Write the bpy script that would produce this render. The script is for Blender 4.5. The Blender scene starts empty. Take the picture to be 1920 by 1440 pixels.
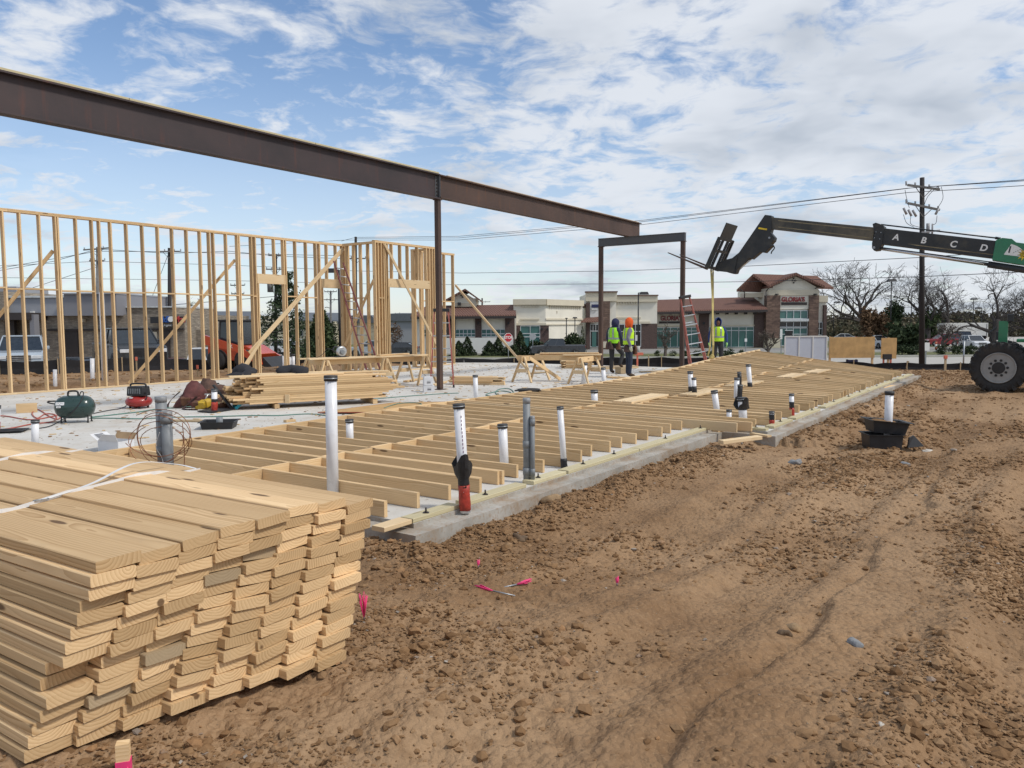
import bpy, bmesh, math, random
import numpy as np
from mathutils import Vector, Matrix, Quaternion
random.seed(7); RNG = np.random.default_rng(7)
scene = bpy.context.scene
COL = scene.collection
rad = math.radians
# ---------------------------------------------------------------- camera
CAM_H = 1.63; FPX = 1470.0
PITCH = math.atan(114.0 / FPX); ROLL = 0.006
_c = math.sqrt(1 - ROLL * ROLL)
_F = Vector((0, math.cos(PITCH), -math.sin(PITCH)))
_R0 = Vector((1, 0, 0)); _U0 = Vector((0, math.sin(PITCH), math.cos(PITCH)))
_R = _R0 * _c - _U0 * ROLL; _U = _R0 * ROLL + _U0 * _c
CPOS = Vector((0, 0, CAM_H))
cd = bpy.data.cameras.new('camera'); cam = bpy.data.objects.new('camera', cd); COL.objects.link(cam)
cd.sensor_width = 36.0; cd.sensor_fit = 'HORIZONTAL'; cd.lens = 36.0 * FPX / 1920.0
cd.clip_start = 0.1; cd.clip_end = 6000
cam.matrix_world = Matrix(((_R.x, _U.x, -_F.x, CPOS.x), (_R.y, _U.y, -_F.y, CPOS.y), (_R.z, _U.z, -_F.z, CPOS.z), (0, 0, 0, 1)))
scene.camera = cam
# ---------------------------------------------------------------- exposure
vs = scene.view_settings
vs.view_transform = 'Standard'; vs.look = 'None'; vs.gamma = 1.0; vs.exposure = 0.16; vs.use_curve_mapping = False
# ---------------------------------------------------------------- sun and sky
SUN_AZ = rad(112.0)       # measured from +Y towards +X
SUN_EL = rad(50.0)
sd = bpy.data.lights.new('sun', 'SUN'); sd.energy = 2.3; sd.angle = rad(8.0); sd.color = (1.0, 0.955, 0.88)
so = bpy.data.objects.new('sun', sd); COL.objects.link(so)
sdir = Vector((math.sin(SUN_AZ) * math.cos(SUN_EL), math.cos(SUN_AZ) * math.cos(SUN_EL), math.sin(SUN_EL)))
so.rotation_euler = sdir.to_track_quat('Z', 'Y').to_euler(); so.location = (0, 0, 60)

class NT:
    """tiny node-tree writer"""
    def __init__(s, tree): s.t = tree; s.n = tree.nodes; s.l = tree.links; s.n.clear()
    def node(s, typ, **kw):
        nd = s.n.new(typ)
        for k, v in kw.items(): setattr(nd, k, v)
        return nd
    def put(s, sock, v):
        if isinstance(v, bpy.types.NodeSocket): s.l.new(v, sock)
        elif v is not None:
            try: sock.default_value = v
            except Exception:
                sock.default_value = (v, v, v) if not hasattr(v, '__len__') else (tuple(v) + (1.0,) if len(v) == 3 else tuple(v)[:3])
    def math(s, op, a, b=None, c=None, clamp=False):
        nd = s.node('ShaderNodeMath', operation=op, use_clamp=clamp)
        s.put(nd.inputs[0], a)
        if b is not None: s.put(nd.inputs[1], b)
        if c is not None: s.put(nd.inputs[2], c)
        return nd.outputs[0]
    def vmath(s, op, a, b=None):
        nd = s.node('ShaderNodeVectorMath', operation=op)
        s.put(nd.inputs[0], a)
        if b is not None: s.put(nd.inputs[1], b)
        return nd.outputs['Value'] if op in ('LENGTH', 'DOT_PRODUCT', 'DISTANCE') else nd.outputs[0]
    def mix(s, f, a, b, blend='MIX'):
        nd = s.node('ShaderNodeMix', data_type='RGBA', blend_type=blend)
        s.put(nd.inputs[0], f); s.put(nd.inputs[6], a); s.put(nd.inputs[7], b)
        return nd.outputs[2]
    def noise(s, vec, scale, detail=4.0, rough=0.55, dist=0.0, w=None, out='Fac'):
        nd = s.node('ShaderNodeTexNoise')
        if w is not None: nd.noise_dimensions = '4D'; s.put(nd.inputs['W'], w)
        s.put(nd.inputs['Vector'], vec); s.put(nd.inputs['Scale'], scale); s.put(nd.inputs['Detail'], detail)
        s.put(nd.inputs['Roughness'], rough); s.put(nd.inputs['Distortion'], dist)
        return nd.outputs[0] if out == 'Fac' else nd.outputs[1]
    def voro(s, vec, scale, feature='F1', out=0):
        nd = s.node('ShaderNodeTexVoronoi', feature=feature)
        s.put(nd.inputs['Vector'], vec); s.put(nd.inputs['Scale'], scale)
        return nd.outputs[out]
    def ramp(s, f, stops, interp='LINEAR'):
        nd = s.node('ShaderNodeValToRGB'); cr = nd.color_ramp; cr.interpolation = interp
        while len(cr.elements) < len(stops): cr.elements.new(0.5)
        for e, (p, c) in zip(cr.elements, stops):
            e.position = p; e.color = (c, c, c, 1) if not hasattr(c, '__len__') else tuple(c) + (1,)
        s.put(nd.inputs[0], f); return nd.outputs[0]
    def sep(s, v):
        nd = s.node('ShaderNodeSeparateXYZ'); s.put(nd.inputs[0], v); return nd.outputs
    def comb(s, x, y, z):
        nd = s.node('ShaderNodeCombineXYZ'); s.put(nd.inputs[0], x); s.put(nd.inputs[1], y); s.put(nd.inputs[2], z); return nd.outputs[0]
    def mapr(s, v, a, b, c, d, smooth=False):
        nd = s.node('ShaderNodeMapRange')
        if smooth: nd.interpolation_type = 'SMOOTHSTEP'
        for i, q in enumerate((v, a, b, c, d)): s.put(nd.inputs[i], q)
        return nd.outputs[0]

world = bpy.data.worlds.new('World'); scene.world = world; world.use_nodes = True
w = NT(world.node_tree)
geo = w.node('ShaderNodeTexCoord').outputs['Generated']
sky = w.node('ShaderNodeTexSky', sky_type='NISHITA', sun_disc=False)
sky.sun_elevation = SUN_EL; sky.sun_rotation = SUN_AZ; sky.air_density = 1.0; sky.dust_density = 0.3; sky.ozone_density = 4.0
dx, dy, dz = w.sep(geo)
zz = w.math('ADD', w.math('MAXIMUM', dz, 0.0), 0.16)
cp = w.comb(w.math('DIVIDE', dx, zz), w.math('DIVIDE', dy, zz), 0.0)      # a flat cloud deck seen in perspective
warp = w.noise(cp, 2.2, 3.0, out='Color')
cpw = w.vmath('ADD', cp, w.vmath('MULTIPLY', w.vmath('SUBTRACT', warp, (0.5, 0.5, 0.5)), (0.30, 0.30, 0.0)))
big = w.noise(w.vmath('ADD', cpw, (3.1, 7.7, 0.0)), 0.62, 3.0, 0.5)
mid = w.noise(w.vmath('ADD', cpw, (11.3, 4.2, 0.0)), 4.4, 4.0, 0.55)
fine = w.noise(w.vmath('ADD', cpw, (1.7, 9.4, 2.0)), 13.0, 6.0, 0.62)
dens = w.math('ADD', w.math('ADD', w.math('MULTIPLY', big, 0.50), w.math('MULTIPLY', mid, 0.50)), w.math('MULTIPLY', fine, 0.34))
bank = w.math('MULTIPLY', w.mapr(w.math('DIVIDE', dx, zz), -1.6, 1.2, -1.0, 1.0, True), 0.030)      # the cloud bank thickens eastwards
dens = w.math('ADD', dens, bank)
cov = w.mapr(dens, 0.555, 0.735, 0.0, 1.0, True)
# thin veil everywhere, stronger low down
veil = w.mapr(dz, 0.0, 0.34, 0.55, 0.03, True)
cov2 = w.math('MAXIMUM', cov, veil)
thick = w.mapr(w.math('ADD', w.math('MULTIPLY', big, 0.55), w.math('MULTIPLY', w.noise(w.vmath('ADD', cpw, (5.0, 2.0, 1.0)), 1.7, 4.0), 0.5)), 0.50, 0.70, 0.0, 1.0, True)
ccol = w.mix(thick, (0.78, 0.815, 0.87, 1), (0.43, 0.485, 0.565, 1))
bgs = w.node('ShaderNodeBackground'); w.put(bgs.inputs[0], sky.outputs[0]); bgs.inputs[1].default_value = 0.13
bgc = w.node('ShaderNodeBackground'); w.put(bgc.inputs[0], ccol); bgc.inputs[1].default_value = 0.90
mx = w.node('ShaderNodeMixShader'); w.put(mx.inputs[0], w.math('MULTIPLY', cov2, 0.93)); w.l.new(bgs.outputs[0], mx.inputs[1]); w.l.new(bgc.outputs[0], mx.inputs[2])
wo = w.node('ShaderNodeOutputWorld'); w.l.new(mx.outputs[0], wo.inputs[0])

# ---------------------------------------------------------------- photo pixels to positions
def ray(u, v): return _F + _R * ((u - 960) / FPX) - _U * ((v - 720) / FPX)
def gp(u, v, z=0.0):
    d = ray(u, v); return CPOS + d * ((z - CAM_H) / d.z)
def aty(u, v, y):
    d = ray(u, v); return CPOS + d * (y / d.y)
def onpl(u, v, P, n):
    d = ray(u, v); return CPOS + d * ((P - CPOS).dot(n) / d.dot(n))
AZ = rad(34.6)
DA = Vector((math.sin(AZ), math.cos(AZ), 0))          # along the long slab edge, away
DB = Vector((-math.cos(AZ), math.sin(AZ), 0))         # inwards across the slab (to the left)
O0 = gp(775.8, 982.2, 0.0)                            # near slab corner, outer foot of the sill
UPV = Vector((0, 0, 1))
def ab(a, b, z=0.0):
    p = O0 + DA * a + DB * b; return Vector((p.x, p.y, z))
def sstep(a, b, x):
    t = np.clip((x - a) / (b - a), 0, 1); return t * t * (3 - 2 * t)

# ---------------------------------------------------------------- numpy noise
_H = RNG.random((512, 512)).astype(np.float32)
def vnoise(x, y):
    xi = np.floor(x).astype(np.int64); yi = np.floor(y).astype(np.int64)
    fx = x - xi; fy = y - yi; fx = fx * fx * (3 - 2 * fx); fy = fy * fy * (3 - 2 * fy)
    a = _H[xi & 511, yi & 511]; b = _H[(xi + 1) & 511, yi & 511]; c = _H[xi & 511, (yi + 1) & 511]; d = _H[(xi + 1) & 511, (yi + 1) & 511]
    return (a + (b - a) * fx) + ((c + (d - c) * fx) - (a + (b - a) * fx)) * fy - 0.5
def fbm(x, y, o=4, g=0.5):
    s = 0; amp = 1.0
    for i in range(o):
        s = s + amp * vnoise(x * 2 ** i + 17.3 * i, y * 2 ** i + 5.1 * i); amp *= g
    return s

# ---------------------------------------------------------------- object helpers
PM = {}                                               # world matrix of every parent
def M4(x, y, z, o): return Matrix(((x.x, y.x, z.x, o.x), (x.y, y.y, z.y, o.y), (x.z, y.z, z.z, o.z), (0, 0, 0, 1)))
def tag(o, label, cat, group=None, kind=None):
    if label: o['label'] = label
    if cat: o['category'] = cat
    if group: o['group'] = group
    if kind: o['kind'] = kind
    return o
def thing(name, label, cat, loc=(0, 0, 0), rz=0.0, group=None):
    o = bpy.data.objects.new(name, None); COL.objects.link(o)
    o.empty_display_size = 0.2
    m = Matrix.Translation(Vector(loc)) @ Matrix.Rotation(rz, 4, 'Z')
    o.matrix_basis = m; PM[o] = m
    return tag(o, label, cat, group)
def obj(name, me, parent=None, mw=None, local=None):
    """link a mesh; mw = its world matrix, local = its matrix inside the parent"""
    o = bpy.data.objects.new(name, me); COL.objects.link(o)
    if parent is not None:
        o.parent = parent
        if local is None: local = PM[parent].inverted() @ (mw if mw is not None else Matrix())
        o.matrix_basis = local; PM[o] = PM[parent] @ local
    else:
        o.matrix_basis = mw if mw is not None else Matrix(); PM[o] = o.matrix_basis.copy()
    return o
def clone(root, loc, rz=0.0, label=None, group=None):
    r = root.copy(); COL.objects.link(r)
    r.matrix_basis = Matrix.Translation(Vector(loc)) @ Matrix.Rotation(rz, 4, 'Z'); PM[r] = r.matrix_basis.copy()
    if label: r['label'] = label
    if group: r['group'] = group
    for ch in [c for c in root.children]:
        c = ch.copy(); COL.objects.link(c); c.parent = r
        for g in [k for k in ch.children]:
            d = g.copy(); COL.objects.link(d); d.parent = c
    return r

class MB:
    """mesh builder in local coordinates"""
    def __init__(s): s.v = []; s.f = []; s.mi = []; s.m = 0; s.sm = []; s.smooth = False; s.T = None
    def addv(s, pts):
        i = len(s.v)
        if s.T is not None: pts = [s.T @ Vector(p) for p in pts]
        s.v.extend([tuple(p) for p in pts]); return i
    def addf(s, fs, i0=0):
        for f in fs: s.f.append(tuple(i0 + k for k in f)); s.mi.append(s.m); s.sm.append(s.smooth)
    def box(s, c, d, R=None, taper=1.0):
        hx, hy, hz = d[0] / 2, d[1] / 2, d[2] / 2
        P = []
        for z in (-1, 1):
            k = taper if z > 0 else 1.0
            for x, y in ((-1, -1), (1, -1), (1, 1), (-1, 1)):
                p = Vector((x * hx * k, y * hy * k, z * hz))
                if R is not None: p = R @ p
                P.append(p + Vector(c))
        i = s.addv(P); s.addf([(0, 3, 2, 1), (4, 5, 6, 7), (0, 1, 5, 4), (1, 2, 6, 5), (2, 3, 7, 6), (3, 0, 4, 7)], i); return s
    def bar(s, A, B, w, t, up=UPV):
        A = Vector(A); B = Vector(B); x = (B - A).normalized(); y = Vector(up).cross(x)
        if y.length < 1e-4: y = Vector((1, 0, 0)).cross(x)
        y.normalize(); z = x.cross(y)
        R = Matrix((x, y, z)).transposed()
        return s.box((A + B) / 2, ((B - A).length, w, t), R)
    def cyl(s, A, B, r0, r1=None, n=12, cap=True):
        r1 = r0 if r1 is None else r1
        A = Vector(A); B = Vector(B); x = (B - A).normalized()
        y = x.orthogonal().normalized(); z = x.cross(y)
        P = []
        for c, r in ((A, r0), (B, r1)):
            for k in range(n):
                a = 2 * math.pi * k / n; P.append(c + (y * math.cos(a) + z * math.sin(a)) * r)
        i = s.addv(P); sm = s.smooth; s.smooth = True
        s.addf([(k, (k + 1) % n, n + (k + 1) % n, n + k) for k in range(n)], i); s.smooth = False
        if cap: s.addf([tuple(range(n - 1, -1, -1)), tuple(range(n, 2 * n))], i)
        s.smooth = sm; return s
    def tube(s, pts, r, n=6):
        pts = [Vector(p) for p in pts]; rs = r if hasattr(r, '__len__') else [r] * len(pts)
        y = None; rings = []
        for k, p in enumerate(pts):
            x = (pts[min(k + 1, len(pts) - 1)] - pts[max(k - 1, 0)])
            x = x.normalized() if x.length > 1e-9 else Vector((0, 0, 1))
            y = x.orthogonal() if y is None else (y - x * y.dot(x))
            if y.length < 1e-6: y = x.orthogonal()
            y = y.normalized(); z = x.cross(y)
            rings.append(s.addv([p + (y * math.cos(2 * math.pi * j / n) + z * math.sin(2 * math.pi * j / n)) * rs[k] for j in range(n)]))
        sm = s.smooth; s.smooth = True
        for a, b in zip(rings, rings[1:]):
            for j in range(n): s.addf([(a + j, a + (j + 1) % n, b + (j + 1) % n, b + j)])
        s.smooth = False
        s.addf([tuple(rings[0] + j for j in range(n - 1, -1, -1)), tuple(rings[-1] + j for j in range(n))]); s.smooth = sm
        return s
    def lathe(s, prof, n=20, c=(0, 0, 0), R=None):
        rings = []
        for r, z in prof:
            P = []
            for k in range(n):
                a = 2 * math.pi * k / n; p = Vector((r * math.cos(a), r * math.sin(a), z))
                if R is not None: p = R @ p
                P.append(p + Vector(c))
            rings.append(s.addv(P))
        sm = s.smooth; s.smooth = True
        for a, b in zip(rings, rings[1:]):
            for j in range(n): s.addf([(a + j, a + (j + 1) % n, b + (j + 1) % n, b + j)])
        s.smooth = False
        if prof[0][0] > 1e-5: s.addf([tuple(rings[0] + j for j in range(n - 1, -1, -1))])
        if prof[-1][0] > 1e-5: s.addf([tuple(rings[-1] + j for j in range(n))])
        s.smooth = sm; return s
    def prism(s, poly, off):
        """closed polygon of 3-D points extruded by the vector off"""
        off = Vector(off); n = len(poly); P = [Vector(p) for p in poly]
        i = s.addv(P + [p + off for p in P])
        nv = Vector((0, 0, 0))
        for k in range(n): nv += P[k].cross(P[(k + 1) % n])
        if nv.dot(off) < 0: a, b = tuple(range(n)), tuple(range(2 * n - 1, n - 1, -1)); fl = False
        else: a, b = tuple(range(n - 1, -1, -1)), tuple(range(n, 2 * n)); fl = True
        s.addf([a, b], i)
        for k in range(n):
            q = (k, (k + 1) % n, n + (k + 1) % n, n + k); s.addf([q if fl else q[::-1]], i)
        return s
    def quad(s, *P): i = s.addv(P); s.addf([tuple(range(len(P)))], i); return s
    def ball(s, c, r, seg=10, rings=7, sc=(1, 1, 1)):
        prof = [(math.sin(math.pi * k / rings) * 1.0, -math.cos(math.pi * k / rings)) for k in range(rings + 1)]
        R = Matrix.Diagonal(Vector((r * sc[0], r * sc[1], r * sc[2])))
        prof[0] = (1e-6, -1); prof[-1] = (1e-6, 1)
        return s.lathe(prof, seg, c, R)
    def mesh(s, name, mats, bevel=0.0):
        me = bpy.data.meshes.new(name); me.from_pydata(s.v, [], s.f)
        if not isinstance(mats, (list, tuple)): mats = [mats]
        for m in mats: me.materials.append(m)
        me.polygons.foreach_set('material_index', s.mi); me.polygons.foreach_set('use_smooth', s.sm)
        if bevel > 0:
            bm = bmesh.new(); bm.from_mesh(me)
            bmesh.ops.remove_doubles(bm, verts=bm.verts, dist=1e-5)
            es = [e for e in bm.edges if len(e.link_faces) == 2 and e.calc_face_angle(0) > 0.6]
            bmesh.ops.bevel(bm, geom=es, offset=bevel, segments=2, affect='EDGES', profile=0.6)
            bm.to_mesh(me); bm.free()
        me.update(); return me
    def build(s, name, mats, parent=None, mw=None, local=None, bevel=0.0):
        return obj(name, s.mesh(name, mats, bevel), parent, mw, local)
def wpart(name, mb, mats, parent, bevel=0.0):
    """mb holds world coordinates; put the origin at the parent"""
    inv = PM[parent].inverted()
    mb.v = [tuple(inv @ Vector(p)) for p in mb.v]
    return mb.build(name, mats, parent, local=Matrix(), bevel=bevel)
def wobj(name, mb, mats, label=None, cat=None, group=None, kind=None, origin=None, bevel=0.0):
    """top-level single mesh from world coordinates with its origin at its base"""
    if origin is None:
        a = np.array(mb.v); origin = Vector((a[:, 0].mean(), a[:, 1].mean(), a[:, 2].min()))
    origin = Vector(origin)
    mb.v = [tuple(Vector(p) - origin) for p in mb.v]
    return tag(mb.build(name, mats, mw=Matrix.Translation(origin), bevel=bevel), label, cat, group, kind)

_BC = {}
def board_mesh(L, W, T, mat, ch=0.004):
    key = (round(L, 3), round(W, 3), round(T, 3), mat.name)
    if key in _BC: return _BC[key]
    h, k = W / 2, T / 2; c = min(ch, T * 0.3)
    ring = [(-h + c, -k), (h - c, -k), (h, -k + c), (h, k - c), (h - c, k), (-h + c, k), (-h, k - c), (-h, -k + c)]
    m = MB()
    i = m.addv([(-L / 2, y, z) for y, z in ring] + [(L / 2, y, z) for y, z in ring])
    m.addf([(j, (j + 1) % 8, 8 + (j + 1) % 8, 8 + j) for j in range(8)], i)
    m.addf([tuple(range(7, -1, -1)), tuple(range(8, 16))], i)
    _BC[key] = m.mesh('board', mat); return _BC[key]
def board(name, A, B, W, T, mat, parent=None, up=UPV, roll=0.0):
    """a sawn board from A to B; W measured across (perpendicular to up), T along up"""
    A = Vector(A); B = Vector(B); x = (B - A).normalized(); y = Vector(up).cross(x)
    if y.length < 1e-4: y = Vector((0, 1, 0)).cross(x)
    y.normalize(); z = x.cross(y)
    if random.random() < 0.5: x, y = -x, -y
    return obj(name, board_mesh(round((B - A).length, 2), W, T, mat), parent, M4(x, y, z, (A + B) / 2))
# ================================================================ materials
def newmat(name):
    m = bpy.data.materials.new(name); m.use_nodes = True
    t = NT(m.node_tree); b = t.node('ShaderNodeBsdfPrincipled'); o = t.node('ShaderNodeOutputMaterial'); t.l.new(b.outputs[0], o.inputs[0])
    return m, t, b
def bump(t, b, h, strength, dist):
    n = t.node('ShaderNodeBump'); n.inputs['Strength'].default_value = strength; n.inputs['Distance'].default_value = dist
    t.put(n.inputs['Height'], h); t.l.new(n.outputs[0], b.inputs['Normal'])
def pm(name, col, rough=0.6, metal=0.0, var=0.18, scale=6.0, dirt=0.0, dirtcol=(0.22, 0.14, 0.08), bmp=0.0, spec=0.4, coat=0.0, objvar=0.0):
    """plain surface with uneven tone and optional dust"""
    m, t, b = newmat(name)
    tc = t.node('ShaderNodeTexCoord').outputs['Object']
    n = t.noise(tc, scale, 5.0, 0.6)
    c = t.mix(t.mapr(n, 0.3, 0.7, 0.0, 1.0), tuple(x * (1 - var) for x in col) + (1,), tuple(min(1, x * (1 + var)) for x in col) + (1,))
    if objvar > 0:
        r = t.node('ShaderNodeObjectInfo').outputs['Random']
        c = t.mix(1.0, c, t.mix(r, (1 - objvar,) * 3 + (1,), (1 + objvar,) * 3 + (1,)), 'MULTIPLY')
    if dirt > 0:
        n2 = t.noise(tc, scale * 0.45, 6.0, 0.7); c = t.mix(t.mapr(n2, 0.62 - dirt * 0.3, 0.75, 0.0, dirt), c, dirtcol + (1,))
    t.put(b.inputs['Base Color'], c)
    t.put(b.inputs['Roughness'], t.mapr(n, 0.2, 0.8, max(0.05, rough - 0.1), min(1, rough + 0.1)))
    b.inputs['Metallic'].default_value = metal; b.inputs['Specular IOR Level'].default_value = spec; b.inputs['Coat Weight'].default_value = coat
    if bmp > 0: bump(t, b, t.noise(tc, scale * 6, 4.0), bmp, 0.01)
    return m
def wood(name, early, late, knots=0.8, grey=0.0, ring=0.011, var=0.16):
    """sawn softwood: growth rings round a pith line run along local X, so faces get cathedrals and ends get arcs"""
    m, t, b = newmat(name)
    p = t.node('ShaderNodeTexCoord').outputs['Object']
    oi = t.node('ShaderNodeObjectInfo'); rnd = oi.outputs['Random']
    rx = t.math('MULTIPLY', rnd, 91.7)
    x, y, z = t.sep(p)
    q = t.comb(t.math('ADD', t.math('MULTIPLY', x, 0.55), rx), t.math('MULTIPLY', y, 3.2), t.math('MULTIPLY', z, 3.2))
    wv = t.noise(q, 1.0, 3.0, 0.5, out='Color')
    wx, wy, wz = t.sep(t.vmath('SUBTRACT', wv, (0.5, 0.5, 0.5)))
    r1 = t.math('FRACT', t.math('MULTIPLY', rnd, 7.31)); r2 = t.math('FRACT', t.math('MULTIPLY', rnd, 23.17)); r3 = t.math('FRACT', t.math('MULTIPLY', rnd, 53.9))
    cy = t.math('MULTIPLY', t.math('SUBTRACT', r1, 0.5), 0.16)
    cz = t.math('MULTIPLY_ADD', r2, 0.09, 0.015)
    ay = t.math('ADD', t.math('SUBTRACT', y, cy), t.math('MULTIPLY', wy, 0.10))
    az = t.math('ADD', t.math('SUBTRACT', z, cz), t.math('MULTIPLY', wz, 0.085))
    rr = t.math('SQRT', t.math('ADD', t.math('MULTIPLY', ay, ay), t.math('MULTIPLY', az, az)))
    # knots
    kv = t.comb(t.math('ADD', t.math('MULTIPLY', x, 1.5), rx), t.math('MULTIPLY', y, 7.0), t.math('MULTIPLY', z, 7.0))
    kd = t.voro(kv, 1.0); ks = t.mapr(kd, 0.08, 0.13, 1.0, 0.0, True)
    kw = t.mapr(kd, 0.05, 0.42, 0.012, 0.0, True)
    ph = t.math('DIVIDE', t.math('ADD', rr, kw), ring)
    saw = t.math('FRACT', ph)
    ringm = t.math('POWER', saw, 1.7)
    fib = t.noise(t.comb(t.math('ADD', t.math('MULTIPLY', x, 3.0), rx), t.math('MULTIPLY', y, 140.0), t.math('MULTIPLY', z, 140.0)), 1.0, 2.0)
    blot = t.noise(t.comb(t.math('ADD', t.math('MULTIPLY', x, 1.1), rx), t.math('MULTIPLY', y, 6.0), t.math('MULTIPLY', z, 6.0)), 1.0, 3.0)
    f = t.math('MULTIPLY', ringm, t.mapr(blot, 0.3, 0.7, 0.25, 0.95))
    c = t.mix(f, early + (1,), late + (1,))
    c = t.mix(t.mapr(fib, 0.3, 0.75, 0.0, 0.30), c, tuple(e * 0.72 for e in early) + (1,))
    tone = t.mix(r3, (1 - var, 1 - var * 1.1, 1 - var * 1.25, 1), (1 + var * 0.7, 1 + var * 0.7, 1 + var * 0.72, 1))
    c = t.mix(1.0, c, tone, 'MULTIPLY')
    st = t.noise(t.comb(t.math('ADD', t.math('MULTIPLY', x, 0.9), rx), t.math('MULTIPLY', y, 2.0), z), 1.6, 5.0, 0.65)
    c = t.mix(t.mapr(st, 0.60, 0.78, 0.0, 0.45 + grey), c, (0.30, 0.235, 0.16, 1))
    if grey > 0: c = t.mix(grey, c, (0.27, 0.24, 0.19, 1))
    c = t.mix(t.math('MULTIPLY', ks, knots), c, (0.085, 0.04, 0.018, 1))
    t.put(b.inputs['Base Color'], c); t.put(b.inputs['Roughness'], t.mapr(fib, 0.2, 0.8, 0.62, 0.8)); b.inputs['Specular IOR Level'].default_value = 0.25
    bump(t, b, t.math('ADD', t.math('MULTIPLY', ringm, 0.5), fib), 0.25, 0.002)
    return m
M = {}
M['pine'] = wood('pine', (0.725, 0.52, 0.295), (0.48, 0.29, 0.12), var=0.22)
M['pine_bundle'] = wood('pine_bundle', (0.735, 0.52, 0.29), (0.40, 0.225, 0.09), knots=0.85, ring=0.0135, var=0.30)
M['pine_pale'] = wood('pine_pale', (0.76, 0.58, 0.36), (0.56, 0.385, 0.19), knots=0.5)
M['pine_old'] = wood('pine_old', (0.50, 0.38, 0.235), (0.31, 0.21, 0.11), grey=0.12)
M['treated'] = wood('treated', (0.60, 0.53, 0.34), (0.46, 0.39, 0.22), knots=0.4, var=0.1)
M['ply'] = pm('ply', (0.50, 0.31, 0.13), 0.75, var=0.22, scale=3.0, dirt=0.25, dirtcol=(0.30, 0.17, 0.07), bmp=0.1)
M['osb_edge'] = pm('osb_edge', (0.30, 0.065, 0.03), 0.7)
M['pvc'] = pm('pvc', (0.76, 0.76, 0.78), 0.32, var=0.05, scale=9.0, dirt=0.35, dirtcol=(0.42, 0.33, 0.24), spec=0.5)
M['rubber'] = pm('rubber', (0.035, 0.034, 0.034), 0.6, var=0.3, dirt=0.3)
M['conduit'] = pm('conduit', (0.21, 0.225, 0.235), 0.5, var=0.15, dirt=0.3, dirtcol=(0.36, 0.33, 0.29))
M['red_tape'] = pm('red_tape', (0.40, 0.045, 0.028), 0.4, var=0.4, scale=22.0, dirt=0.3, bmp=0.5)
M['black_film'] = pm('black_film', (0.022, 0.022, 0.024), 0.42, var=0.5, scale=16.0, dirt=0.25, dirtcol=(0.2, 0.17, 0.14), bmp=0.5)
M['bolt'] = pm('bolt', (0.06, 0.05, 0.045), 0.5, metal=0.6)
M['galv'] = pm('galv', (0.34, 0.36, 0.38), 0.45, metal=0.7)
M['alu'] = pm('alu', (0.55, 0.55, 0.54), 0.4, metal=0.75, dirt=0.3)
def steel(name, c1, c2, c3):
    m, t, b = newmat(name)
    p = t.node('ShaderNodeTexCoord').outputs['Object']
    n = t.noise(p, 0.8, 6.0, 0.6); x, y, z = t.sep(p)
    n2 = t.noise(t.comb(t.math('MULTIPLY', x, 7.0), t.math('MULTIPLY', y, 7.0), t.math('MULTIPLY', z, 0.8)), 1.0, 4.0)
    c = t.mix(t.mapr(n, 0.35, 0.65, 0, 1), c1 + (1,), c2 + (1,))
    c = t.mix(t.mapr(n2, 0.58, 0.74, 0, 0.55), c, c3 + (1,))
    t.put(b.inputs['Base Color'], c); b.inputs['Metallic'].default_value = 0.25; t.put(b.inputs['Roughness'], t.mapr(n, 0.3, 0.7, 0.5, 0.75))
    bump(t, b, t.noise(p, 40, 4.0), 0.15, 0.004); return m
M['rust'] = steel('rust', (0.066, 0.045, 0.044), (0.045, 0.037, 0.04), (0.13, 0.05, 0.035))
M['rust_warm'] = steel('rust_warm', (0.105, 0.06, 0.043), (0.07, 0.047, 0.04), (0.17, 0.075, 0.036))
M['steel_grey'] = steel('steel_grey', (0.085, 0.09, 0.098), (0.11, 0.11, 0.115), (0.12, 0.08, 0.06))
# concrete
m, t, b = newmat('concrete'); M['concrete'] = m
p = t.node('ShaderNodeTexCoord').outputs['Object']
n = t.noise(p, 0.45, 6.0, 0.6); n2 = t.noise(p, 5.0, 5.0, 0.65); n3 = t.noise(p, 1.3, 7.0, 0.7); n4 = t.noise(p, 55.0, 3.0)
c = t.mix(t.mapr(n, 0.3, 0.7, 0, 1), (0.50, 0.475, 0.43, 1), (0.67, 0.65, 0.61, 1))
c = t.mix(t.mapr(n2, 0.45, 0.75, 0, 0.35), c, (0.42, 0.375, 0.31, 1))
c = t.mix(t.mapr(n3, 0.53, 0.70, 0, 0.5), c, (0.40, 0.30, 0.20, 1))
sp = t.noise(t.vmath('ADD', p, (4.0, 9.0, 0.0)), 9.0, 4.0, 0.65)
c = t.mix(t.mapr(sp, 0.625, 0.68, 0, 0.85), c, (0.13, 0.075, 0.04, 1))
t.put(b.inputs['Base Color'], c); b.inputs['Roughness'].default_value = 0.85; b.inputs['Specular IOR Level'].default_value = 0.25
bump(t, b, t.math('ADD', n4, t.math('MULTIPLY', n2, 2.0)), 0.3, 0.004)
m, t, b = newmat('concrete_edge'); M['concrete_edge'] = m
p = t.node('ShaderNodeTexCoord').outputs['Object']
n = t.noise(p, 3.0, 7.0, 0.65); n2 = t.noise(p, 30.0, 4.0)
c = t.mix(t.mapr(n, 0.3, 0.7, 0, 1), (0.27, 0.25, 0.215, 1), (0.47, 0.445, 0.40, 1)); c = t.mix(t.mapr(n2, 0.52, 0.68, 0, 0.55), c, (0.30, 0.19, 0.11, 1)); c = t.mix(t.mapr(t.noise(p, 1.7, 6.0, 0.7), 0.46, 0.66, 0, 0.75), c, (0.29, 0.185, 0.10, 1))
t.put(b.inputs['Base Color'], c); b.inputs['Roughness'].default_value = 0.9; bump(t, b, n2, 0.5, 0.006)
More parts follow.
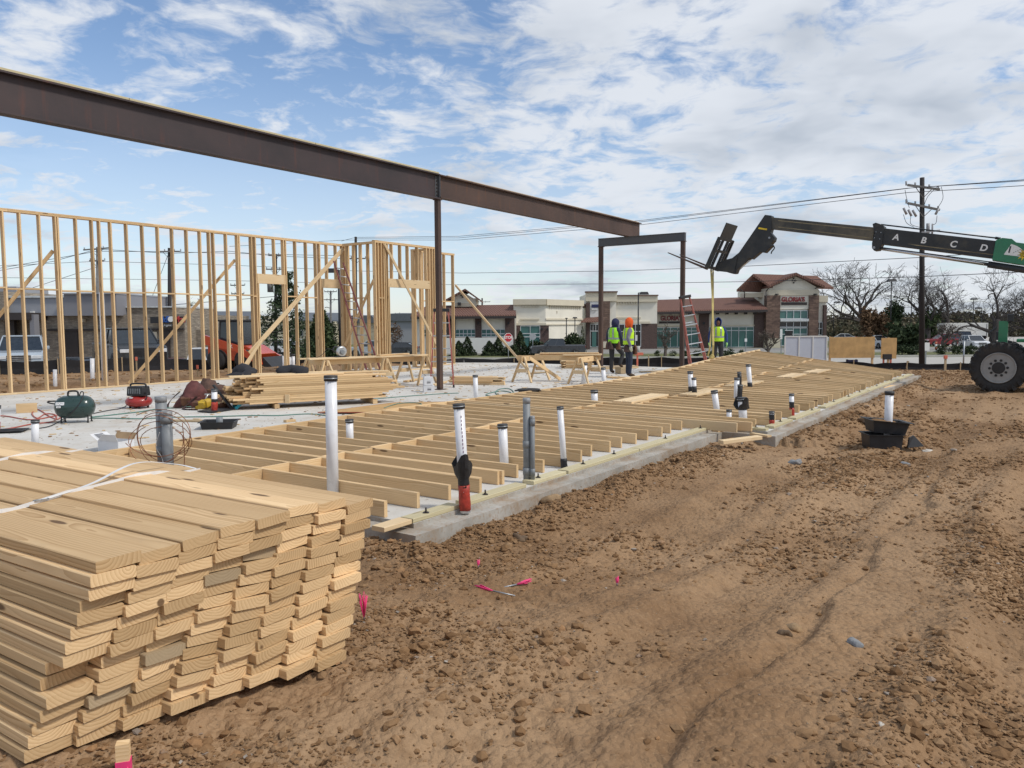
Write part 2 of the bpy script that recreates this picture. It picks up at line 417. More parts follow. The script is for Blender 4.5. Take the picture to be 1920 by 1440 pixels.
# bare soil
m, t, b = newmat('soil'); M['soil'] = m
p = t.node('ShaderNodeTexCoord').outputs['Object']
n = t.noise(p, 0.9, 7.0, 0.62); n2 = t.noise(p, 9.0, 6.0, 0.65); n3 = t.noise(p, 55.0, 4.0, 0.6); n5 = t.noise(t.vmath('ADD', p, (8, 3, 0)), 0.30, 4.0, 0.5)
c = t.mix(t.mapr(n, 0.35, 0.65, 0, 1), (0.195, 0.113, 0.058, 1), (0.325, 0.203, 0.112, 1))
c = t.mix(t.mapr(n5, 0.42, 0.62, 0, 0.7), c, (0.385, 0.255, 0.15, 1))
c = t.mix(t.mapr(n2, 0.50, 0.72, 0, 0.6), c, (0.15, 0.085, 0.042, 1))
c = t.mix(t.mapr(n3, 0.56, 0.75, 0, 0.5), c, (0.46, 0.31, 0.18, 1))
cr1 = t.voro(p, 26.0, 'F1'); cr2 = t.voro(p, 70.0)
pb = t.voro(p, 38.0); pc = t.voro(p, 38.0, out=1)
hs = t.sep(pc)[0]
peb = t.math('MULTIPLY', t.mapr(pb, 0.10, 0.16, 1.0, 0.0), t.math('GREATER_THAN', hs, 0.93))
c = t.mix(peb, c, t.mix(t.sep(pc)[1], (0.46, 0.40, 0.32, 1), (0.33, 0.17, 0.09, 1)))
t.put(b.inputs['Base Color'], c); b.inputs['Roughness'].default_value = 0.95; b.inputs['Specular IOR Level'].default_value = 0.12
bump(t, b, t.math('SUBTRACT', t.math('ADD', t.math('ADD', t.math('MULTIPLY', n2, 1.1), t.math('MULTIPLY', n3, 0.5)), t.math('MULTIPLY', peb, 0.6)), t.math('ADD', t.math('MULTIPLY', cr1, 1.0), t.math('MULTIPLY', cr2, 0.15))), 1.0, 0.014)
m, t, b = newmat('clod'); M['clod'] = m
p = t.node('ShaderNodeTexCoord').outputs['Object']
g = t.node('ShaderNodeNewGeometry').outputs['Random Per Island']
n2 = t.noise(p, 30.0, 5.0, 0.65)
c = t.ramp(g, [(0.0, (0.165, 0.092, 0.044)), (0.45, (0.255, 0.15, 0.075)), (0.9, (0.31, 0.197, 0.108)), (0.98, (0.34, 0.19, 0.092)), (0.994, (0.26, 0.24, 0.215)), (1.0, (0.48, 0.42, 0.35))])
c = t.mix(t.mapr(n2, 0.4, 0.7, 0, 0.55), c, (0.15, 0.086, 0.043, 1))
t.put(b.inputs['Base Color'], c); b.inputs['Roughness'].default_value = 0.95; b.inputs['Specular IOR Level'].default_value = 0.12; bump(t, b, n2, 0.8, 0.006)
M['asphalt'] = pm('asphalt', (0.25, 0.24, 0.225), 0.9, var=0.12, scale=0.5)
M['road'] = pm('road', (0.40, 0.38, 0.345), 0.9, var=0.08, scale=0.4)
M['kerb'] = pm('kerb', (0.50, 0.48, 0.44), 0.9, var=0.1, scale=1.0)
M['grass'] = pm('grass', (0.115, 0.125, 0.045), 0.95, var=0.35, scale=2.5, dirt=0.5, dirtcol=(0.21, 0.165, 0.08))
# ================================================================ the place: soil, slab
A_FAR = 21.9; B_BACK = 16.75; A_JOG = 6.95; B_JOG = -0.80
def slab_sd(X, Y):
    """how far outside the slab (positive) in plan"""
    dx_ = X - O0.x; dy_ = Y - O0.y
    a = dx_ * DA.x + dy_ * DA.y; b = dx_ * DB.x + dy_ * DB.y
    near = np.where(a > A_JOG, B_JOG, 0.0)
    qa = np.maximum(-a, a - A_FAR); qb = np.maximum(near - b, b - B_BACK)
    return np.maximum(qa, qb), a, b
def ground_z(X, Y, fine=True):
    X = np.asarray(X, dtype=np.float64); Y = np.asarray(Y, dtype=np.float64)
    sd_, a, b = slab_sd(X, Y); r = np.hypot(X, Y)
    z = -0.17 - 1.85 * sstep(30.5, 52, Y) + 0.285 * (1 - sstep(3.0, 6.6, r))
    # bank of soil beyond the stud wall and spoil along the slab edge
    z = z + 0.22 * sstep(17.2, 18.4, b) * (1 - sstep(19.6, 22.0, b)) * sstep(-6, 0, a) * (1 - sstep(19, 24, a))
    if fine:
        near = 1 - sstep(24, 40, r)
        z = z + near * 0.055 * fbm(X * 0.4 + 3, Y * 0.4, 3)
        # wheel tracks along the slab, b is negative outside
        o = -b
        wob = 0.25 * fbm(a * 0.25, a * 0 + 4.0, 2)
        for c, wd, dp in ((1.75, 0.26, 0.030), (2.75, 0.26, 0.034), (4.35, 0.32, 0.055), (5.6, 0.35, 0.06)):
            q = np.abs(o - c - wob); lug = np.abs(((a + 0.55 * q) / 0.17) % 1.0 - 0.5); z = z + near * 0.016 * sstep(0.16, 0.30, lug) * (1 - sstep(wd * 0.8, wd * 1.05, q)) * np.clip(0.5 + 3.0 * fbm(a * 0.9, o * 1.4, 2), 0, 1); z = z - near * dp * (1 - sstep(wd * 0.6, wd * 1.2, q)) + near * dp * 0.8 * np.exp(-((q - wd * 1.45) / (wd * 0.35)) ** 2)
        # ridge with a broken edge at the right
        edge = 3.25 + 0.18 * fbm(a * 1.1, a * 0 + 9.0, 3)
        z = z + near * 0.075 * sstep(edge - 0.02, edge + 0.07, o) * (1 - sstep(9, 13, a))
        spoil = np.exp(-((sd_ - 0.42) / 0.28) ** 2) * sstep(0.05, 0.2, sd_) * (o > -0.2)
        z = z + spoil * (0.09 + 0.12 * fbm(X * 1.6, Y * 1.6, 3))
        rough = 0.45 + 0.9 * np.clip(fbm(a * 0.30 + 40, o * 0.9 + 7, 3) + 0.28, 0, 1) + 0.9 * spoil
        z = z + near * rough * (0.045 * fbm(X * 3.1, Y * 3.1, 3) + 0.055 * (0.22 - np.abs(fbm(X * 7.0 + 2, Y * 7.0, 2))) + 0.042 * (0.2 - np.abs(fbm(X * 15.0 + 5, Y * 15.0 + 3, 2))) + 0.012 * fbm(X * 34.0, Y * 34.0, 1))
    z = np.where(sd_ < 0.12, np.minimum(z, -0.40), z)
    return z
def axis(segs):
    out = []
    for a, b, st in segs:
        if isinstance(st, tuple): out += list(np.geomspace(abs(a), abs(b), st[0])[:-1] * (1 if a > 0 else -1))
        else: out += list(np.arange(a, b - st * 0.5, st))
    return np.array(out)
xs = np.concatenate([-np.geomspace(1500, 32, 26), np.arange(-31, -3.2, 0.28), np.arange(-3.2, 4.4, 0.026), np.arange(4.4, 9, 0.05), np.arange(9, 26, 0.13), np.geomspace(26, 1500, 34)])
ys = np.concatenate([[-40.0, -20, -8, -3, -1, 0, 0.8], np.arange(1.3, 5.2, 0.024), np.arange(5.2, 9.5, 0.05), np.arange(9.5, 34, 0.12), np.geomspace(34, 2500, 60)])
X, Y = np.meshgrid(xs, ys)
Z = ground_z(X, Y)
nx, ny = len(xs), len(ys)
co = np.stack([X, Y, Z], -1).reshape(-1, 3).astype(np.float32)
idx = np.arange(nx * ny).reshape(ny, nx)
quads = np.stack([idx[:-1, :-1], idx[:-1, 1:], idx[1:, 1:], idx[1:, :-1]], -1).reshape(-1, 4)
def np_mesh(name, co, polys, mat, smooth=True):
    me = bpy.data.meshes.new(name); n = polys.shape[1]
    me.vertices.add(len(co)); me.vertices.foreach_set('co', co.ravel())
    me.loops.add(polys.size); me.loops.foreach_set('vertex_index', polys.ravel().astype(np.int32))
    me.polygons.add(len(polys)); me.polygons.foreach_set('loop_start', np.arange(0, polys.size, n, dtype=np.int32))
    me.polygons.foreach_set('use_smooth', np.full(len(polys), smooth, dtype=bool))
    me.materials.append(mat); me.update(); me.validate(); return me
g = obj('ground', np_mesh('ground', co, quads, M['soil'])); tag(g, 'bare brown clay soil of the building site', None, kind='structure')

# soil clods and stones lying about
ICO = bmesh.new(); bmesh.ops.create_icosphere(ICO, subdivisions=1, radius=1.0)
ICO_V = np.array([v.co[:] for v in ICO.verts]); ICO_F = np.array([[v.index for v in f.verts] for f in ICO.faces]); ICO.free()
OCT_V = np.array([(1, 0, 0), (-.5, .87, 0), (-.5, -.87, 0), (.45, .75, .8), (-.9, .05, .75), (.4, -.8, .85)]); OCT_F = np.array([(0, 1, 3), (1, 2, 4), (2, 0, 5), (1, 4, 3), (2, 5, 4), (0, 3, 5), (3, 4, 5)])
def clod_arrays(P, S, flat=0.65, lowpoly=False):
    BV, BF = (OCT_V, OCT_F) if lowpoly else (ICO_V, ICO_F)
    n = len(P); V = BV[None] * (1 + 0.6 * (RNG.random((n, len(BV), 1)) - 0.5))
    sc = S[:, None] * np.stack([0.8 + 0.7 * RNG.random(n), 0.8 + 0.5 * RNG.random(n), flat * (0.7 + 0.6 * RNG.random(n))], -1)
    V = V * sc[:, None, :]
    th = RNG.random(n) * 6.283; c, s = np.cos(th), np.sin(th)
    x = V[..., 0] * c[:, None] - V[..., 1] * s[:, None]; y = V[..., 0] * s[:, None] + V[..., 1] * c[:, None]
    V = np.stack([x, y, V[..., 2]], -1) + P[:, None, :]
    F = BF[None] + (np.arange(n) * len(BV))[:, None, None]
    return V.reshape(-1, 3).astype(np.float32), F.reshape(-1, 3)
def clod_field(P, S, name, mat, flat=0.65, extra=None):
    V, F = clod_arrays(P, S, flat)
    if extra is not None: V2, F2 = clod_arrays(extra[0], extra[1], flat, True); F = np.concatenate([F, F2 + len(V)]); V = np.concatenate([V, V2])
    return obj(name, np_mesh(name, V, F, mat, False))
def scatter(n, xr, yr, smin, smax, power, keep):
    x = xr[0] + (xr[1] - xr[0]) * RNG.random(n); y = yr[0] + (yr[1] - yr[0]) * RNG.random(n)
    sd_, a, b = slab_sd(x, y)
    msk = (sd_ > 0.2) & (RNG.random(n) < keep(x, y, sd_, a, -b)) & (np.abs(x) < y * 0.72 + 0.4)
    x, y = x[msk], y[msk]; s = smin + (smax - smin) * RNG.random(len(x)) ** power
    return np.stack([x, y, ground_z(x, y) + s * 0.12], -1), s
def kp(x, y, sd_, a, o):
    m = np.clip(fbm(a * 0.30 + 40, o * 0.9 + 7, 3) * 1.6 + 0.42, 0.04, 1) * np.clip(0.55 + 1.5 * fbm(x * 1.3, y * 1.3, 2), 0.1, 1)
    return np.maximum(m, np.exp(-((sd_ - 0.45) / 0.3) ** 2))
P1, S1 = scatter(36000, (-3.0, 5.0), (1.4, 6.5), 0.008, 0.030, 3.2, kp)
P0, S0 = scatter(230000, (-3.0, 4.6), (1.5, 5.4), 0.003, 0.011, 2.0, lambda *k_: kp(*k_) ** 1.3)
P00, S00 = scatter(90000, (-1.0, 8.0), (5.2, 10.5), 0.005, 0.017, 2.0, lambda *k_: kp(*k_) ** 1.2); P01, S01 = scatter(60000, (1.0, 22.0), (9.5, 28.0), 0.012, 0.038, 2.5, lambda *k_: np.clip(kp(*k_) + .1, 0, 1)); P0 = np.concatenate([P0, P00, P01]); S0 = np.concatenate([S0, S00, S01])
P2, S2 = scatter(42000, (-1.5, 10.0), (5.0, 15.0), 0.006, 0.036, 4.0, kp)
P3, S3 = scatter(9000, (0, 22.0), (13.0, 29.0), 0.012, 0.07, 4.0, kp)
P4, S4 = scatter(2600, (-26, -2.0), (16, 36), 0.03, 0.12, 3.0, lambda x, y, s, a, o: np.where(o < -16.8, 0.9, 0.0))
cl = clod_field(np.concatenate([P1, P2, P3, P4]), np.concatenate([S1, S2, S3, S4]), 'soil_clods', M['clod'], extra=(P0, S0))
tag(cl, 'loose crumbs and clods of brown soil strewn over the ground', 'soil', kind='stuff')

# concrete slab with its brick ledge
def slab_poly(o=0.0):
    return [ab(-o, -o), ab(A_JOG - o, -o), ab(A_JOG - o, B_JOG - o), ab(A_FAR + o, B_JOG - o), ab(A_FAR + o, B_BACK + o), ab(-o, B_BACK + o)]
mb = MB(); P = slab_poly(0.0)
mb.m = 0; i = mb.addv(P + [p + Vector((0, 0, -0.45)) for p in P]); n = len(P)
mb.addf([tuple(range(n))], i); mb.m = 1
mb.addf([(k, n + k, n + (k + 1) % n, (k + 1) % n) for k in range(n)], i)
slab = wobj('concrete_slab', mb, [M['concrete'], M['concrete_edge']], 'pale concrete foundation slab of the new building', None, kind='structure', origin=(0, 0, 0))
mb = MB(); I = slab_poly(-0.03); Q = slab_poly(0.165)
zl = -0.038
for k in range(n):
    if k in (3, 4): continue
    a0, a1, b0, b1 = I[k], I[(k + 1) % n], Q[k], Q[(k + 1) % n]
    T = [Vector((p.x, p.y, zl)) for p in (b0, b1, a1, a0)]
    mb.m = 0; mb.quad(*T)
    mb.m = 1; mb.quad(Vector((b0.x, b0.y, zl - 0.4)), Vector((b1.x, b1.y, zl - 0.4)), T[1], T[0])
    # ends
ledge = wobj('slab_ledge', mb, [M['concrete_edge'], M['concrete_edge']], 'narrow lower concrete ledge round the slab edge', None, kind='structure', origin=(0, 0, 0))

# ================================================================ timber bundle in the foreground
BW, BT, PITCHT = 0.1675, 0.0428, 0.0462
N0 = aty(178, 1047, 2.68)
bundle = thing('lumber_bundle', 'strapped bundle of sawn pine boards in the left foreground', 'lumber', (N0.x - 1.2, N0.y + 1.0, 0.12))
crown = [-0.014, -0.028, -0.018, -0.005, -0.002, 0.004, -0.010, -0.042]
BL = 3.9
top_pts = {}
for i in range(15):
    f = i / 14.0
    for j in range(8):
        if i == 14 and j > 6 and False: continue
        rr_ = random.Random(i * 31 + j)
        lean = -(0.20 + 0.10 * j / 7.0) * f + rr_.uniform(-0.006, 0.006)
        pull = (0.14 - 0.27 * j / 7.0) * f + rr_.uniform(-0.014, 0.014) + (0.012 if i % 5 == 3 else 0)
        if (i, j) in ((8, 0), (9, 0)): pull += 0.06
        e = N0 + DA * (j * (BW + 0.0015) + BW / 2 + lean) + DB * pull
        e.z = N0.z - BT / 2 - i * PITCHT + crown[j] * (1 - 0.4 * f)
        tilt = -0.022 + 0.02 * j / 7.0
        far = e + DB * (BL + rr_.uniform(-0.1, 0.1)); far.z = e.z + tilt * BL
        mt = M['pine_old'] if (i, j) in ((4, 3), (11, 1), (3, 4), (9, 2)) else M['pine_bundle']
        roll_up = (UPV + DA * rr_.uniform(-0.05, 0.05) + DA * (0.10 if j in (3, 4) and i > 2 else 0)).normalized()
        board('board', e, far, BW, BT, mt, bundle, up=roll_up)
M['strap_white'] = pm('strap_white', (0.70, 0.70, 0.70), 0.35, var=0.08, spec=0.5)
def ribbon(mb, pts, w, up=UPV, th=0.0012):
    """flat band through points"""
    pts = [Vector(p) for p in pts]; L = []; 
    for k, p in enumerate(pts):
        t_ = (pts[min(k + 1, len(pts) - 1)] - pts[max(k - 1, 0)]).normalized(); s_ = t_.cross(Vector(up)).normalized() * (w / 2)
        nrm = s_.cross(t_).normalized() * th
        L.append((p - s_ - nrm, p + s_ - nrm, p + s_ + nrm, p - s_ + nrm))
    i0 = mb.addv([q for r_ in L for q in r_])
    for k in range(len(L) - 1):
        a = i0 + 4 * k; b = a + 4
        for q in range(4): mb.addf([(a + q, a + (q + 1) % 4, b + (q + 1) % 4, b + q)])
    mb.addf([(i0, i0 + 3, i0 + 2, i0 + 1), tuple(i0 + 4 * (len(L) - 1) + q for q in range(4))])
def spline(pts, n=8):
    pts = [Vector(p) for p in pts]; out = []
    for k in range(len(pts) - 1):
        p0, p1, p2, p3 = pts[max(k - 1, 0)], pts[k], pts[k + 1], pts[min(k + 2, len(pts) - 1)]
        for q in range(n):
            t_ = q / n
            out.append(0.5 * ((2 * p1) + (p2 - p0) * t_ + (2 * p0 - 5 * p1 + 4 * p2 - p3) * t_ ** 2 + (3 * p1 - p0 - 3 * p2 + p3) * t_ ** 3))
    return out + [pts[-1]]
def pile_top(d, s):
    """point on the bundle's top: d across from the near edge, s along from the end"""
    j = min(7, max(0, int(d / (BW + 0.0015))))
    p = N0 + DA * d + DB * s; p.z = N0.z + crown[j] + (-0.022 + 0.02 * j / 7.0) * s; return p
wtot = 8 * BW
for s0, s1, nm in ((1.22, 1.40, 'strap'), (2.55, 2.75, 'strap')):
    mb = MB(); pts = []
    p = pile_top(0, s0); 
    for q in range(6): pts.append(p + Vector((0, 0, -0.69 + 0.138 * q)) + DA * (-0.20 * (1 - q / 5.0) - 0.006))
    pts += [pile_top(wtot * q / 10.0, s0 + (s1 - s0) * q / 10.0) + Vector((0, 0, 0.006)) for q in range(11)]
    p = pile_top(wtot, s1)
    for q in range(1, 6): pts.append(p + DA * 0.008 + Vector((0, 0, -0.13 * q)) - DA * 0.16 * q / 5.0)
    ribbon(mb, pts, 0.019, up=DB); so_ = wpart(nm, mb, M['strap_white'], bundle)
    if s0 < 2:
        # loose tail looping over the top and the crimped buckle
        mb = MB(); q0 = pile_top(wtot * 0.30, 1.274)
        ribbon(mb, spline([q0 + Vector((0, 0, .008)), pile_top(wtot * 0.5, 1.33) + Vector((0, 0, .02)), pile_top(wtot * 0.74, 1.47) + Vector((0, 0, .05)), pile_top(wtot * 0.92, 1.48) + Vector((0, 0, .045)), pile_top(wtot * 0.985, 1.40) + Vector((0, 0, .012))]), 0.019, up=UPV)
        wpart('strap_tail', mb, M['strap_white'], bundle)
        mb = MB(); c = pile_top(wtot * 0.30, 1.274) + Vector((0, 0, 0.012))
        for q in (-1, 1): mb.bar(c + DA * (-0.03) + DB * 0.010 * q, c + DA * 0.03 + DB * 0.010 * q, 0.004, 0.004)
        for q in (-0.03, 0.0, 0.03): mb.bar(c + DA * q - DB * 0.012, c + DA * q + DB * 0.012, 0.005, 0.005)
        wpart('buckle', mb, M['galv'], bundle)

# ================================================================ wall frame lying on the slab
LT = [(-0.3, 5.0, .14), (2.1, 5.0, .155), (4.9, 5.0, .19), (8.7, 4.78, .21), (11.35, 4.5, .235), (13, 4.3, .29), (15.8, 4.05, .44), (17.5, 3.97, .56), (21.5, 3.8, .71)]
def left_edge(a):
    A_ = [q[0] for q in LT]; return float(np.interp(a, A_, [q[1] for q in LT])), float(np.interp(a, A_, [q[2] for q in LT]))
frame = thing('lying_wall_frame', 'pine stud wall frame lying flat on the slab, far end lifted by a strap', 'wall frame', ab(10, 2.3, 0))
SW, ST = 0.038, 0.14
def right_b(a): return (0.29 if a < 6.55 else -0.60)
def stud(a, rb=None, lb=None, da=0.0, mt='pine', dz=0.0):
    bl, zl_ = left_edge(a); bl -= 0.02
    rb = right_b(a) + random.uniform(-0.05, 0.07) if rb is None else rb
    zr = 0.0
    L = ab(a + da, bl, zl_ - ST / 2 + dz); R_ = ab(a, rb, ST / 2 + 0.002 + dz)
    if lb is not None:
        f_ = (bl - lb) / (bl - rb); L = L.lerp(R_, f_)
    if abs(zl_ - .14) < .02: L.z = ST / 2 + 0.002 + dz
    return board('stud', R_, L, SW, ST, M[mt], frame)
a = 0.03; kk = 0; spos = []
while a < 21.3:
    spos.append(a); kk += 1
    a += 0.406 + random.uniform(-0.012, 0.012)
for k, a_ in enumerate(spos):
    stud(a_)
    if k in (3, 4, 19, 20, 24, 28, 29, 33, 38, 43, 47): stud(a_ + 0.041)
    if k in (20, 29, 43): stud(a_ + 0.082, mt='pine_pale')
stud(6.62, rb=-0.45, mt='pine_pale')
# plates at the left edge, in three lengths
cuts = [-0.05, 4.9, 11.35, 17.5, 21.5]
for k in range(len(cuts) - 1):
    n_ = 3 if k > 0 else 1
    for q in range(n_):
        a0 = cuts[k] + (cuts[k + 1] - cuts[k]) * q / n_; a1 = cuts[k] + (cuts[k + 1] - cuts[k]) * (q + 1) / n_
        b0, z0 = left_edge(a0); b1, z1 = left_edge(a1)
        board('plate', ab(a0, b0, max(z0, .14) - ST / 2 + .002), ab(a1 - .003, b1, max(z1, .14) - ST / 2 + .002), SW, ST, M['pine_pale' if k > 1 else 'pine'], frame)
# blocking between studs at mid height
for k in range(len(spos) - 1):
    if 13 < k < 17 or k in (22, 25, 34, 35, 40, 41): continue
    a0, a1 = spos[k] + 0.02 + (0.041 if k in (3, 4, 19, 20, 24, 28, 29, 33, 38, 43, 47) else 0), spos[k + 1] - 0.02
    bl, zl_ = left_edge((a0 + a1) / 2); rb = right_b(a0); bb = 2.5 + (0.03 if k % 2 else -0.03) + (0 if a0 < 8 else -0.55)
    fz = (bb - rb) / (bl - rb); zb = ST / 2 + .002 + max(0, zl_ - .15) * fz
    board('blocking', ab(a0, bb, zb), ab(a1, bb, zb), SW, ST, M['pine'], frame)
# headers: paired boards set flat over the openings
for (a0, a1, bb) in ((8.05, 9.7, 2.05), (9.9, 11.4, 1.55), (12.2, 13.9, 1.45), (15.0, 16.4, 1.1), (16.7, 18.2, 0.9)):
    for q in range(2):
        bl, zl_ = left_edge(a0); fz = (bb - right_b(a0)) / (bl - right_b(a0)); z_ = ST + .02 + max(0, zl_ - .15) * fz
        board('header', ab(a0, bb + q * 0.20, z_), ab(a1, bb + q * 0.20, z_ + .01), 0.185, 0.038, M['pine_pale'], frame)
# loose long boards lying against the frame's left edge
for k, (a0, a1, bb) in enumerate(((10.9, 15.2, 5.02), (11.2, 15.6, 5.2))):
    o = board('loose_plank', ab(a0, bb, 0.03 + 0.001 * k), ab(a1, bb - 0.2, 0.03), 0.14, 0.038, M['pine_pale'])
    tag(o, ['long pale plank lying on the slab along the far edge of the lying frame', 'second long pale plank on the slab, further from the lying frame'][k], 'plank', 'planks beside the lying frame')

# ================================================================ sill plates with anchor bolts
def v1(u): return 982.2 - 0.318 * (u - 775.8)
def a1u(u): return (gp(u, v1(u), 0) - O0).dot(DA)
sills = [(a1u(722), a1u(773), 'short untreated sill offcut at the near slab corner', 'pine_pale'),
         (a1u(776), a1u(864), 'greenish treated sill plate before the red taped pipe', 'treated'),
         (a1u(878), a1u(988), 'greenish treated sill plate left of the grey conduits', 'treated'),
         (a1u(1002), a1u(1063), 'short greenish sill plate between grey conduits and leaning white pipe', 'treated'),
         (a1u(1067), a1u(1200), 'greenish sill plate right of the leaning white pipe', 'treated'),
         (a1u(1201), a1u(1347), 'greenish sill plate ending at the slab jog', 'treated')]
def sill(a0, a1, b_in, label, mt, bolts):
    t_ = thing('sill_plate', label, 'sill plate', ab((a0 + a1) / 2, b_in, 0), 0, 'treated sill plates on the slab edge')
    board('plate', ab(a0, b_in, 0.021), ab(a1, b_in, 0.021), 0.138, 0.038, M[mt], t_)
    for q in bolts:
        a_ = a0 + (a1 - a0) * q
        mb = MB(); c = ab(a_, b_in + random.uniform(-.02, .02), 0.04)
        mb.box(c + Vector((0, 0, .002)), (0.05, 0.05, 0.004)); mb.cyl(c, c + Vector((0, 0, .014)), 0.014, n=6); mb.cyl(c, c + Vector((0, 0, .045)), 0.0075, n=8)
        wpart('anchor_bolt', mb, M['bolt'], t_)
for k, (a0, a1, lb_, mt) in enumerate(sills): sill(a0, a1, 0.075, lb_, mt, [(), (0.35,), (0.35,), (0.3,), (0.25, 0.7), (0.35, 0.8)][k])
def v2(u): return 762.3 - 0.3795 * (u - 1555.6)
def a2u(u): return (gp(u, v2(u), 0) - O0).dot(DA)
for k, (u0, u1, lb_) in enumerate(((1446, 1482, 'short treated sill plate just past the slab jog'), (1488, 1535, 'treated sill plate beside the red black white pipe'), (1545, 1628, 'treated sill plate before the white pipe in the tubs'), (1629, 1711, 'treated sill plate at the far slab corner'))):
    sill(a2u(u0), a2u(u1), B_JOG + 0.075, lb_, 'treated', [(0.6,), (0.8,), (0.25, 0.55, 0.85), (0.2, 0.5, 0.8)][k])
t_ = thing('sill_plate', 'treated sill plate running across the slab jog', 'sill plate', ab(A_JOG + .075, -0.4, 0), 0, 'treated sill plates on the slab edge')
board('plate', ab(A_JOG + .085, -0.77, .021), ab(A_JOG + .085, -0.03, .021), 0.138, 0.038, M['treated'], t_)
mb = MB(); c = ab(A_JOG + .085, -.6, .04); mb.box(c, (.05, .05, .006)); mb.cyl(c, c + Vector((0, 0, .045)), .0075, n=8); wpart('anchor_bolt', mb, M['bolt'], t_)

# ================================================================ standing stud walls
WH = 4.4; WB = 16.24
def wall_a(u, b=WB, v0=390.3, k=(458.5 - 390.3) / 648.0):
    P_ = O0 + DB * b; return (onpl(u, v0 + k * u, P_, DB) - O0).dot(DA)
wallA = thing('stud_wall', 'long standing pine stud wall at the left', 'stud wall', ab(8, WB, 0), 0, 'standing stud walls')
def vstud(par, a, b, z0=0.038, z1=WH - 0.076, mt='pine', across=True, name='stud'):
    # 2x6, deep face across the wall
    lean_ = random.uniform(-.012, .012)
    up = DA if across else DB
    return board(name, ab(a + lean_, b, z0), ab(a, b, z1), ST, SW, M[mt], par, up=up)
US = [-210, -165, -122, -80, -40, 2, 34, 71, 101, 105.5, 140, 170, 184, 205, 235, 265, 294, 321, 348, 373, 390, 398, 422, 443, 446, 469, 476, 529, 533, 552, 572, 590, 597, 640, 644]
for u in US: vstud(wallA, wall_a(u), WB)
a_end0, a_end1 = 0.3, wall_a(648)
def plates(par, a0, a1, b, zt, nm='plate', across=False, fixed=None):
    """bottom plate and doubled top plate between two points of one line"""
    cuts_ = list(np.arange(a0, a1, 3.66)) + [a1]
    for q in range(len(cuts_) - 1):
        A0_, A1_ = cuts_[q], cuts_[q + 1]
        for z_ in (0.019, zt - 0.057, zt - 0.019):
            if A1_ - A0_ < 0.05: continue
            if fixed is None: board(nm, ab(A0_, b, z_), ab(A1_ - .002, b, z_), ST, SW, M['pine' if z_ > 1 else 'pine_pale'], par)
            else: board(nm, ab(fixed, A0_, z_), ab(fixed, A1_ - .002, z_), ST, SW, M['pine'], par)
plates(wallA, a_end0, a_end1, WB, WH)
AU = [wall_a(u) for u in US]
for q in range(len(US) - 1):
    if 533 <= US[q + 1] and US[q] <= 476 and US[q] >= 476: continue
    if US[q] in (101, 390, 443, 476, 529, 590, 597, 170): continue
    z_ = 2.52 + random.uniform(-.02, .02)
    board('blocking', ab(AU[q] + .02, WB, z_), ab(AU[q + 1] - .02, WB, z_), ST, SW, M['pine'], wallA)
for (u0, u1, v0, v1_) in ((478, 531, 515, 532), (599, 641, 524, 540)):
    a0, a1 = wall_a(u0), wall_a(u1); zc = aty((u0 + u1) / 2, (v0 + v1_) / 2, ab((a0 + a1) / 2, WB).y).z
    board('header', ab(a0, WB - .04, zc), ab(a1, WB - .04, zc), .04, .30, M['pine_pale'], wallA); board('header', ab(a0, WB + .03, zc), ab(a1, WB + .03, zc), .04, .30, M['pine'], wallA)
    for u in ((492, 512) if u0 < 500 else (611, 628)): vstud(wallA, wall_a(u), WB, zc + .15)
    for u in (u0 + 1, u1 - 1): vstud(wallA, wall_a(u) + (.02 if u == u0 + 1 else -.02), WB, .038, zc - .15, 'pine')
# braces
board('brace', ab(wall_a(640), WB - .10, WH - .15), ab(wall_a(470) - .3, WB - .16, .75), .038, .14, M['pine_pale'], wallA, up=Vector((0, 0, 1)))
for q in (0, 1):
    board('brace', ab(wall_a(475), WB - .15 - .05 * q, 1.1), ab(wall_a(440) - .25 - .3 * q, WB - .35 - .2 * q, 0.02), .038, .09, M['pine_pale'], wallA)
board('brace', ab(wall_a(100), WB + .1, 3.5), ab(wall_a(30) - 1.4, WB + 1.6, -0.05), .038, .09, M['pine'], wallA)
board('brace', ab(wall_a(443), WB + .1, 3.6), ab(wall_a(385) - 1.6, WB + 1.6, -0.05), .038, .09, M['pine'], wallA)
# return wall and the two short walls of the entrance bay
A_R = 14.55
wallB = thing('stud_wall', 'short return stud wall facing left at the entrance bay', 'stud wall', ab(A_R, 15.3, 0), 0, 'standing stud walls')
for b_ in (14.45, 14.95, 15.3, 15.62, 15.95): vstud(wallB, A_R, b_, across=False)
vstud(wallB, A_R + .04, 15.95, across=False)
plates(wallB, 14.38, 16.1, None, WH, fixed=A_R)
for b0, b1 in ((14.97, 15.28), (15.32, 15.6), (15.64, 15.93)): board('blocking', ab(A_R, b0, 2.52), ab(A_R, b1, 2.52), ST, SW, M['pine'], wallB)
board('brace', ab(A_R - .1, 14.6, 3.1), ab(A_R - .12, 16.0, .9), .038, .09, M['pine'], wallB)
BC = 14.42
wallC = thing('stud_wall', 'short stud wall with a header over its opening at the entrance bay', 'stud wall', ab(16, BC, 0), 0, 'standing stud walls')
def wc(u): return wall_a(u, BC, 450, (464 - 450) / 113.0) + (450 - 450)
def wall_c(u):
    P_ = O0 + DB * BC; return (onpl(u, 450 + (u - 702) * 14 / 113.0, P_, DB) - O0).dot(DA)
for u in (701, 706, 712, 717, 720, 724, 803, 808, 812): vstud(wallC, wall_c(u), BC)
zc = 3.02
for u in (733, 749, 763, 781, 797): vstud(wallC, wall_c(u), BC, zc + .15)
for q in (-.04, .03): board('header', ab(wall_c(724), BC + q, zc), ab(wall_c(803), BC + q, zc), .04, .29, M['pine_pale'], wallC)
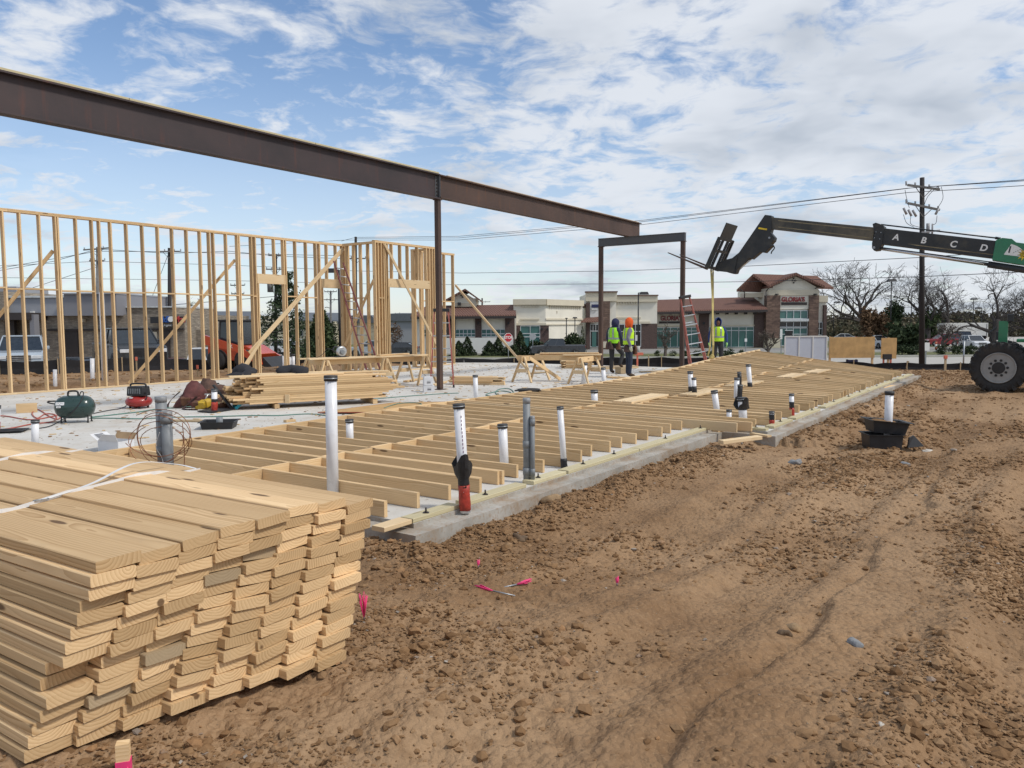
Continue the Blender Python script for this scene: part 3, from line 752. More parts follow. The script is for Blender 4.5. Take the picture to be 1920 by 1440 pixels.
for u in (726, 800): vstud(wallC, wall_c(u), BC, .038, zc - .145)
plates(wallC, wall_c(700), wall_c(814), BC, WH)
board('blocking', ab(wall_c(706), BC, 2.5), ab(wall_c(717), BC, 2.5), ST, SW, M['pine'], wallC)
board('brace', ab(wall_c(717), BC - .1, WH - .1), ab(wall_c(805), BC - .45, .62), .038, .09, M['pine_pale'], wallC)
AD0, AD1, BD = 17.45, 19.9, 15.55
wallD = thing('stud_wall', 'far short stud wall behind the step ladder, end post braced to the right', 'stud wall', ab(18.6, BD, 0), 0, 'standing stud walls')
for a_ in (17.47, 17.52, 17.57, 17.95, 18.0, 18.4, 18.45, 18.9, 19.3, 19.85): vstud(wallD, a_, BD)
for b_ in (15.2, 14.9, 14.6): vstud(wallD, 17.5, b_, across=False)
plates(wallD, AD0, AD1, BD, WH)
plates(wallD, 14.5, BD - .08, None, WH - .002, fixed=17.5)
for a0, a1 in ((18.02, 18.38), (18.92, 19.28), (19.32, 19.83)): board('blocking', ab(a0, BD, 2.5), ab(a1, BD, 2.5), ST, SW, M['pine'], wallD)
G_ = gp(1045, 706, 0)
board('brace', ab(19.9, BD - .1, 3.15), gp(988, 692, 0.02), .038, .09, M['pine_pale'], wallD)

# ================================================================ steel frame
ZB = 4.64
def ibeam(mb, A, B, h, fw, tf=0.028, tw=0.02):
    A = Vector(A); B = Vector(B)
    up = UPV
    for z0, hh, ww in ((tf / 2, tf, fw), (h / 2, h - 2 * tf, tw), (h - tf / 2, tf, fw)):
        mb.bar(A + up * z0, B + up * z0, ww, hh)
post = gp(825, 730.5, 0); post.z = 0
d_ = (post - O0); pa, pb = d_.dot(DA), d_.dot(DB)
endp = pa + 11.0
u_joint = pa
beam1 = thing('steel_beam', 'long near rusty steel beam spanning to the left out of view', 'beam', ab(pa - 6, pb, ZB), 0, 'roof beams of the steel frame')
mb = MB(); ibeam(mb, ab(pa - 15.5, pb, ZB), ab(pa - .004, pb, ZB), 0.60, 0.20); wpart('beam_body', mb, M['rust'], beam1)
mb = MB(); mb.box(ab(pa - .012, pb, ZB + .3), (0.012, .16, .54), Matrix.Rotation(-AZ + math.pi / 2, 3, 'Z')); wpart('end_plate', mb, M['steel_grey'], beam1)
for q in range(4): board('nailer', ab(pa - 15.5 + 3.87 * q, pb, ZB + .62), ab(pa - 15.5 + 3.87 * (q + 1) - .01, pb, ZB + .62), .17, .038, M['treated'], beam1)
beam2 = thing('steel_beam', 'far reddish steel beam resting on the portal frame', 'beam', ab(pa + 5, pb, ZB), 0, 'roof beams of the steel frame')
mb = MB(); ibeam(mb, ab(pa + .006, pb, ZB + .04), ab(endp + .3, pb, ZB), 0.555, 0.19); wpart('beam_body', mb, M['rust_warm'], beam2)
mb = MB(); mb.box(ab(pa + .02, pb, ZB + .3), (0.012, .16, .5), Matrix.Rotation(-AZ + math.pi / 2, 3, 'Z')); wpart('end_plate', mb, M['steel_grey'], beam2)
for q in range(3): board('nailer', ab(pa + .3 + 3.6 * q, pb, ZB + .60 - .012 * q), ab(pa + .3 + 3.6 * (q + 1) - .01, pb, ZB + .588 - .012 * q), .16, .03, M['pine_old'], beam2)
def tpost(P, z1, w_, label, mats):
    t_ = thing('steel_post', label, 'post', P, 0, 'square steel posts')
    Rz = Matrix.Rotation(-AZ, 3, 'Z')
    mb = MB(); mb.box(P + Vector((0, 0, z1 / 2 + .01)), (w_, w_, z1 - .03), Rz); wpart('tube', mb, mats, t_, bevel=.006)
    mb = MB(); mb.box(P + Vector((0, 0, .008)), (w_ * 1.9, w_ * 1.9, .016), Rz); wpart('base_plate', mb, mats, t_)
    mb = MB(); mb.box(P + Vector((0, 0, z1 - .008)), (w_ * 1.4, w_ * 1.4, .014), Rz); wpart('cap_plate', mb, mats, t_)
tpost(post, ZB, 0.118, 'brown steel post under the joint of the two beams', M['rust_warm'])
tpost(ab(pa - 13.5, pb, 0), ZB, 0.135, 'brown steel post carrying the near end of the long beam', M['rust'])
for z_ in np.arange(.10, .52, .085):
    for (bm_t, sg) in ((beam1, -1), (beam2, 1)):
        mb = MB(); c = ab(pa + sg * .055, pb - .012, ZB + z_); mb.cyl(c, c - DB * .03, .016, n=6); wpart('bolt', mb, M['bolt'], bm_t)
for (bm_t, sg) in ((beam1, -1), (beam2, 1)):
    mb = MB(); mb.box(ab(pa + sg * .055, pb - .014, ZB + .3), (.09, .010, .5), Matrix.Rotation(math.pi / 2 - AZ, 3, 'Z')); wpart('splice_plate', mb, M['steel_grey'], bm_t)
# portal frame at the far end
pr = aty(1281, 436, 26.75); PR = Vector((pr.x, pr.y, 0)); aR = (PR - O0).dot(DA); bR = (PR - O0).dot(DB)
PL = ab(aR, bR + 3.12, 0)
portal = thing('portal_frame', 'dark steel portal frame of two posts and a cross beam', 'steel frame', (PR + PL) / 2)
ht = pr.z
for P_ in (PR, PL):
    mb = MB(); mb.box(P_ + Vector((0, 0, (ht - .3) / 2)), (.135, .135, ht - .3), Matrix.Rotation(-AZ, 3, 'Z')); wpart('post', mb, M['rust_warm'], portal, bevel=.006)
    mb = MB(); mb.box(P_ + Vector((0, 0, .008)), (.26, .26, .016), Matrix.Rotation(-AZ, 3, 'Z')); wpart('base_plate', mb, M['rust_warm'], portal)
    mb = MB(); mb.box(P_ + Vector((0, 0, ht - .292)), (.19, .19, .014), Matrix.Rotation(-AZ, 3, 'Z')); wpart('cap_plate', mb, M['rust_warm'], portal)
mb = MB(); ibeam(mb, PR + Vector((0, 0, ht - .285)) - DB * .08, PL + Vector((0, 0, ht - .285)) + DB * .08, .285, .17, .014, .12); wpart('cross_beam', mb, M['steel_grey'], portal)
# ================================================================ pipe stubs
M['print_violet'] = pm('print_violet', (.20, .08, .16), .6)
def pipe(ub, vb, zv, ut, vt, D, label, mat='pvc', cap=True, bands=(), base=0.0, torn=False, n=16, depth=None, group='plastic pipe stubs rising from the slab', lead=False):
    """ub,vb: where the pipe disappears (height zv there); ut,vt: its top"""
    P_ = gp(ub, vb, zv) if depth is None else aty(ub, vb, depth)
    T_ = aty(ut, vt, P_.y)
    k = (T_ - P_); B_ = P_ - k * ((P_.z - base) / max(k.z, .01)); B_.z = base
    t_ = thing('pipe_stub', label, 'pipe', B_, 0, group)
    r = D / 2; ax = (T_ - B_); H_ = ax.length; ax.normalize()
    hcap = 0.05 * (D / .11) if cap else 0.0
    mb = MB(); mb.cyl(B_ - ax * .02, T_ - ax * hcap * .6, r, n=n)
    if not cap: mb.cyl(T_ - ax * .02, T_ + ax * .0005, r * .86, n=n)
    if lead:   # printed line along the pipe
        side = (CPOS - B_); side.z = 0; side.normalize(); q = side.cross(UPV) * -.35 + side
        q.normalize(); mb2 = MB()
        for z0 in np.arange(.34 * H_, H_ - .1, .034): mb2.box(B_ + ax * z0 + q * r, (.006, .006, .02))
    tb_ = wpart('tube', mb, M[mat], t_)
    if lead: wpart('printed_line', mb2, M['print_violet'], tb_)
    if cap:
        mb = MB(); mb.cyl(T_ - ax * hcap, T_, r * 1.16, n=n); wpart('rubber_cap', mb, M['rubber'], t_)
        mb = MB(); mb.cyl(T_ - ax * hcap * .62, T_ - ax * hcap * .42, r * 1.19, n=n); wpart('hose_clamp', mb, M['galv'], t_)
    for (mt, f0, f1) in bands:
        mb = MB(); prof = []
        for q in range(5):
            f_ = f0 + (f1 - f0) * q / 4.0; prof.append((r * (1.07 + random.uniform(-.01, .08)), f_ * H_))
        R_ = ax.to_track_quat('Z', 'Y').to_matrix(); i0 = len(mb.v)
        mb.lathe(prof, 14, B_, R_)
        mb.v = [tuple(Vector(p) + Vector((random.uniform(-1, 1), random.uniform(-1, 1), random.uniform(-1, 1))) * r * .07) for p in mb.v]
        wpart({'black_film': 'black_wrap', 'red_tape': 'red_tape_wrap'}[mt], mb, M[mt], t_)
    if torn:
        f0, f1 = torn; mb = MB(); R_ = ax.to_track_quat('Z', 'Y').to_matrix(); n_ = 18; i0 = len(mb.v); V_ = []
        for lev, (rr2, ff) in enumerate(((1.12, f0), (1.62, f0 + (f1 - f0) * .5), (1.85, f1))):
            for k_ in range(n_):
                an = 2 * math.pi * k_ / n_; rad_ = r * rr2 * (1 + .18 * math.sin(an * 3 + 1) * lev / 2)
                dz_ = (.060 * math.sin(an * 2 + .7) + random.uniform(-.03, .03)) * lev / 2 * (D / .1)
                V_.append(B_ + R_ @ Vector((rad_ * math.cos(an), rad_ * math.sin(an), ff * H_ + dz_)))
        mb.addv(V_)
        for l_ in range(2):
            for k_ in range(n_): mb.addf([(l_ * n_ + k_, l_ * n_ + (k_ + 1) % n_, (l_ + 1) * n_ + (k_ + 1) % n_, (l_ + 1) * n_ + k_)])
        wpart('torn_sleeve', mb, M['black_film'], t_)
    return t_
pipe(624, 910, .10, 620, 704, .112, 'tallest white capped pipe beside the lumber bundle, standing between the near studs')
pipe(656, 818, .14, 655, 786, .098, 'short white capped pipe just right of the tallest white pipe')
pipe(872, 948, .04, 860, 757, .092, 'tall white capped pipe with torn black sleeve and red tape foot at the sill', bands=(('red_tape', .0, .24), ('black_film', .22, .36)), torn=(.30, .47), lead=True)
pipe(945, 858, .14, 942, 795, .100, 'dirty white capped pipe left of the twin grey conduits')
pipe(1058, 878, .0, 1050, 762, .068, 'thin white capped pipe leaning left with black foot at the sill', bands=(('black_film', .0, .16),))
pipe(66, 835, .0, 66, 787, .094, 'short white capped pipe on the slab behind the lumber bundle, far left')
pipe(893, 754, .0, 891, 703, .098, 'white pipe on the slab right of the steel post, dark ring at its foot')
pipe(1094, 720, .0, 1097, 680, .125, 'white pipe standing on a black disc under the right saw table')
pipe(1133, 731, .0, 1131, 689, .105, 'white pipe with grey cap at the right leg of the saw table')
pipe(1115, 753, .14, 1114, 731, .125, 'short thick white pipe with grey cap among the far studs')
pipe(1072, 745, .0, 1072, 729, .085, 'tiny white pipe with black cap by the rubber tub')
pipe(1092, 742, .0, 1092, 731, .105, 'uncapped tiny white pipe end near the rubber tub', cap=False)
pipe(1297, 751, .0, 1294, 696, .105, 'taller of the twin white pipes wrapped black and red', bands=(('red_tape', 0, .22), ('black_film', .2, .48)))
pipe(1303, 755, .0, 1301, 708, .088, 'shorter of the twin white pipes wrapped black and red', bands=(('red_tape', 0, .22), ('black_film', .2, .66)))
pipe(1344, 768, .12, 1339, 732, .105, 'white capped pipe tilting slightly, alone between the far studs')
pipe(1380, 750, .10, 1382, 708, .098, 'white capped pipe behind the black wrapped pipe')
pipe(1388, 740, .10, 1386, 697, .075, 'slim black wrapped pipe behind the white pipe group', bands=(('black_film', .3, .93),))
pipe(1386, 760, .02, 1388, 721, .092, 'black wrapped pipe with red foot before the white pipe group', bands=(('red_tape', 0, .3), ('black_film', .25, .95)))
pipe(1407, 733, .10, 1403, 683, .100, 'tall white pipe with black lower half among the far studs', bands=(('black_film', .15, .42),))
pipe(1393, 780, .14, 1391, 745, .130, 'thick white capped pipe with torn black skirt near the slab jog', torn=(.55, .80))
pipe(1367, 781, .14, 1367, 768, .078, 'tiny white capped pipe beside the thick skirted pipe')
pipe(1447, 796, .02, 1447, 771, .075, 'small black capped pipe with red foot right of the slab jog', bands=(('red_tape', 0, .42), ('black_film', .4, .8)))
pipe(1485, 781, .02, 1484, 738, .078, 'slim white, black and red pipe standing at the far sill', bands=(('red_tape', 0, .42), ('black_film', .38, .66)))
pipe(402, 772, .0, 402, 729, .105, 'white pipe with red foot in front of the tool heap', bands=(('red_tape', 0, .45), ('black_film', .42, .56)))
pipe(-8, 812, .0, -6, 760, .10, 'white pipe with red foot cut by the left picture edge', bands=(('red_tape', 0, .4),))
# uncapped ducts behind the wall
for (ub, vb, ut, vt, D, lb_) in ((103, 735, 103, 693, .10, 'short white pipe standing behind the third stud of the left wall'), (173, 727, 173, 672, .12, 'white pipe standing behind the sixth stud of the left wall'), (197, 727, 190, 548, .16, 'tall tapering pale grey pole behind the left stud wall')):
    P_ = gp(ub, vb - 8, -.05); T_ = aty(ut, vt, P_.y)
    mb = MB(); mb.cyl(P_ - Vector((0, 0, .3)), T_, D / 2 * (1.15 if D > .15 else 1), D / 2 * (.8 if D > .15 else 1), n=14)
    wobj('white_pipe', mb, M['pvc'], lb_, 'pipe', 'pale pipes behind the left stud wall')
for k, (u, vt, vb) in enumerate(((532, 664, 692), (545, 666, 694), (550, 665, 694))):
    P_ = gp(u, vb, -.05); T_ = aty(u, vt, P_.y); t_ = thing('pipe_stub', ['white capped pipe behind the door opening, nearest the pine', 'left pipe of the close white pair behind the stud wall', 'right pipe of the close white pair behind the stud wall'][k], 'pipe', P_, 0, 'white pipes behind the door opening')
    mb = MB(); mb.cyl(P_ - Vector((0, 0, .2)), T_, .055, n=12); wpart('tube', mb, M['pvc'], t_); mb = MB(); mb.cyl(T_ - Vector((0, 0, .05)), T_ + Vector((0, 0, .01)), .064, n=12); wpart('rubber_cap', mb, M['rubber'], t_)

def conduit_pair(label, P, tops, rs, offs, coil):
    t_ = thing('conduit_pair', label, 'conduit', P, 0, 'grey electrical conduits')
    for k, (h, r, o) in enumerate(zip(tops, rs, offs)):
        B_ = P + o; mb = MB(); mb.cyl(B_ - Vector((0, 0, .05)), B_ + Vector((0, 0, h)), r, n=14); wpart('conduit', mb, M['conduit'], t_)
        for f_ in ((.42, .10) if k == 0 else (.12, .86)):
            mb = MB(); mb.cyl(B_ + Vector((0, 0, h * f_)), B_ + Vector((0, 0, h * f_ + .07)), r * 1.14, n=14); wpart('coupling', mb, M['conduit'], t_)
        mb = MB(); mb.cyl(B_ + Vector((0, 0, h - .05)), B_ + Vector((0, 0, h + .004)), r * 1.06, n=14); wpart('tape_end', mb, M['duct_tape'], t_)
    return t_
M['duct_tape'] = pm('duct_tape', (0.26, 0.265, 0.27), 0.4, var=.3, scale=25, bmp=.3)
P_ = gp(988, 905, 0.0)
conduit_pair('twin grey conduits strapped together at the sill, right of the near pipes', P_, [aty(989, 747, P_.y).z, aty(998, 780, P_.y).z], [.037, .023], [Vector((0, 0, 0)), Vector((.058, -.03, 0))], False)
P_ = aty(307, 884, 7.5); P_.z = 0
cp = conduit_pair('thick pair of grey conduits with copper wire coils behind the lumber bundle', P_, [aty(305, 744, 7.5).z, aty(320, 771, 7.45).z], [.052, .05], [Vector((0, 0, 0)), Vector((.075, -.06, 0))], True)
M['copper'] = pm('copper', (0.30, 0.13, 0.07), .4, metal=.6, var=.2); M['wire_grey'] = pm('wire_grey', (.35, .35, .35), .5, metal=.3)
for k in range(6):
    mb = MB(); cz = P_.z + .48 + .05 * (k % 3); r1, r2 = .20 + .025 * k, .17 + .02 * ((k * 7) % 4); ph = k * .7; pts = []
    for q in range(26):
        an = 2 * math.pi * q / 25.0 * (.8 if k % 2 else 1.0) + ph
        pts.append(P_ + Vector((.04 + r1 * math.cos(an) - .03 * (k % 2), -.1 + .05 * math.sin(an * 2 + k), cz - P_.z + .02 + r2 * math.sin(an))))
    mb.tube(pts, .0035, 5); wpart('wire_loop', mb, M['copper'], cp)
mb = MB(); mb.tube(spline([P_ + Vector((.03, -.12, .62)), P_ + Vector((.0, -.14, .48)), P_ + Vector((.05, -.13, .36)), P_ + Vector((.06, -.15, .2)), P_ + Vector((.0, -.14, .02))]), .004, 5); wpart('wire', mb, M['wire_grey'], cp)
mb = MB(); mb.tube(spline([P_ + Vector((.22, -.05, .7)), P_ + Vector((.25, -.1, .4)), P_ + Vector((.22, -.1, .1)), P_ + Vector((.2, -.1, -.1))]), .004, 5); wpart('wire', mb, M['copper'], cp)

# ================================================================ compressors
M['green_paint'] = pm('green_paint', (.018, .045, .04), .3, var=.2, coat=.5, dirt=.15); M['red_paint'] = pm('red_paint', (.30, .022, .018), .35, var=.2, coat=.3, dirt=.15)
M['black_plastic'] = pm('black_plastic', (.025, .025, .027), .5, var=.3, dirt=.15); M['white_print'] = pm('white_print', (.72, .72, .72), .6, var=.08); M['dark_print'] = pm('dark_print', (.05, .05, .06), .6)
P_ = gp(142, 792, 0); gc = thing('air_compressor', 'dark green horizontal tank air compressor with white decals on the slab', 'compressor', P_, rad(12))
mb = MB(); R_ = Matrix.Rotation(rad(90), 3, 'Y'); prof = [(.001, -.31), (.06, -.305), (.12, -.28), (.165, -.235), (.19, -.17), (.196, -.08), (.196, .08), (.19, .17), (.165, .235), (.12, .28), (.06, .305), (.001, .31)]
mb.smooth = True; mb.lathe(prof, 24, (0, 0, .265), R_); mb.build('tank', M['green_paint'], gc, local=Matrix())
for x_ in (-.19, .22):
    for y_ in (-.1, .1):
        mb = MB(); mb.cyl((x_, y_, 0), (x_, y_ * .8, .14), .012, n=8); mb.cyl((x_, y_, 0), (x_, y_, .015), .02, n=8); mb.build('foot', M['black_plastic'], gc, local=Matrix())
mb = MB(); mb.tube(spline([(-.10, 0, .44), (-.09, 0, .52), (-.02, 0, .535), (.05, 0, .52), (.06, 0, .44)]), .016, 8); mb.build('handle', M['black_plastic'], gc, local=Matrix())
mb = MB(); mb.tube(spline([(.09, -.04, .45), (.12, -.05, .52), (.16, -.06, .5), (.15, -.16, .38), (.06, -.2, .24), (-.06, -.215, .12), (-.12, -.3, .02)]), .009, 6); mb.build('hose', M['black_plastic'], gc, local=Matrix())
mb = MB(); mb.tube(spline([(-.29, 0, .32), (-.38, -.02, .34), (-.41, -.02, .36), (-.36, -.02, .37), (-.26, 0, .37)]), .012, 6); mb.build('carry_bar', M['black_plastic'], gc, local=Matrix())
def decal(par, c, wd, hg, lines, r0=.196, cz=.265):
    """curved white label on the tank"""
    mb = MB(); n_ = 5
    for k in range(n_):
        a0 = c[1] + hg / r0 * (k / n_ - .5); a1 = c[1] + hg / r0 * ((k + 1) / n_ - .5); rr2 = r0 + .0025
        mb.quad((c[0] - wd / 2, -rr2 * math.cos(a0), cz + rr2 * math.sin(a0)), (c[0] + wd / 2, -rr2 * math.cos(a0), cz + rr2 * math.sin(a0)), (c[0] + wd / 2, -rr2 * math.cos(a1), cz + rr2 * math.sin(a1)), (c[0] - wd / 2, -rr2 * math.cos(a1), cz + rr2 * math.sin(a1)))
    d_ = mb.build('decal', M['white_print'], par, local=Matrix())
    mb = MB()
    for (x0, x1, f_) in lines:
        a0 = c[1] + hg / r0 * (f_ - .08); a1 = c[1] + hg / r0 * (f_ + .08); rr2 = r0 + .005
        mb.quad((c[0] + wd * x0, -rr2 * math.cos(a0), cz + rr2 * math.sin(a0)), (c[0] + wd * x1, -rr2 * math.cos(a0), cz + rr2 * math.sin(a0)), (c[0] + wd * x1, -rr2 * math.cos(a1), cz + rr2 * math.sin(a1)), (c[0] + wd * x0, -rr2 * math.cos(a1), cz + rr2 * math.sin(a1)))
    mb.build('print', M['dark_print'], d_, local=Matrix())
decal(gc, (-.17, .38), .13, .05, [(-.4, -.3, 0), (-.25, -.15, .1), (-.1, 0, -.1), (.05, .15, 0), (.2, .3, .1), (.33, .42, -.05)]); decal(gc, (-.19, .10), .07, .03, [(-.3, .3, 0)])
P_ = gp(261, 765, 0); rc = thing('air_compressor', 'red pancake air compressor with black motor housing on the slab', 'compressor', P_, rad(-10))
mb = MB(); mb.lathe([(.02, .03), (.15, .035), (.22, .065), (.247, .11), (.25, .135), (.247, .16), (.215, .205), (.14, .235), (.02, .24)], 26); mb.build('tank', M['red_paint'], rc, local=Matrix())
for k in range(4):
    an = k * math.pi / 2 + .6; mb = MB(); mb.cyl((.16 * math.cos(an), .16 * math.sin(an), 0), (.16 * math.cos(an), .16 * math.sin(an), .06), .022, n=8); mb.build('foot', M['black_plastic'], rc, local=Matrix())
mb = MB(); mb.box((0, 0, .34), (.36, .26, .19), taper=.93); h_ = mb.build('motor_housing', M['black_plastic'], rc, local=Matrix(), bevel=.025)
mb = MB()
for k in range(7): mb.box((-.12 + .04 * k, -.134, .345), (.014, .012, .10))
mb.build('vent_grille', M['conduit'], h_, local=Matrix())
mb = MB(); mb.tube(spline([(-.17, 0, .42), (-.15, 0, .475), (0, 0, .485), (.15, 0, .475), (.17, 0, .42)]), .017, 8); mb.build('handle', M['black_plastic'], rc, local=Matrix())
mb = MB(); mb.quad((-.06, -.205, .208), (.02, -.22, .208), (.02, -.185, .224), (-.06, -.18, .224)); mb.build('decal', M['white_print'], rc, local=Matrix.Translation((0, -.008, .004)))
mb = MB(); mb.tube(spline([(.17, -.05, .3), (.24, -.08, .3), (.235, -.1, .2), (.2, -.1, .16)]), .011, 6); mb.build('air_line', M['black_plastic'], rc, local=Matrix())

# ================================================================ hoses and cords on the slab
def cord(name, px, r, mat, label, cat, zs=.012, group='hoses and cords on the slab'):
    pts = spline([gp(u, v, zs) for u, v in px], 6); mb = MB()
    mb.tube(pts, r, 6); return wobj(name, mb, M[mat], label, cat, group)
M['hose_red'] = pm('hose_red', (.42, .10, .07), .5); M['hose_green'] = pm('hose_green', (.10, .22, .18), .5)
cord('air_hose', [(-20, 808), (20, 803), (60, 795), (100, 790), (104, 778), (85, 776), (70, 784), (60, 775), (72, 768), (92, 780), (108, 786), (112, 778), (60, 787), (10, 780), (-20, 781)], .011, 'hose_red', 'tangled red air hose beside the green compressor', 'hose')
cord('power_cord', [(-20, 812), (40, 806), (90, 800), (118, 786), (130, 780)], .008, 'black_plastic', 'black cord running left from the green compressor', 'cord')
cord('power_cord', [(168, 777), (190, 772), (212, 768), (225, 766), (237, 760), (240, 748)], .008, 'black_plastic', 'black cord from the green to the red compressor', 'cord')
cord('air_hose', [(170, 782), (200, 779), (235, 775), (262, 772), (300, 766), (340, 764), (380, 760)], .010, 'hose_green', 'dark green hose passing in front of the red compressor', 'hose')
cord('air_hose', [(168, 784), (210, 784), (260, 785), (330, 782), (400, 781), (470, 779), (520, 779), (580, 776), (620, 780), (660, 782)], .010, 'hose_green', 'long green hose stretched across the slab past the black tray', 'hose')
cord('air_hose', [(860, 752), (900, 748), (925, 742), (950, 740), (958, 736), (940, 733), (918, 737), (912, 741), (935, 743), (962, 737), (955, 729), (935, 730), (930, 738), (948, 741), (985, 737), (1010, 735), (1050, 733), (1090, 731)], .011, 'hose_green', 'coiled green hose next to the rubber tub', 'hose')
cord('air_hose', [(700, 748), (760, 743), (830, 738), (860, 737)], .009, 'hose_green', 'thin green hose in front of the white boxes', 'hose')

# ================================================================ timber stack with clutter on the slab
LD = Vector((.90, .436, 0)).normalized(); WD = Vector((-LD.y, LD.x, 0))
K0 = gp(484, 768, 0)
stack = thing('lumber_stack', 'loose stack of pine boards on the slab left of the saw table', 'lumber', K0 + LD * 1.3 + WD * .4)
for i in range(13):
    for j in range(6):
        rr_ = random.Random(900 + i * 7 + j)
        st = -.10 * j * (1.1 - i / 20) + rr_.uniform(-.22, .12) + (-.25 if i < 4 else 0); L_ = 2.75 + rr_.uniform(-.15, .25) - (.35 if i > 8 else 0)
        z_ = .10 + .020 + i * .040
        e = K0 + WD * (.07 + j * .142) + LD * st; e.z = z_
        f_ = e + LD * L_; f_.z = z_ + (.02 if i == 0 else 0)
        board('board', e, f_, .138, .037, M['pine' if (i + j) % 4 else 'pine_bundle'], stack)
for q in (.35, 2.3): board('dunnage', K0 + LD * q - WD * .05 + Vector((0, 0, .045)), K0 + LD * q + WD * .95 + Vector((0, 0, .045)), .09, .085, M['pine'], stack)
o = board('prop_block', K0 + LD * .55 - WD * .03 + Vector((0, 0, .10)), K0 + LD * .55 - WD * .03 + Vector((0, 0, .27)), .09, .038, M['pine_pale'], stack)
TOPZ = .10 + .04 * 13
for (s_, w_, L_, an) in ((-.5, .1, 2.2, .02), (.1, .4, 2.6, -.03), (-.2, .62, 1.9, .05)):
    e = K0 + LD * s_ + WD * w_; e.z = TOPZ + .022; board('board', e, e + LD * L_ + WD * an * L_, .138, .037, M['pine_pale'], stack)
def lump(name, c, sx, sy, sz, mats, label, cat, seed=0, amp=.35, rz=0.0, parent=None, mi=None):
    bm = bmesh.new(); bmesh.ops.create_icosphere(bm, subdivisions=3, radius=1.0); rr_ = random.Random(seed)
    fr = [(Vector((rr_.uniform(-1, 1), rr_.uniform(-1, 1), rr_.uniform(-1, 1))) * rr_.uniform(2, 5), rr_.uniform(0, 6)) for _ in range(7)]
    fr2 = [(f_ * 2.6, p_ * 1.7) for f_, p_ in fr]
    for v in bm.verts:
        q = sum(math.sin(v.co.dot(f_) + p_) for f_, p_ in fr) / 7 + .5 * sum(abs(math.sin(v.co.dot(f_) + p_)) - .6 for f_, p_ in fr2) / 7; k = 1 + amp * q * 1.6
        v.co = Vector((v.co.x * sx * k, v.co.y * sy * k, max(-.02, v.co.z * sz * k)))
    for f in bm.faces: f.smooth = True
    me = bpy.data.meshes.new(name); bm.to_mesh(me); bm.free(); me.materials.append(mats)
    mw = Matrix.Translation(c) @ Matrix.Rotation(rz, 4, 'Z')
    o = obj(name, me, parent, mw)
    if parent is None: tag(o, label, cat)
    return o
M['cloth_black'] = pm('cloth_black', (.03, .03, .035), .9, bmp=.4); M['leather'] = pm('leather', (.12, .055, .03), .65, var=.4, scale=9, bmp=.4); M['leather_dark'] = pm('leather_dark', (.06, .032, .028), .7, var=.4, bmp=.4); M['yellow'] = pm('yellow', (.52, .34, .03), .55, var=.25, dirt=.3); M['teal'] = pm('teal', (.02, .33, .42), .4, var=.15)
e = K0 + LD * .75 + WD * .5; e.z = TOPZ + .03; lump('folded_cloth', e, .24, .17, .13, M['cloth_black'], 'dark grey bundled cloth on top of the slab lumber stack', 'cloth', 3, .9)
e = K0 + LD * -.15 + WD * .75; e.z = TOPZ + .03; lump('jacket', e, .28, .18, .13, M['cloth_black'], 'crumpled black jacket on the left end of the slab lumber stack', 'jacket', 5, .9)
# heap of tool belts in front of the stack
H0 = gp(385, 764, 0)
def pouch(label, P, rz, w_, d_, h_, mat, lean=.25, extra=()):
    """tool pouch: tapered bag with open pockets, flap and belt strap"""
    t_ = thing('tool_pouch', label, 'tool pouch', P, rz); R_ = Matrix.Rotation(lean, 3, 'X')
    lump('bag', Vector(P), w_ * .58, d_ * .8, h_, M[mat], None, None, int(w_ * 1000), .75, rz, parent=t_)
    for k in (-1, 1): mb = MB(); mb.box((k * w_ * .24, -d_ * .62, h_ * .36), (w_ * .42, d_ * .5, h_ * .5), R_, taper=1.15); mb.build('pocket', M['leather' if k < 0 else mat], t_, local=Matrix(), bevel=.02)
    mb = MB(); ribbon(mb, spline([(-w_ * .5, 0, h_ * .9), (-w_ * .9, -.06, h_ * .5), (-w_ * 1.1, -.2, .02), (-w_ * .5, -.32, .015), (w_ * .3, -.3, .012)], 5), .055, up=Vector((0, .4, 1)), th=.004); mb.build('belt', M['leather_dark'], t_, local=Matrix())
    for k, (mt, x_, L_) in enumerate(extra): mb = MB(); mb.cyl((x_, 0, h_ * .6), (x_ + .05, .04, h_ * .6 + L_), .016, n=8); mb.bar((x_ - .02, .04, h_ * .6 + L_), (x_ + .11, .04, h_ * .6 + L_), .025, .03); mb.build('hammer', M[mt], t_, local=Matrix())
M['maroon_bag'] = pm('maroon_bag', (.13, .045, .04), .7, var=.4, scale=9, bmp=.4); M['leather_brown'] = pm('leather_brown', (.10, .055, .04), .7, var=.4, scale=9, bmp=.4)
pouch('reddish brown tool pouch heaped on the slab, leftmost of the tool heap', gp(358, 762, 0), rad(20), .38, .22, .34, 'maroon_bag')
pouch('yellow and black tool pouch in front of the heap by the stack', gp(382, 766, 0), rad(-15), .28, .18, .26, 'yellow', .45, (('alu', .03, .12),))
pouch('dark brown leather bag standing behind the red footed pipe', gp(404, 757, 0) + Vector((0, .2, 0)), rad(10), .52, .24, .50, 'leather_brown', .1, (('black_plastic', -.1, .1),))
pouch('tan pouch leaning against the black angle frame', gp(420, 766, 0), rad(-30), .2, .13, .22, 'leather', .4)
t_ = thing('angle_frame', 'black triangular frame with flat base in front of the stack', 'frame', gp(405, 768, 0))
mb = MB(); mb.bar(gp(405, 736, 0) * 1.0 + Vector((0, 0, 0)), gp(405, 736, 0) + Vector((0, 0, .01)), .01, .01); mb = MB()
a_ = gp(436, 767, .02); b_ = aty(400, 722, a_.y + .1); mb.bar(a_, b_, .05, .03); wpart('strut', mb, M['black_plastic'], t_)
mb = MB(); mb.prism([gp(370, 772, .012), gp(398, 774, .012), gp(438, 768, .012), gp(410, 765, .012)], (0, 0, .02)); wpart('base_plate', mb, M['black_plastic'], t_)
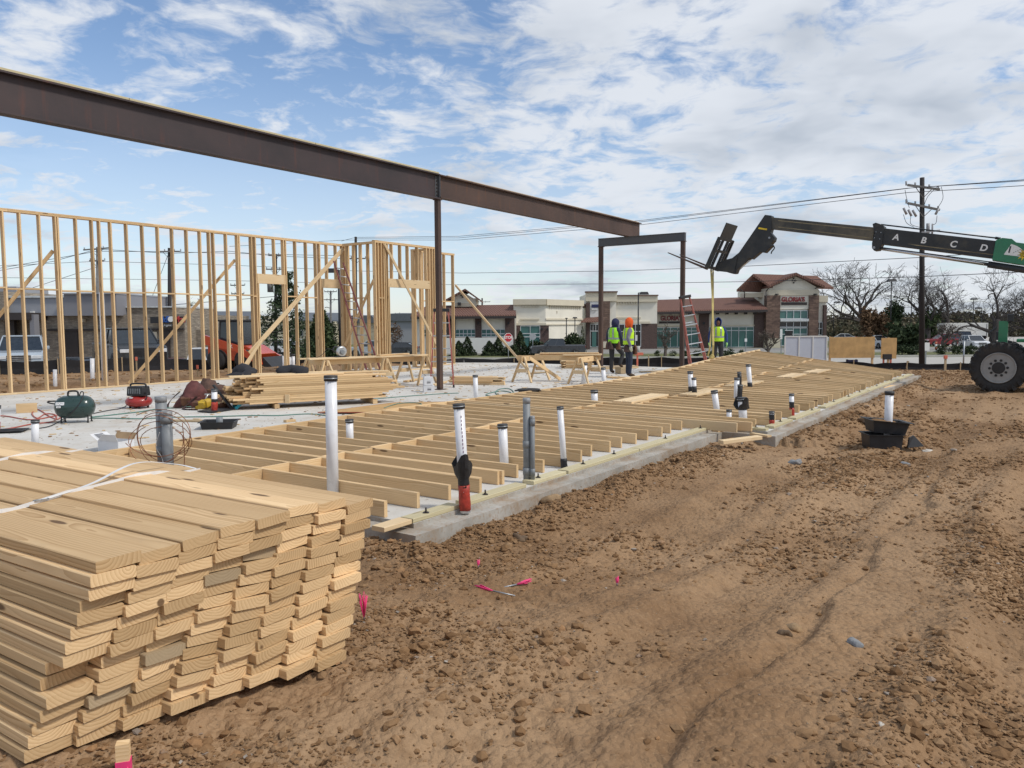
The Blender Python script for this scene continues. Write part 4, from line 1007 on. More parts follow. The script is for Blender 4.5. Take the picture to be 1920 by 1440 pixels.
for k, (u0, v0, u1, v1_) in enumerate(((437, 763, 474, 731), (441, 766, 478, 732))):
    a_ = gp(u0, v0, .02) - WD * .04 * k; b_ = aty(u1, v1_, a_.y + .25)
    mb = MB(); mb.bar(a_, b_, .03, .055); mb.bar(a_ + Vector((0, -.001, 0)), a_.lerp(b_, .03), .034, .06)
    wobj('spirit_level', mb, M['teal'], ['upper teal spirit level leaning on the slab stack', 'lower teal spirit level leaning on the slab stack'][k], 'level', 'teal levels')
e = gp(436, 745, .1); board('red_bar', gp(432, 733, .3), gp(452, 733, .3) + Vector((.2, .2, 0)), .04, .05, M['red_paint'], stack)

# ================================================================ sawhorses and saw tables
def sawhorse(label, P, rz, L=1.25, H=.76):
    t_ = thing('sawhorse', label, 'sawhorse', P, rz, 'wooden sawhorses')
    m0 = PM[t_]
    W_ = lambda x, y, z: m0 @ Vector((x, y, z))
    board('top_beam', W_(-L / 2, 0, H - .07), W_(L / 2, 0, H - .07), .038, .14, M['pine'], t_)
    for sx in (-1, 1):
        for sy in (-1, 1):
            board('leg', W_(sx * (L / 2 - .10), sy * .045, H - .02), W_(sx * (L / 2 - .02), sy * .30, 0.01), .088, .038, M['pine_pale' if sy < 0 else 'pine'], t_, up=(m0.to_3x3() @ Vector((0, 1, .3))))
        board('cross_block', W_(sx * (L / 2 - .01), -.15, H * .46), W_(sx * (L / 2 - .01), .15, H * .46), .038, .10, M['pine_pale'], t_)
    return t_
PA_, PB_ = Vector((-5.15, 19.35, 0)), Vector((-2.35, 21.55, 0)); pd = (PB_ - PA_).normalized(); pn = Vector((-pd.y, pd.x, 0)); rzp = math.atan2(pn.y, pn.x)
for f_, lb_ in ((.10, 'sawhorse under the left end of the circular saw table'), (.56, 'middle sawhorse of the circular saw table'), (.90, 'sawhorse at the right end of the circular saw table')):
    sawhorse(lb_, PA_.lerp(PB_, f_), rzp)
lbs = ['front plank of the circular saw table', 'second plank of the circular saw table', 'rear plank of the circular saw table', 'short warped plank lying across the circular saw table']
for k, (o_, s0, s1) in enumerate(((-.3, .0, 3.35), (-.14, .05, 3.5), (.04, -.1, 3.2))):
    z_ = .782; tag(board('table_plank', PA_ + pd * s0 + pn * o_ + Vector((0, 0, z_)), PA_ + pd * s1 + pn * o_ + Vector((0, 0, z_)), .15, .036, M['pine_pale' if k != 1 else 'pine'], None), lbs[k], 'plank', 'planks of the saw table')
tag(board('table_plank', PA_ + pd * 1.9 - pn * .3 + Vector((0, 0, .82)), PA_ + pd * 3.0 + pn * .05 + Vector((0, 0, .825)), .14, .034, M['pine'], None), lbs[3], 'plank', 'planks of the saw table')
tag(board('table_beam', PA_ + pd * .5 - pn * .1 + Vector((0, 0, .69)), PA_ + pd * 3.1 - pn * .1 + Vector((0, 0, .69)), .038, .14, M['pine'], None), 'board on edge hung under the circular saw table', 'board')
SP = PA_ + pd * .95 - pn * .12 + Vector((0, 0, .80)); cs = thing('circular_saw', 'silver circular saw resting on the left saw table', 'saw', SP, math.atan2(pd.y, pd.x))
mb = MB(); mb.box((0, 0, .012), (.36, .2, .008)); mb.build('shoe', M['black_plastic'], cs, local=Matrix())
mb = MB(); R_ = Matrix.Rotation(rad(90), 3, 'X'); mb.lathe([(.13, -.04), (.14, -.02), (.14, .02), (.11, .045)], 22, (0, -.04, .14), R_); mb.build('blade_guard', M['alu'], cs, local=Matrix())
mb = MB(); mb.lathe([(.06, -.02), (.065, 0), (.05, .02)], 16, (0, -.105, .13), R_); mb.build('hub', M['conduit'], cs, local=Matrix())
mb = MB(); mb.cyl((0, .02, .14), (0, .18, .14), .055, n=14); mb.build('motor', M['black_plastic'], cs, local=Matrix())
mb = MB(); mb.tube(spline([(-.06, 0, .25), (-.15, .02, .26), (-.2, .02, .18), (-.14, .02, .12)]), .02, 8); mb.build('handle', M['black_plastic'], cs, local=Matrix())
mb = MB(); mb.tube(spline([(-.2, .02, .18), (-.35, .02, .22), (-.45, .05, .1), (-.55, .1, .02), (-.6, .2, .0)]), .007, 6); mb.build('cord', M['black_plastic'], cs, local=Matrix())
# right-hand table
for (u0, v0, u1, v1_, lb_) in ((967, 719, 1023, 711, 'sawhorse at the left end of the right saw table'), (1072, 723, 1127, 714, 'sawhorse at the right end of the right saw table')):
    A_, B_ = gp(u0, v0), gp(u1, v1_); dd = B_ - A_
    sawhorse(lb_, (A_ + B_) / 2, math.atan2(dd.y, dd.x), L=1.15, H=.72)
A_, B_ = gp(970, 716), gp(1128, 717)
for k, (zz_, o_, s0, s1) in enumerate(((.66, 0.0, .0, 1.0), (.745, .15, .22, 1.02), (.785, .1, .28, .98), (.745, -.08, .55, 1.0))):
    q0 = A_.lerp(B_, s0) + Vector((0, .2 + o_, zz_)); q1 = A_.lerp(B_, s1) + Vector((0, .2 + o_, zz_ + .01))
    tag(board('table_plank' if k else 'table_beam', q0, q1, .14 if k else .038, .036 if k else .14, M['pine_pale' if k % 2 else 'pine'], None), ['long board on edge across the right saw table', 'lower flat plank on the right saw table', 'upper flat plank on the right saw table', 'short front plank on the right saw table'][k], 'plank', 'planks of the right saw table')
tag(board('diagonal_board', gp(1050, 711, .03), aty(993, 671, 21.2), .038, .09, M['pine'], None), 'board leaning from the slab up to the right saw table', 'board')

# ================================================================ boxes, sheets, trays, offcuts
M['card_white'] = pm('card_white', (.66, .66, .67), .7, var=.05); M['card_brown'] = pm('card_brown', (.33, .22, .12), .8)
P_ = gp(804, 735, 0)
for k in range(2):
    t_ = thing('white_box', ['lower white carton of the pair beside the steel post', 'upper white carton of the pair beside the steel post'][k], 'box', P_ + Vector((.02 * k - .04 * k, .01, .165 * k)), rad(10 + 4 * k), 'white cartons')
    mb = MB(); mb.box((0, 0, .08 + .02 * k), (.26 - .05 * k, .22, .16 + .04 * k)); mb.build('carton', M['card_white'], t_, local=Matrix(), bevel=.006)
    mb = MB(); mb.quad((-.04, -.1115, .05), (.05, -.1115, .05), (.05, -.1115, .075), (-.04, -.1115, .075)); mb.quad((-.04, -.1115, .095), (.05, -.1115, .095), (.05, -.1115, .105), (-.04, -.1115, .105)); mb.build('print', M['dark_print'], t_, local=Matrix())
    if k:
        mb = MB(); mb.box((-.07, .05, .24), (.05, .1, .01), Matrix.Rotation(.5, 3, 'Y')); mb.build('open_flap', M['black_plastic'], t_, local=Matrix())
A_, B_, C_, D_ = gp(596, 774, .02), gp(712, 774, .03), gp(862, 754, .06), gp(738, 756, .03)
t_ = thing('plywood_sheet', 'plywood sheet with red painted edges lying on the slab', 'plywood', (A_ + C_) / 2)
mb = MB(); mb.prism([A_, B_, C_, D_], (0, 0, .014)); wpart('sheet', mb, M['ply'], t_)
mb = MB()
for p_, q_ in ((A_, B_), (B_, C_), (C_, D_), (D_, A_)): mb.bar(p_ + Vector((0, 0, .007)), q_ + Vector((0, 0, .007)), .012, .017)
wpart('painted_edge', mb, M['osb_edge'], t_)
mb = MB(); mb.tube(spline([gp(720, 765, .055), gp(745, 757, .065), gp(775, 755, .07), gp(790, 758, .07), gp(760, 765, .06), gp(725, 768, .055)]), .008, 6); wobj('cord', mb, M['hose_green'], 'thin cord looped on the plywood sheet', 'cord')
board('block', gp(745, 772, .02), gp(765, 768, .03), .06, .03, M['pine'], t_)
# shallow tray with a stub in it
def tray(label, P, rz, L, Wd, H, lip=.03, cat='tray', mat='black_plastic', fl=.10):
    t_ = thing('plastic_tray', label, cat, P, rz); mb = MB(); th = .008
    o_, i_ = [], []
    for sx, sy in ((-1, -1), (1, -1), (1, 1), (-1, 1)): o_.append((sx, sy))
    k = 1 - fl
    B_ = [(sx * L / 2 * k, sy * Wd / 2 * k, 0) for sx, sy in o_]; T_ = [(sx * L / 2, sy * Wd / 2, H) for sx, sy in o_]
    Li = [(sx * (L / 2 + lip), sy * (Wd / 2 + lip), H) for sx, sy in o_]; Ti = [(sx * (L / 2 - th), sy * (Wd / 2 - th), H + .001) for sx, sy in o_]; Bi = [(sx * (L / 2 * k - th), sy * (Wd / 2 * k - th), th) for sx, sy in o_]
    Lt = [(x, y, z + .008) for x, y, z in Li]
    i = mb.addv(B_ + T_ + Li + Lt + Ti + Bi)
    mb.addf([(3, 2, 1, 0)], i)
    for q in range(4):
        n_ = (q + 1) % 4
        mb.addf([(q, n_, 4 + n_, 4 + q), (4 + q, 4 + n_, 8 + n_, 8 + q), (8 + q, 8 + n_, 12 + n_, 12 + q), (12 + q, 12 + n_, 16 + n_, 16 + q), (16 + q, 16 + n_, 20 + n_, 20 + q)], i)
    mb.addf([(20, 21, 22, 23)], i)
    mb.build('tub', M[mat], t_, local=Matrix()); return t_
P_ = gp(399, 807, 0) + Vector((0, .28, 0)); t_ = tray('shallow black plastic tray on the slab behind the lying frame', P_, rad(8), .50, .40, .11)
mb = MB(); mb.cyl((0.0, .02, .008), (0, .02, .17), .05, n=12); mb.build('pipe_end', M['conduit'], t_, local=Matrix()); mb = MB(); mb.box((0, 0, .012), (.42, .33, .008)); mb.build('wet_mud', M['leather'], t_, local=Matrix())
P_ = gp(8, 812, 0) + Vector((0, .1, 0)); tray('flat black plastic tray at the left picture edge', P_, rad(15), .42, .30, .03)
P_ = gp(992, 752, 0) + Vector((0, .25, 0)); t_ = thing('rubber_tub', 'round black rubber tub behind the lying frame', 'tub', P_)
mb = MB(); mb.lathe([(.18, 0), (.225, .21), (.24, .215), (.24, .235), (.215, .235), (.17, .02), (.001, .02)], 24); mb.build('tub', M['rubber'], t_, local=Matrix())
mb = MB()
for sx in (-1, 1): mb.tube(spline([(sx * .22, -.07, .21), (sx * .285, -.05, .2), (sx * .285, .05, .2), (sx * .22, .07, .21)]), .014, 6)
mb.build('handle', M['rubber'], t_, local=Matrix())
P_ = gp(1022, 739, 0); t_ = thing('rotary_hammer', 'grey power drill lying on the slab beside the rubber tub', 'power tool', P_, rad(-15))
mb = MB(); mb.cyl((-.14, 0, .06), (.1, 0, .06), .045, .055, n=12); mb.build('motor_body', M['conduit'], t_, local=Matrix()); mb = MB(); mb.cyl((-.14, 0, .06), (-.2, 0, .06), .03, .02, n=10); mb.cyl((-.2, 0, .06), (-.32, 0, .06), .01, n=8); mb.build('chuck', M['bolt'], t_, local=Matrix()); mb = MB(); mb.bar((.08, 0, .06), (.14, -.14, .03), .04, .05); mb.build('grip', M['black_plastic'], t_, local=Matrix())
# open cardboard box by the frame's near corner
P_ = gp(203, 848, 0); t_ = thing('cardboard_box', 'open white cardboard box on the slab behind the lumber bundle', 'box', P_, rad(-20)); s_ = .34
for nm, q in (('side', ((-s_ / 2, 0), (s_ / 2, 0))), ('side', ((-s_ / 2, .26), (s_ / 2, .26))), ('end', ((-s_ / 2, 0), (-s_ / 2, .26))), ('end', ((s_ / 2, 0), (s_ / 2, .26)))):
    mb = MB(); mb.bar((q[0][0], q[0][1], .07), (q[1][0], q[1][1], .07), .004, .14); mb.build(nm, M['card_white'], t_, local=Matrix())
for nm, C0, C1, C2, C3, mt in (('flap', (-.17, 0, .14), (.17, 0, .14), (.20, -.07, .24), (-.02, -.07, .24), 'card_white'), ('flap', (-.17, 0, .14), (-.17, .26, .14), (-.30, .26, .22), (-.30, 0, .22), 'card_white'), ('flap', (-.17, .26, .14), (.17, .26, .14), (.17, .31, .22), (-.17, .31, .22), 'card_brown')):
    mb = MB(); mb.prism([C0, C1, C2, C3], (0, .004, .002)); fo = mb.build(nm, M[mt], t_, local=Matrix())
mb = MB()
for k in range(4): mb.quad((-.205 - .02 * k, .04, .166 + .0125 * k), (-.205 - .02 * k, .18, .166 + .0125 * k), (-.213 - .02 * k, .18, .171 + .0125 * k), (-.213 - .02 * k, .04, .171 + .0125 * k))
mb.build('print', M['dark_print'], t_, local=Matrix.Translation((0, 0, .006)))
def offcut(u0, v0, u1, v1_, z, W_, T_, label, mt='pine_pale', grp='timber offcuts lying about', up=UPV, z1=None):
    o = board('timber_offcut', gp(u0, v0, z), gp(u1, v1_, z if z1 is None else z1), W_, T_, M[mt]); return tag(o, label, 'offcut', grp)
offcut(30, 766, 70, 764, .09, .038, .18, 'short thick block standing on edge left of the green compressor', 'pine')
offcut(352, 829, 414, 822, .02, .09, .04, 'offcut on the slab in front of the black tray')
offcut(290, 836, 340, 825, .02, .12, .03, 'pale offcut on the slab left of the black tray')
offcut(300, 788, 388, 789, .02, .1, .03, 'long thin offcut behind the grey conduits', 'pine_old')
offcut(534, 790, 552, 788, .02, .09, .04, 'small block on the slab left of the tallest pipe', 'pine')
offcut(700, 722, 750, 720, .03, .14, .04, 'offcut lying under the circular saw table')
offcut(760, 715, 800, 708, .03, .14, .04, 'offcut on the slab right of the circular saw table', 'pine')
offcut(812, 722, 835, 716, .03, .12, .04, 'offcut between the step ladder feet')
offcut(925, 747, 945, 745, .02, .1, .03, 'small block near the coiled green hose')
offcut(930, 760, 950, 757, .02, .06, .06, 'grey block on the slab before the lying frame', 'pine_old')
offcut(985, 735, 1075, 737, .03, .09, .05, 'long board on the slab behind the rubber tub', 'pine')
offcut(1140, 707, 1215, 710, .03, .14, .05, 'board under the feet of the orange hooded worker', 'pine')
offcut(990, 700, 1030, 697, .03, .14, .03, 'offcut behind the right saw table', 'pine_old')
offcut(855, 747, 890, 751, .02, .14, .02, 'thin grey offcut on the slab beside the white pipe', 'pine_old')
offcut(1200, 697, 1260, 694, .03, .14, .03, 'weathered board left of the far portal post', 'pine_old')
offcut(1265, 690, 1235, 697, .10, .14, .03, 'pale board propped on the debris beside the far portal post')
offcut(1225, 699, 1290, 694, .05, .14, .03, 'second board lying beside the far portal post', 'pine')
offcut(1352, 829, 1424, 820, -.03, .12, .05, 'pale offcut lying across the slab jog', 'pine_pale', z1=.0)
offcut(1409, 813, 1443, 818, -.03, .09, .03, 'small offcut on the ledge at the slab jog')
offcut(1332, 806, 1352, 809, -.03, .12, .05, 'stubby block at the end of the near sill')
offcut(1585, 762, 1610, 752, -.06, .12, .03, 'small offcut on the far ledge')
offcut(1655, 729, 1675, 724, -.06, .12, .05, 'brown offcut on the far ledge', 'pine')
offcut(1720, 713, 1755, 713, -.12, .05, .03, 'pale stick lying on the soil near the telehandler')
# small stacks of planks further back
def minis(label, u0, v0, u1, v1_, n_l, n_c, depth_dir=Vector((0, 1, 0)), mt='pine'):
    A_, B_ = gp(u0, v0), gp(u1, v1_); t_ = thing('plank_stack', label, 'lumber', (A_ + B_) / 2, 0, 'small plank stacks'); 
    for i in range(n_l):
        for j in range(n_c):
            o_ = Vector((random.uniform(-.1, .1), j * .15, .025 + i * .042)); board('board', A_ + o_, B_ + o_ + Vector((random.uniform(-.15, .1), 0, 0)), .138, .038, M[mt if (i + j) % 3 else 'pine_pale'], t_)
minis('low plank stack right of the step ladder', 848, 721, 938, 722, 5, 3)
minis('stack of short planks behind the right saw table', 1056, 691, 1105, 690, 7, 4, mt='pine_bundle')
minis('scattered plank pile beyond the right saw table', 1105, 694, 1190, 690, 2, 4, mt='pine_old')

# chips, sawdust clumps and dried mud crumbs on the slab
n = 1500; aa = RNG.random(n) * 20.5 + .6; bb = 5.4 + RNG.random(n) * 10.2; sz = .010 + .03 * RNG.random(n) ** 4; pp = np.array([ab(x_, y_, 0)[:] for x_, y_ in zip(aa, bb)]); pp[:, 2] = sz * .12
o = clod_field(pp, sz, 'slab_crumbs', M['clod'], .35); tag(o, 'dried mud crumbs and chips scattered on the slab', 'debris', kind='stuff')
n = 420; mb = MB()
for k in range(n):
    c = ab(random.uniform(.6, 21), random.uniform(5.3, 15.6), .008); L_ = random.uniform(.03, .16); mb.box(c, (L_, random.uniform(.015, .05), .012), Matrix.Rotation(random.uniform(0, 3.14), 3, 'Z'))
wobj('wood_scraps', mb, M['pine_pale'], 'small wood scraps scattered on the slab', 'debris', kind='stuff')
# ================================================================ ladders
M['fibre_red'] = pm('fibre_red', (.36, .11, .085), .5, var=.15, dirt=.2); M['fibre_dark'] = pm('fibre_dark', (.17, .05, .045), .5, var=.2, dirt=.2)
def stepladder(label, P, rz, H, wb, wt, spread, nst, mat):
    t_ = thing('step_ladder', label, 'ladder', P, rz, 'fibreglass step ladders'); s_ = spread / 2
    def F_(sx, f): return Vector((sx * (wb + (wt - wb) * f) / 2, -s_ * (1 - f), H * f))
    def B_(sx, f): return Vector((sx * (wb * 1.02 + (wt - wb) * f) / 2, s_ * (1 - f), H * f))
    for sx in (-1, 1):
        mb = MB(); mb.bar(F_(sx, 0), F_(sx, .985), .03, .075, up=Vector((0, 1, 0))); mb.build('front_rail', M[mat], t_, local=Matrix())
        mb = MB(); mb.bar(B_(sx, 0), B_(sx, .97), .028, .05, up=Vector((0, 1, 0))); mb.build('rear_rail', M[mat], t_, local=Matrix())
        for q in (F_, B_):
            mb = MB(); mb.box(q(sx, 0) + Vector((0, 0, .035)), (.05, .09, .07)); mb.build('foot', M['black_plastic'], t_, local=Matrix())
        mb = MB(); mb.bar(F_(sx, .45), B_(sx, .45), .008, .02); mb.build('spreader', M['alu'], t_, local=Matrix())
    for k in range(nst):
        f = (k + 1) / (nst + 1.0); mb = MB(); mb.box((F_(-1, f) + F_(1, f)) / 2, (F_(1, f).x * 2, .085, .028)); so2 = mb.build('step', M['alu'], t_, local=Matrix())
    for f in (.12, .38, .66):
        mb = MB(); mb.box((B_(-1, f) + B_(1, f)) / 2, (B_(1, f).x * 2, .02, .03)); mb.build('rear_bar', M['alu'], t_, local=Matrix())
    mb = MB(); mb.box((0, 0, H), (wt + .06, .17, .085)); mb.build('top_cap', M['black_plastic'], t_, local=Matrix(), bevel=.01)
    return t_
P_ = gp(827, 726, 0); P_.y += .35
stepladder('shorter red step ladder standing behind the brown steel post', P_, rad(4), 1.98, .60, .36, 1.0, 5, 'fibre_red')
sl_ = stepladder('taller orange red step ladder leaning folded on the portal frame', Vector((6.18, 25.75, 0)), rad(14), 2.52, .60, .32, .16, 7, 'fibre_red')
sl_.matrix_basis = sl_.matrix_basis @ Matrix.Rotation(rad(-8.5), 4, 'Y') @ Matrix.Rotation(rad(-9), 4, 'X')
t_ = thing('extension_ladder', 'dark red extension ladder leaning on the stud wall corner', 'ladder', gp(703, 703, 0))
lb0, lb1 = gp(690, 703, 0), gp(716, 703, 0); lt0 = aty(626, 490, 26.6); lt1 = aty(643.5, 493, 26.6)
for k, (p_, q_) in enumerate(((lb0, lt0), (lb1, lt1))):
    mb = MB(); mb.bar(p_, q_, .04, .08, up=Vector((0, 1, 0))); wpart('rail', mb, M['fibre_dark'], t_)
    mb = MB(); mb.bar(p_ + Vector((0, -.07, .1)), p_.lerp(q_, .62) + Vector((0, -.07, 0)), .035, .07, up=Vector((0, 1, 0))); wpart('fly_rail', mb, M['fibre_dark'], t_)
    mb = MB(); mb.box(p_ + Vector((0, 0, .03)), (.07, .1, .06)); wpart('foot', mb, M['black_plastic'], t_)
for k in range(13):
    f = (k + .6) / 13.4; mb = MB(); mb.cyl(lb0.lerp(lt0, f), lb1.lerp(lt1, f), .017, n=8); wpart('rung', mb, M['alu'], t_)

# ================================================================ telehandler
M['jd_green'] = pm('jd_green', (.012, .17, .075), .35, var=.12, coat=.4, dirt=.15); M['boom_black'] = pm('boom_black', (.028, .03, .032), .45, var=.35, scale=2.5, dirt=.2, dirtcol=(.24, .2, .13))
M['boom_worn'] = pm('boom_worn', (.04, .041, .038), .5, var=.3, scale=1.5, dirt=.6, dirtcol=(.28, .23, .15)); M['tyre'] = pm('tyre', (.032, .031, .031), .85, var=.3, scale=5, dirt=.35, dirtcol=(.10, .075, .05)); M['rim_grey'] = pm('rim_grey', (.27, .265, .255), .5, var=.12, dirt=.2)
M['decal_white'] = pm('decal_white', (.78, .78, .76), .5, var=.03); M['strap_yellow'] = pm('strap_yellow', (.44, .35, .13), .8, var=.2, dirt=.3); M['chrome'] = pm('chrome', (.55, .53, .52), .25, metal=.9, var=.05); M['yellow_paint'] = pm('yellow_paint', (.75, .52, .03), .5)
WC = gp(1871, 737, -.19); BP = WC + DA * 1.08; BP.z = 0
th_ = thing('telehandler', 'green telehandler with black boom reaching over the lying frame', 'telehandler', Vector((WC.x + 1.2, WC.y, -.19)))
def to2(u, v): return onpl(u, v, BP, DA)
def slabpart(name, px, w_, mat, off=0.0, par=None):
    mb = MB(); mb.prism([to2(u, v) + DA * (off - w_ / 2) for u, v in px], DA * w_); return wpart(name, mb, M[mat], par or th_, bevel=.012 if w_ > .1 else 0)
inn = slabpart('inner_boom', [(1444, 407.5), (1641, 427), (1638, 452), (1447, 430)], .22, 'boom_worn')
midb = slabpart('middle_boom', [(1648, 427.5), (1882, 454), (1876, 487), (1646, 457.5)], .30, 'boom_black')
outb = slabpart('outer_boom', [(1868, 451.5), (1880, 447), (1898, 449), (1906, 455.5), (2190, 492), (2190, 540), (1920, 498), (1861, 489)], .40, 'jd_green')
M['worn_tan'] = pm('worn_tan', (.20, .165, .10), .6, var=.5, scale=3)
for v0, v1_ in ((412.5, 431), (424.5, 446)): slabpart('wear_streak', [(1458, v0), (1636, v1_), (1636, v1_ + 2.6), (1462, v0 + 3)], .223, 'worn_tan', par=inn)
for p_ in ([(1690, 455.5), (1870, 478), (1870, 480.5), (1720, 462)],): slabpart('wear_streak', p_, .303, 'worn_tan', par=midb)
slabpart('boom_collar', [(1638, 421), (1644, 418.5), (1652, 421), (1660, 425), (1656, 459), (1650, 470), (1641, 471), (1637, 466), (1637, 456), (1642, 440)], .36, 'boom_black')
for (u, v) in ((1645, 436), (1654, 437), (1642, 447), (1652, 449)):
    c = to2(u, v) - DA * .18; mb = MB(); mb.cyl(c, c - DA * .015, .014, n=6); wpart('bolt', mb, M['galv'], th_)
mb = MB(); mb.cyl(to2(1643, 465) - DA * .1, to2(1858, 497) - DA * .1, .045, n=12); wpart('extend_rod', mb, M['chrome'], th_)
mb = MB(); mb.cyl(to2(1853, 496) - DA * .1, to2(2100, 534) - DA * .1, .085, n=14); wpart('extend_cylinder', mb, M['boom_black'], th_)
mb = MB(); mb.cyl(to2(1643, 463) - DA * .1, to2(1860, 492) - DA * .1, .014, n=6); wpart('hose_line', mb, M['boom_black'], th_)
mb = MB(); mb.cyl(to2(1652, 421), to2(1874, 447), .020, n=8); mb.cyl(to2(1866, 446), to2(1876, 447.5), .035, n=8); wpart('retract_chain', mb, M['boom_black'], th_)
mb = MB(); mb.cyl(to2(1641, 465) - DA * .2, to2(1641, 465), .035, n=12); wpart('pin', mb, M['galv'], th_)
def letter(txt, u, v, h, mat, par, off, x_=None, ex=.004, up=None, center=None, name='letter', normal=None, shear=0.0, bold=0.0):
    cu_ = bpy.data.curves.new('t', 'FONT'); cu_.body = txt; cu_.size = h * 1.4; cu_.align_x = 'CENTER'; cu_.align_y = 'CENTER'; cu_.extrude = ex; cu_.shear = shear; cu_.offset = bold
    to_ = bpy.data.objects.new('t', cu_); COL.objects.link(to_); dg = bpy.context.evaluated_depsgraph_get(); dg.update()
    me = bpy.data.meshes.new_from_object(to_.evaluated_get(dg)); bpy.data.objects.remove(to_); me.materials.clear(); me.materials.append(mat); me.name = name
    return obj(name, me, par, M4(x_, up, x_.cross(up), center))
bx_ = (to2(1870, 452) - to2(1660, 428)).normalized(); by_ = (UPV - bx_ * UPV.dot(bx_)).normalized()
for ch, u, v in (('A', 1681.5, 446), ('B', 1733, 452), ('C', 1788.5, 459), ('D', 1845, 466)):
    letter(ch, u, v, .165, M['decal_white'], midb, 0, bx_, center=to2(u, v) - DA * .153, up=by_, shear=.12, bold=.006)
# load chart quarter circle and leaf emblem
mb = MB(); c = to2(1884, 474) - DA * .203; arc = [c] + [c + bx_ * (.46 * math.cos(q)) + by_ * (.29 * math.sin(q)) for q in np.linspace(.0, 1.35, 9)]
mb.prism([p - by_ * .06 for p in arc], -DA * .004); dq = wpart('load_chart', mb, M['decal_white'], outb)
mb = MB(); mb.bar(c + bx_ * .1 - DA * .006 + by_ * .0, c + bx_ * .1 + by_ * .17 - DA * .006, .002, .035, up=bx_)
for q in range(4): mb.box(c + bx_ * (.2 + .04 * q) + by_ * (.02 + .03 * q) - DA * .007, (.014, .014, .014))
wpart('print', mb, M['dark_print'], outb)
mb = MB(); c = to2(1921, 478) - DA * .203; star = []
for q in range(22):
    rr2 = .17 if q % 2 == 0 else .085; an = q * math.pi / 11; star.append(c + bx_ * rr2 * math.cos(an) + by_ * rr2 * math.sin(an))
mb.prism(star, -DA * .004); wpart('leaf_emblem', mb, M['yellow_paint'], outb)
# gooseneck
head = slabpart('boom_head', [(1436.5, 403.5), (1449, 405), (1449.6, 428), (1447, 437), (1455, 446), (1453.6, 452), (1448, 458), (1450, 461), (1436.5, 474.5), (1428, 473), (1412, 486.6), (1408, 484), (1385, 506), (1382, 513.5), (1377, 514), (1366, 511), (1368, 490), (1388, 474)], .26, 'boom_black')
for (u, v, r) in ((1445, 446.5, .03), (1379, 491, .03), (1376, 509, .032), (1369, 508, .02)):
    mb = MB(); mb.cyl(to2(u, v) - DA * .15, to2(u, v) + DA * .15, r, n=12); wpart('pin', mb, M['galv'], head)
mb = MB(); mb.prism([to2(u, v) - DA * .133 for u, v in ((1425, 427), (1441, 429.5), (1440, 432.5), (1424.5, 430))], -DA * .003); wpart('warning_label', mb, M['yellow_paint'], head)
mb = MB(); mb.cyl(to2(1386, 504), to2(1410, 484), .03, n=8); wpart('tilt_cylinder', mb, M['chrome'], head)
mb = MB(); mb.tube(spline([to2(1449, 459), to2(1452, 465), to2(1447, 472), to2(1446, 476)]), .018, 6); wpart('hose_stub', mb, M['boom_black'], head)
# fork carriage
RT = to2(1337, 505); CU = to2(1374, 421) - RT; FD = to2(1267, 477) - RT; cun = CU.normalized(); fdn = FD.normalized()
for o_ in (-.60, -.22, .22, .60):
    mb = MB(); mb.bar(RT + DA * o_, RT + DA * o_ + CU * .68, .07, .10 if abs(o_) > .5 else .07, up=fdn); wpart('carriage_rail', mb, M['boom_black'], th_)
for f in (.03, .40, .66):
    mb = MB(); mb.bar(RT + CU * f - DA * .62, RT + CU * f + DA * .62, .08, .06, up=fdn); wpart('carriage_bar', mb, M['boom_black'], th_)
mb = MB(); c0 = RT + CU * .67; c1 = RT + CU * 1.0; mb.prism([c0 - DA * .52, c0 + DA * .48, c1 + DA * .48, c1 - DA * .52], fdn * .03); wpart('back_plate', mb, M['boom_black'], th_)
mb = MB(); mb.prism([to2(u, v) - DA * .16 for u, v in ((1343, 508), (1350, 493), (1366, 487), (1386, 482), (1380, 512))], DA * .32); wpart('tilt_bracket', mb, M['boom_black'], th_)
for o_ in (-.48, .48):
    mb = MB(); P0 = RT + DA * o_; i = mb.addv([P0 + DA * s * .06 + cun * z for s, z in ((-1, -.045), (1, -.045), (1, .02), (-1, .02))] + [P0 + FD * 1.04 + DA * s * .05 + cun * z for s, z in ((-1, -.012), (1, -.012), (1, .012), (-1, .012))])
    mb.addf([(3, 2, 1, 0), (4, 5, 6, 7), (0, 1, 5, 4), (1, 2, 6, 5), (2, 3, 7, 6), (3, 0, 4, 7)], i); fk = wpart('fork', mb, M['rust_warm'], th_)
    mb = MB(); mb.bar(P0, P0 + CU * .62, .12, .045, up=fdn); wpart('fork_shank', mb, M['boom_black'], th_)
# lifting sling
LP = ab(17.55, 3.98, .60); sl = thing('lifting_sling', 'yellow webbing sling hanging from the forks to the lying frame', 'sling', LP)
mb = MB(); top_ = RT + fdn * .05 - Vector((0, 0, .02)); ribbon(mb, [top_ + Vector((-.02, 0, 0)), top_.lerp(LP, .3) + Vector((.02, 0, 0)), LP + Vector((.03, 0, .35)), LP + Vector((.02, 0, 0))], .055, up=Vector((0, 1, 0)), th=.006); wpart('webbing', mb, M['strap_yellow'], sl)
mb = MB(); ribbon(mb, [top_ + Vector((.05, .02, .0)), top_.lerp(LP, .45) + Vector((.045, .02, 0)), LP + Vector((-.06, .02, .3)), LP + Vector((-.12, .02, .02))], .045, up=Vector((0, 1, 0)), th=.006); wpart('webbing', mb, M['strap_yellow'], sl)
lump('sling_knot', LP + Vector((-.02, -.05, -.02)), .08, .07, .10, M['strap_yellow'], None, None, 21, .5, parent=sl)
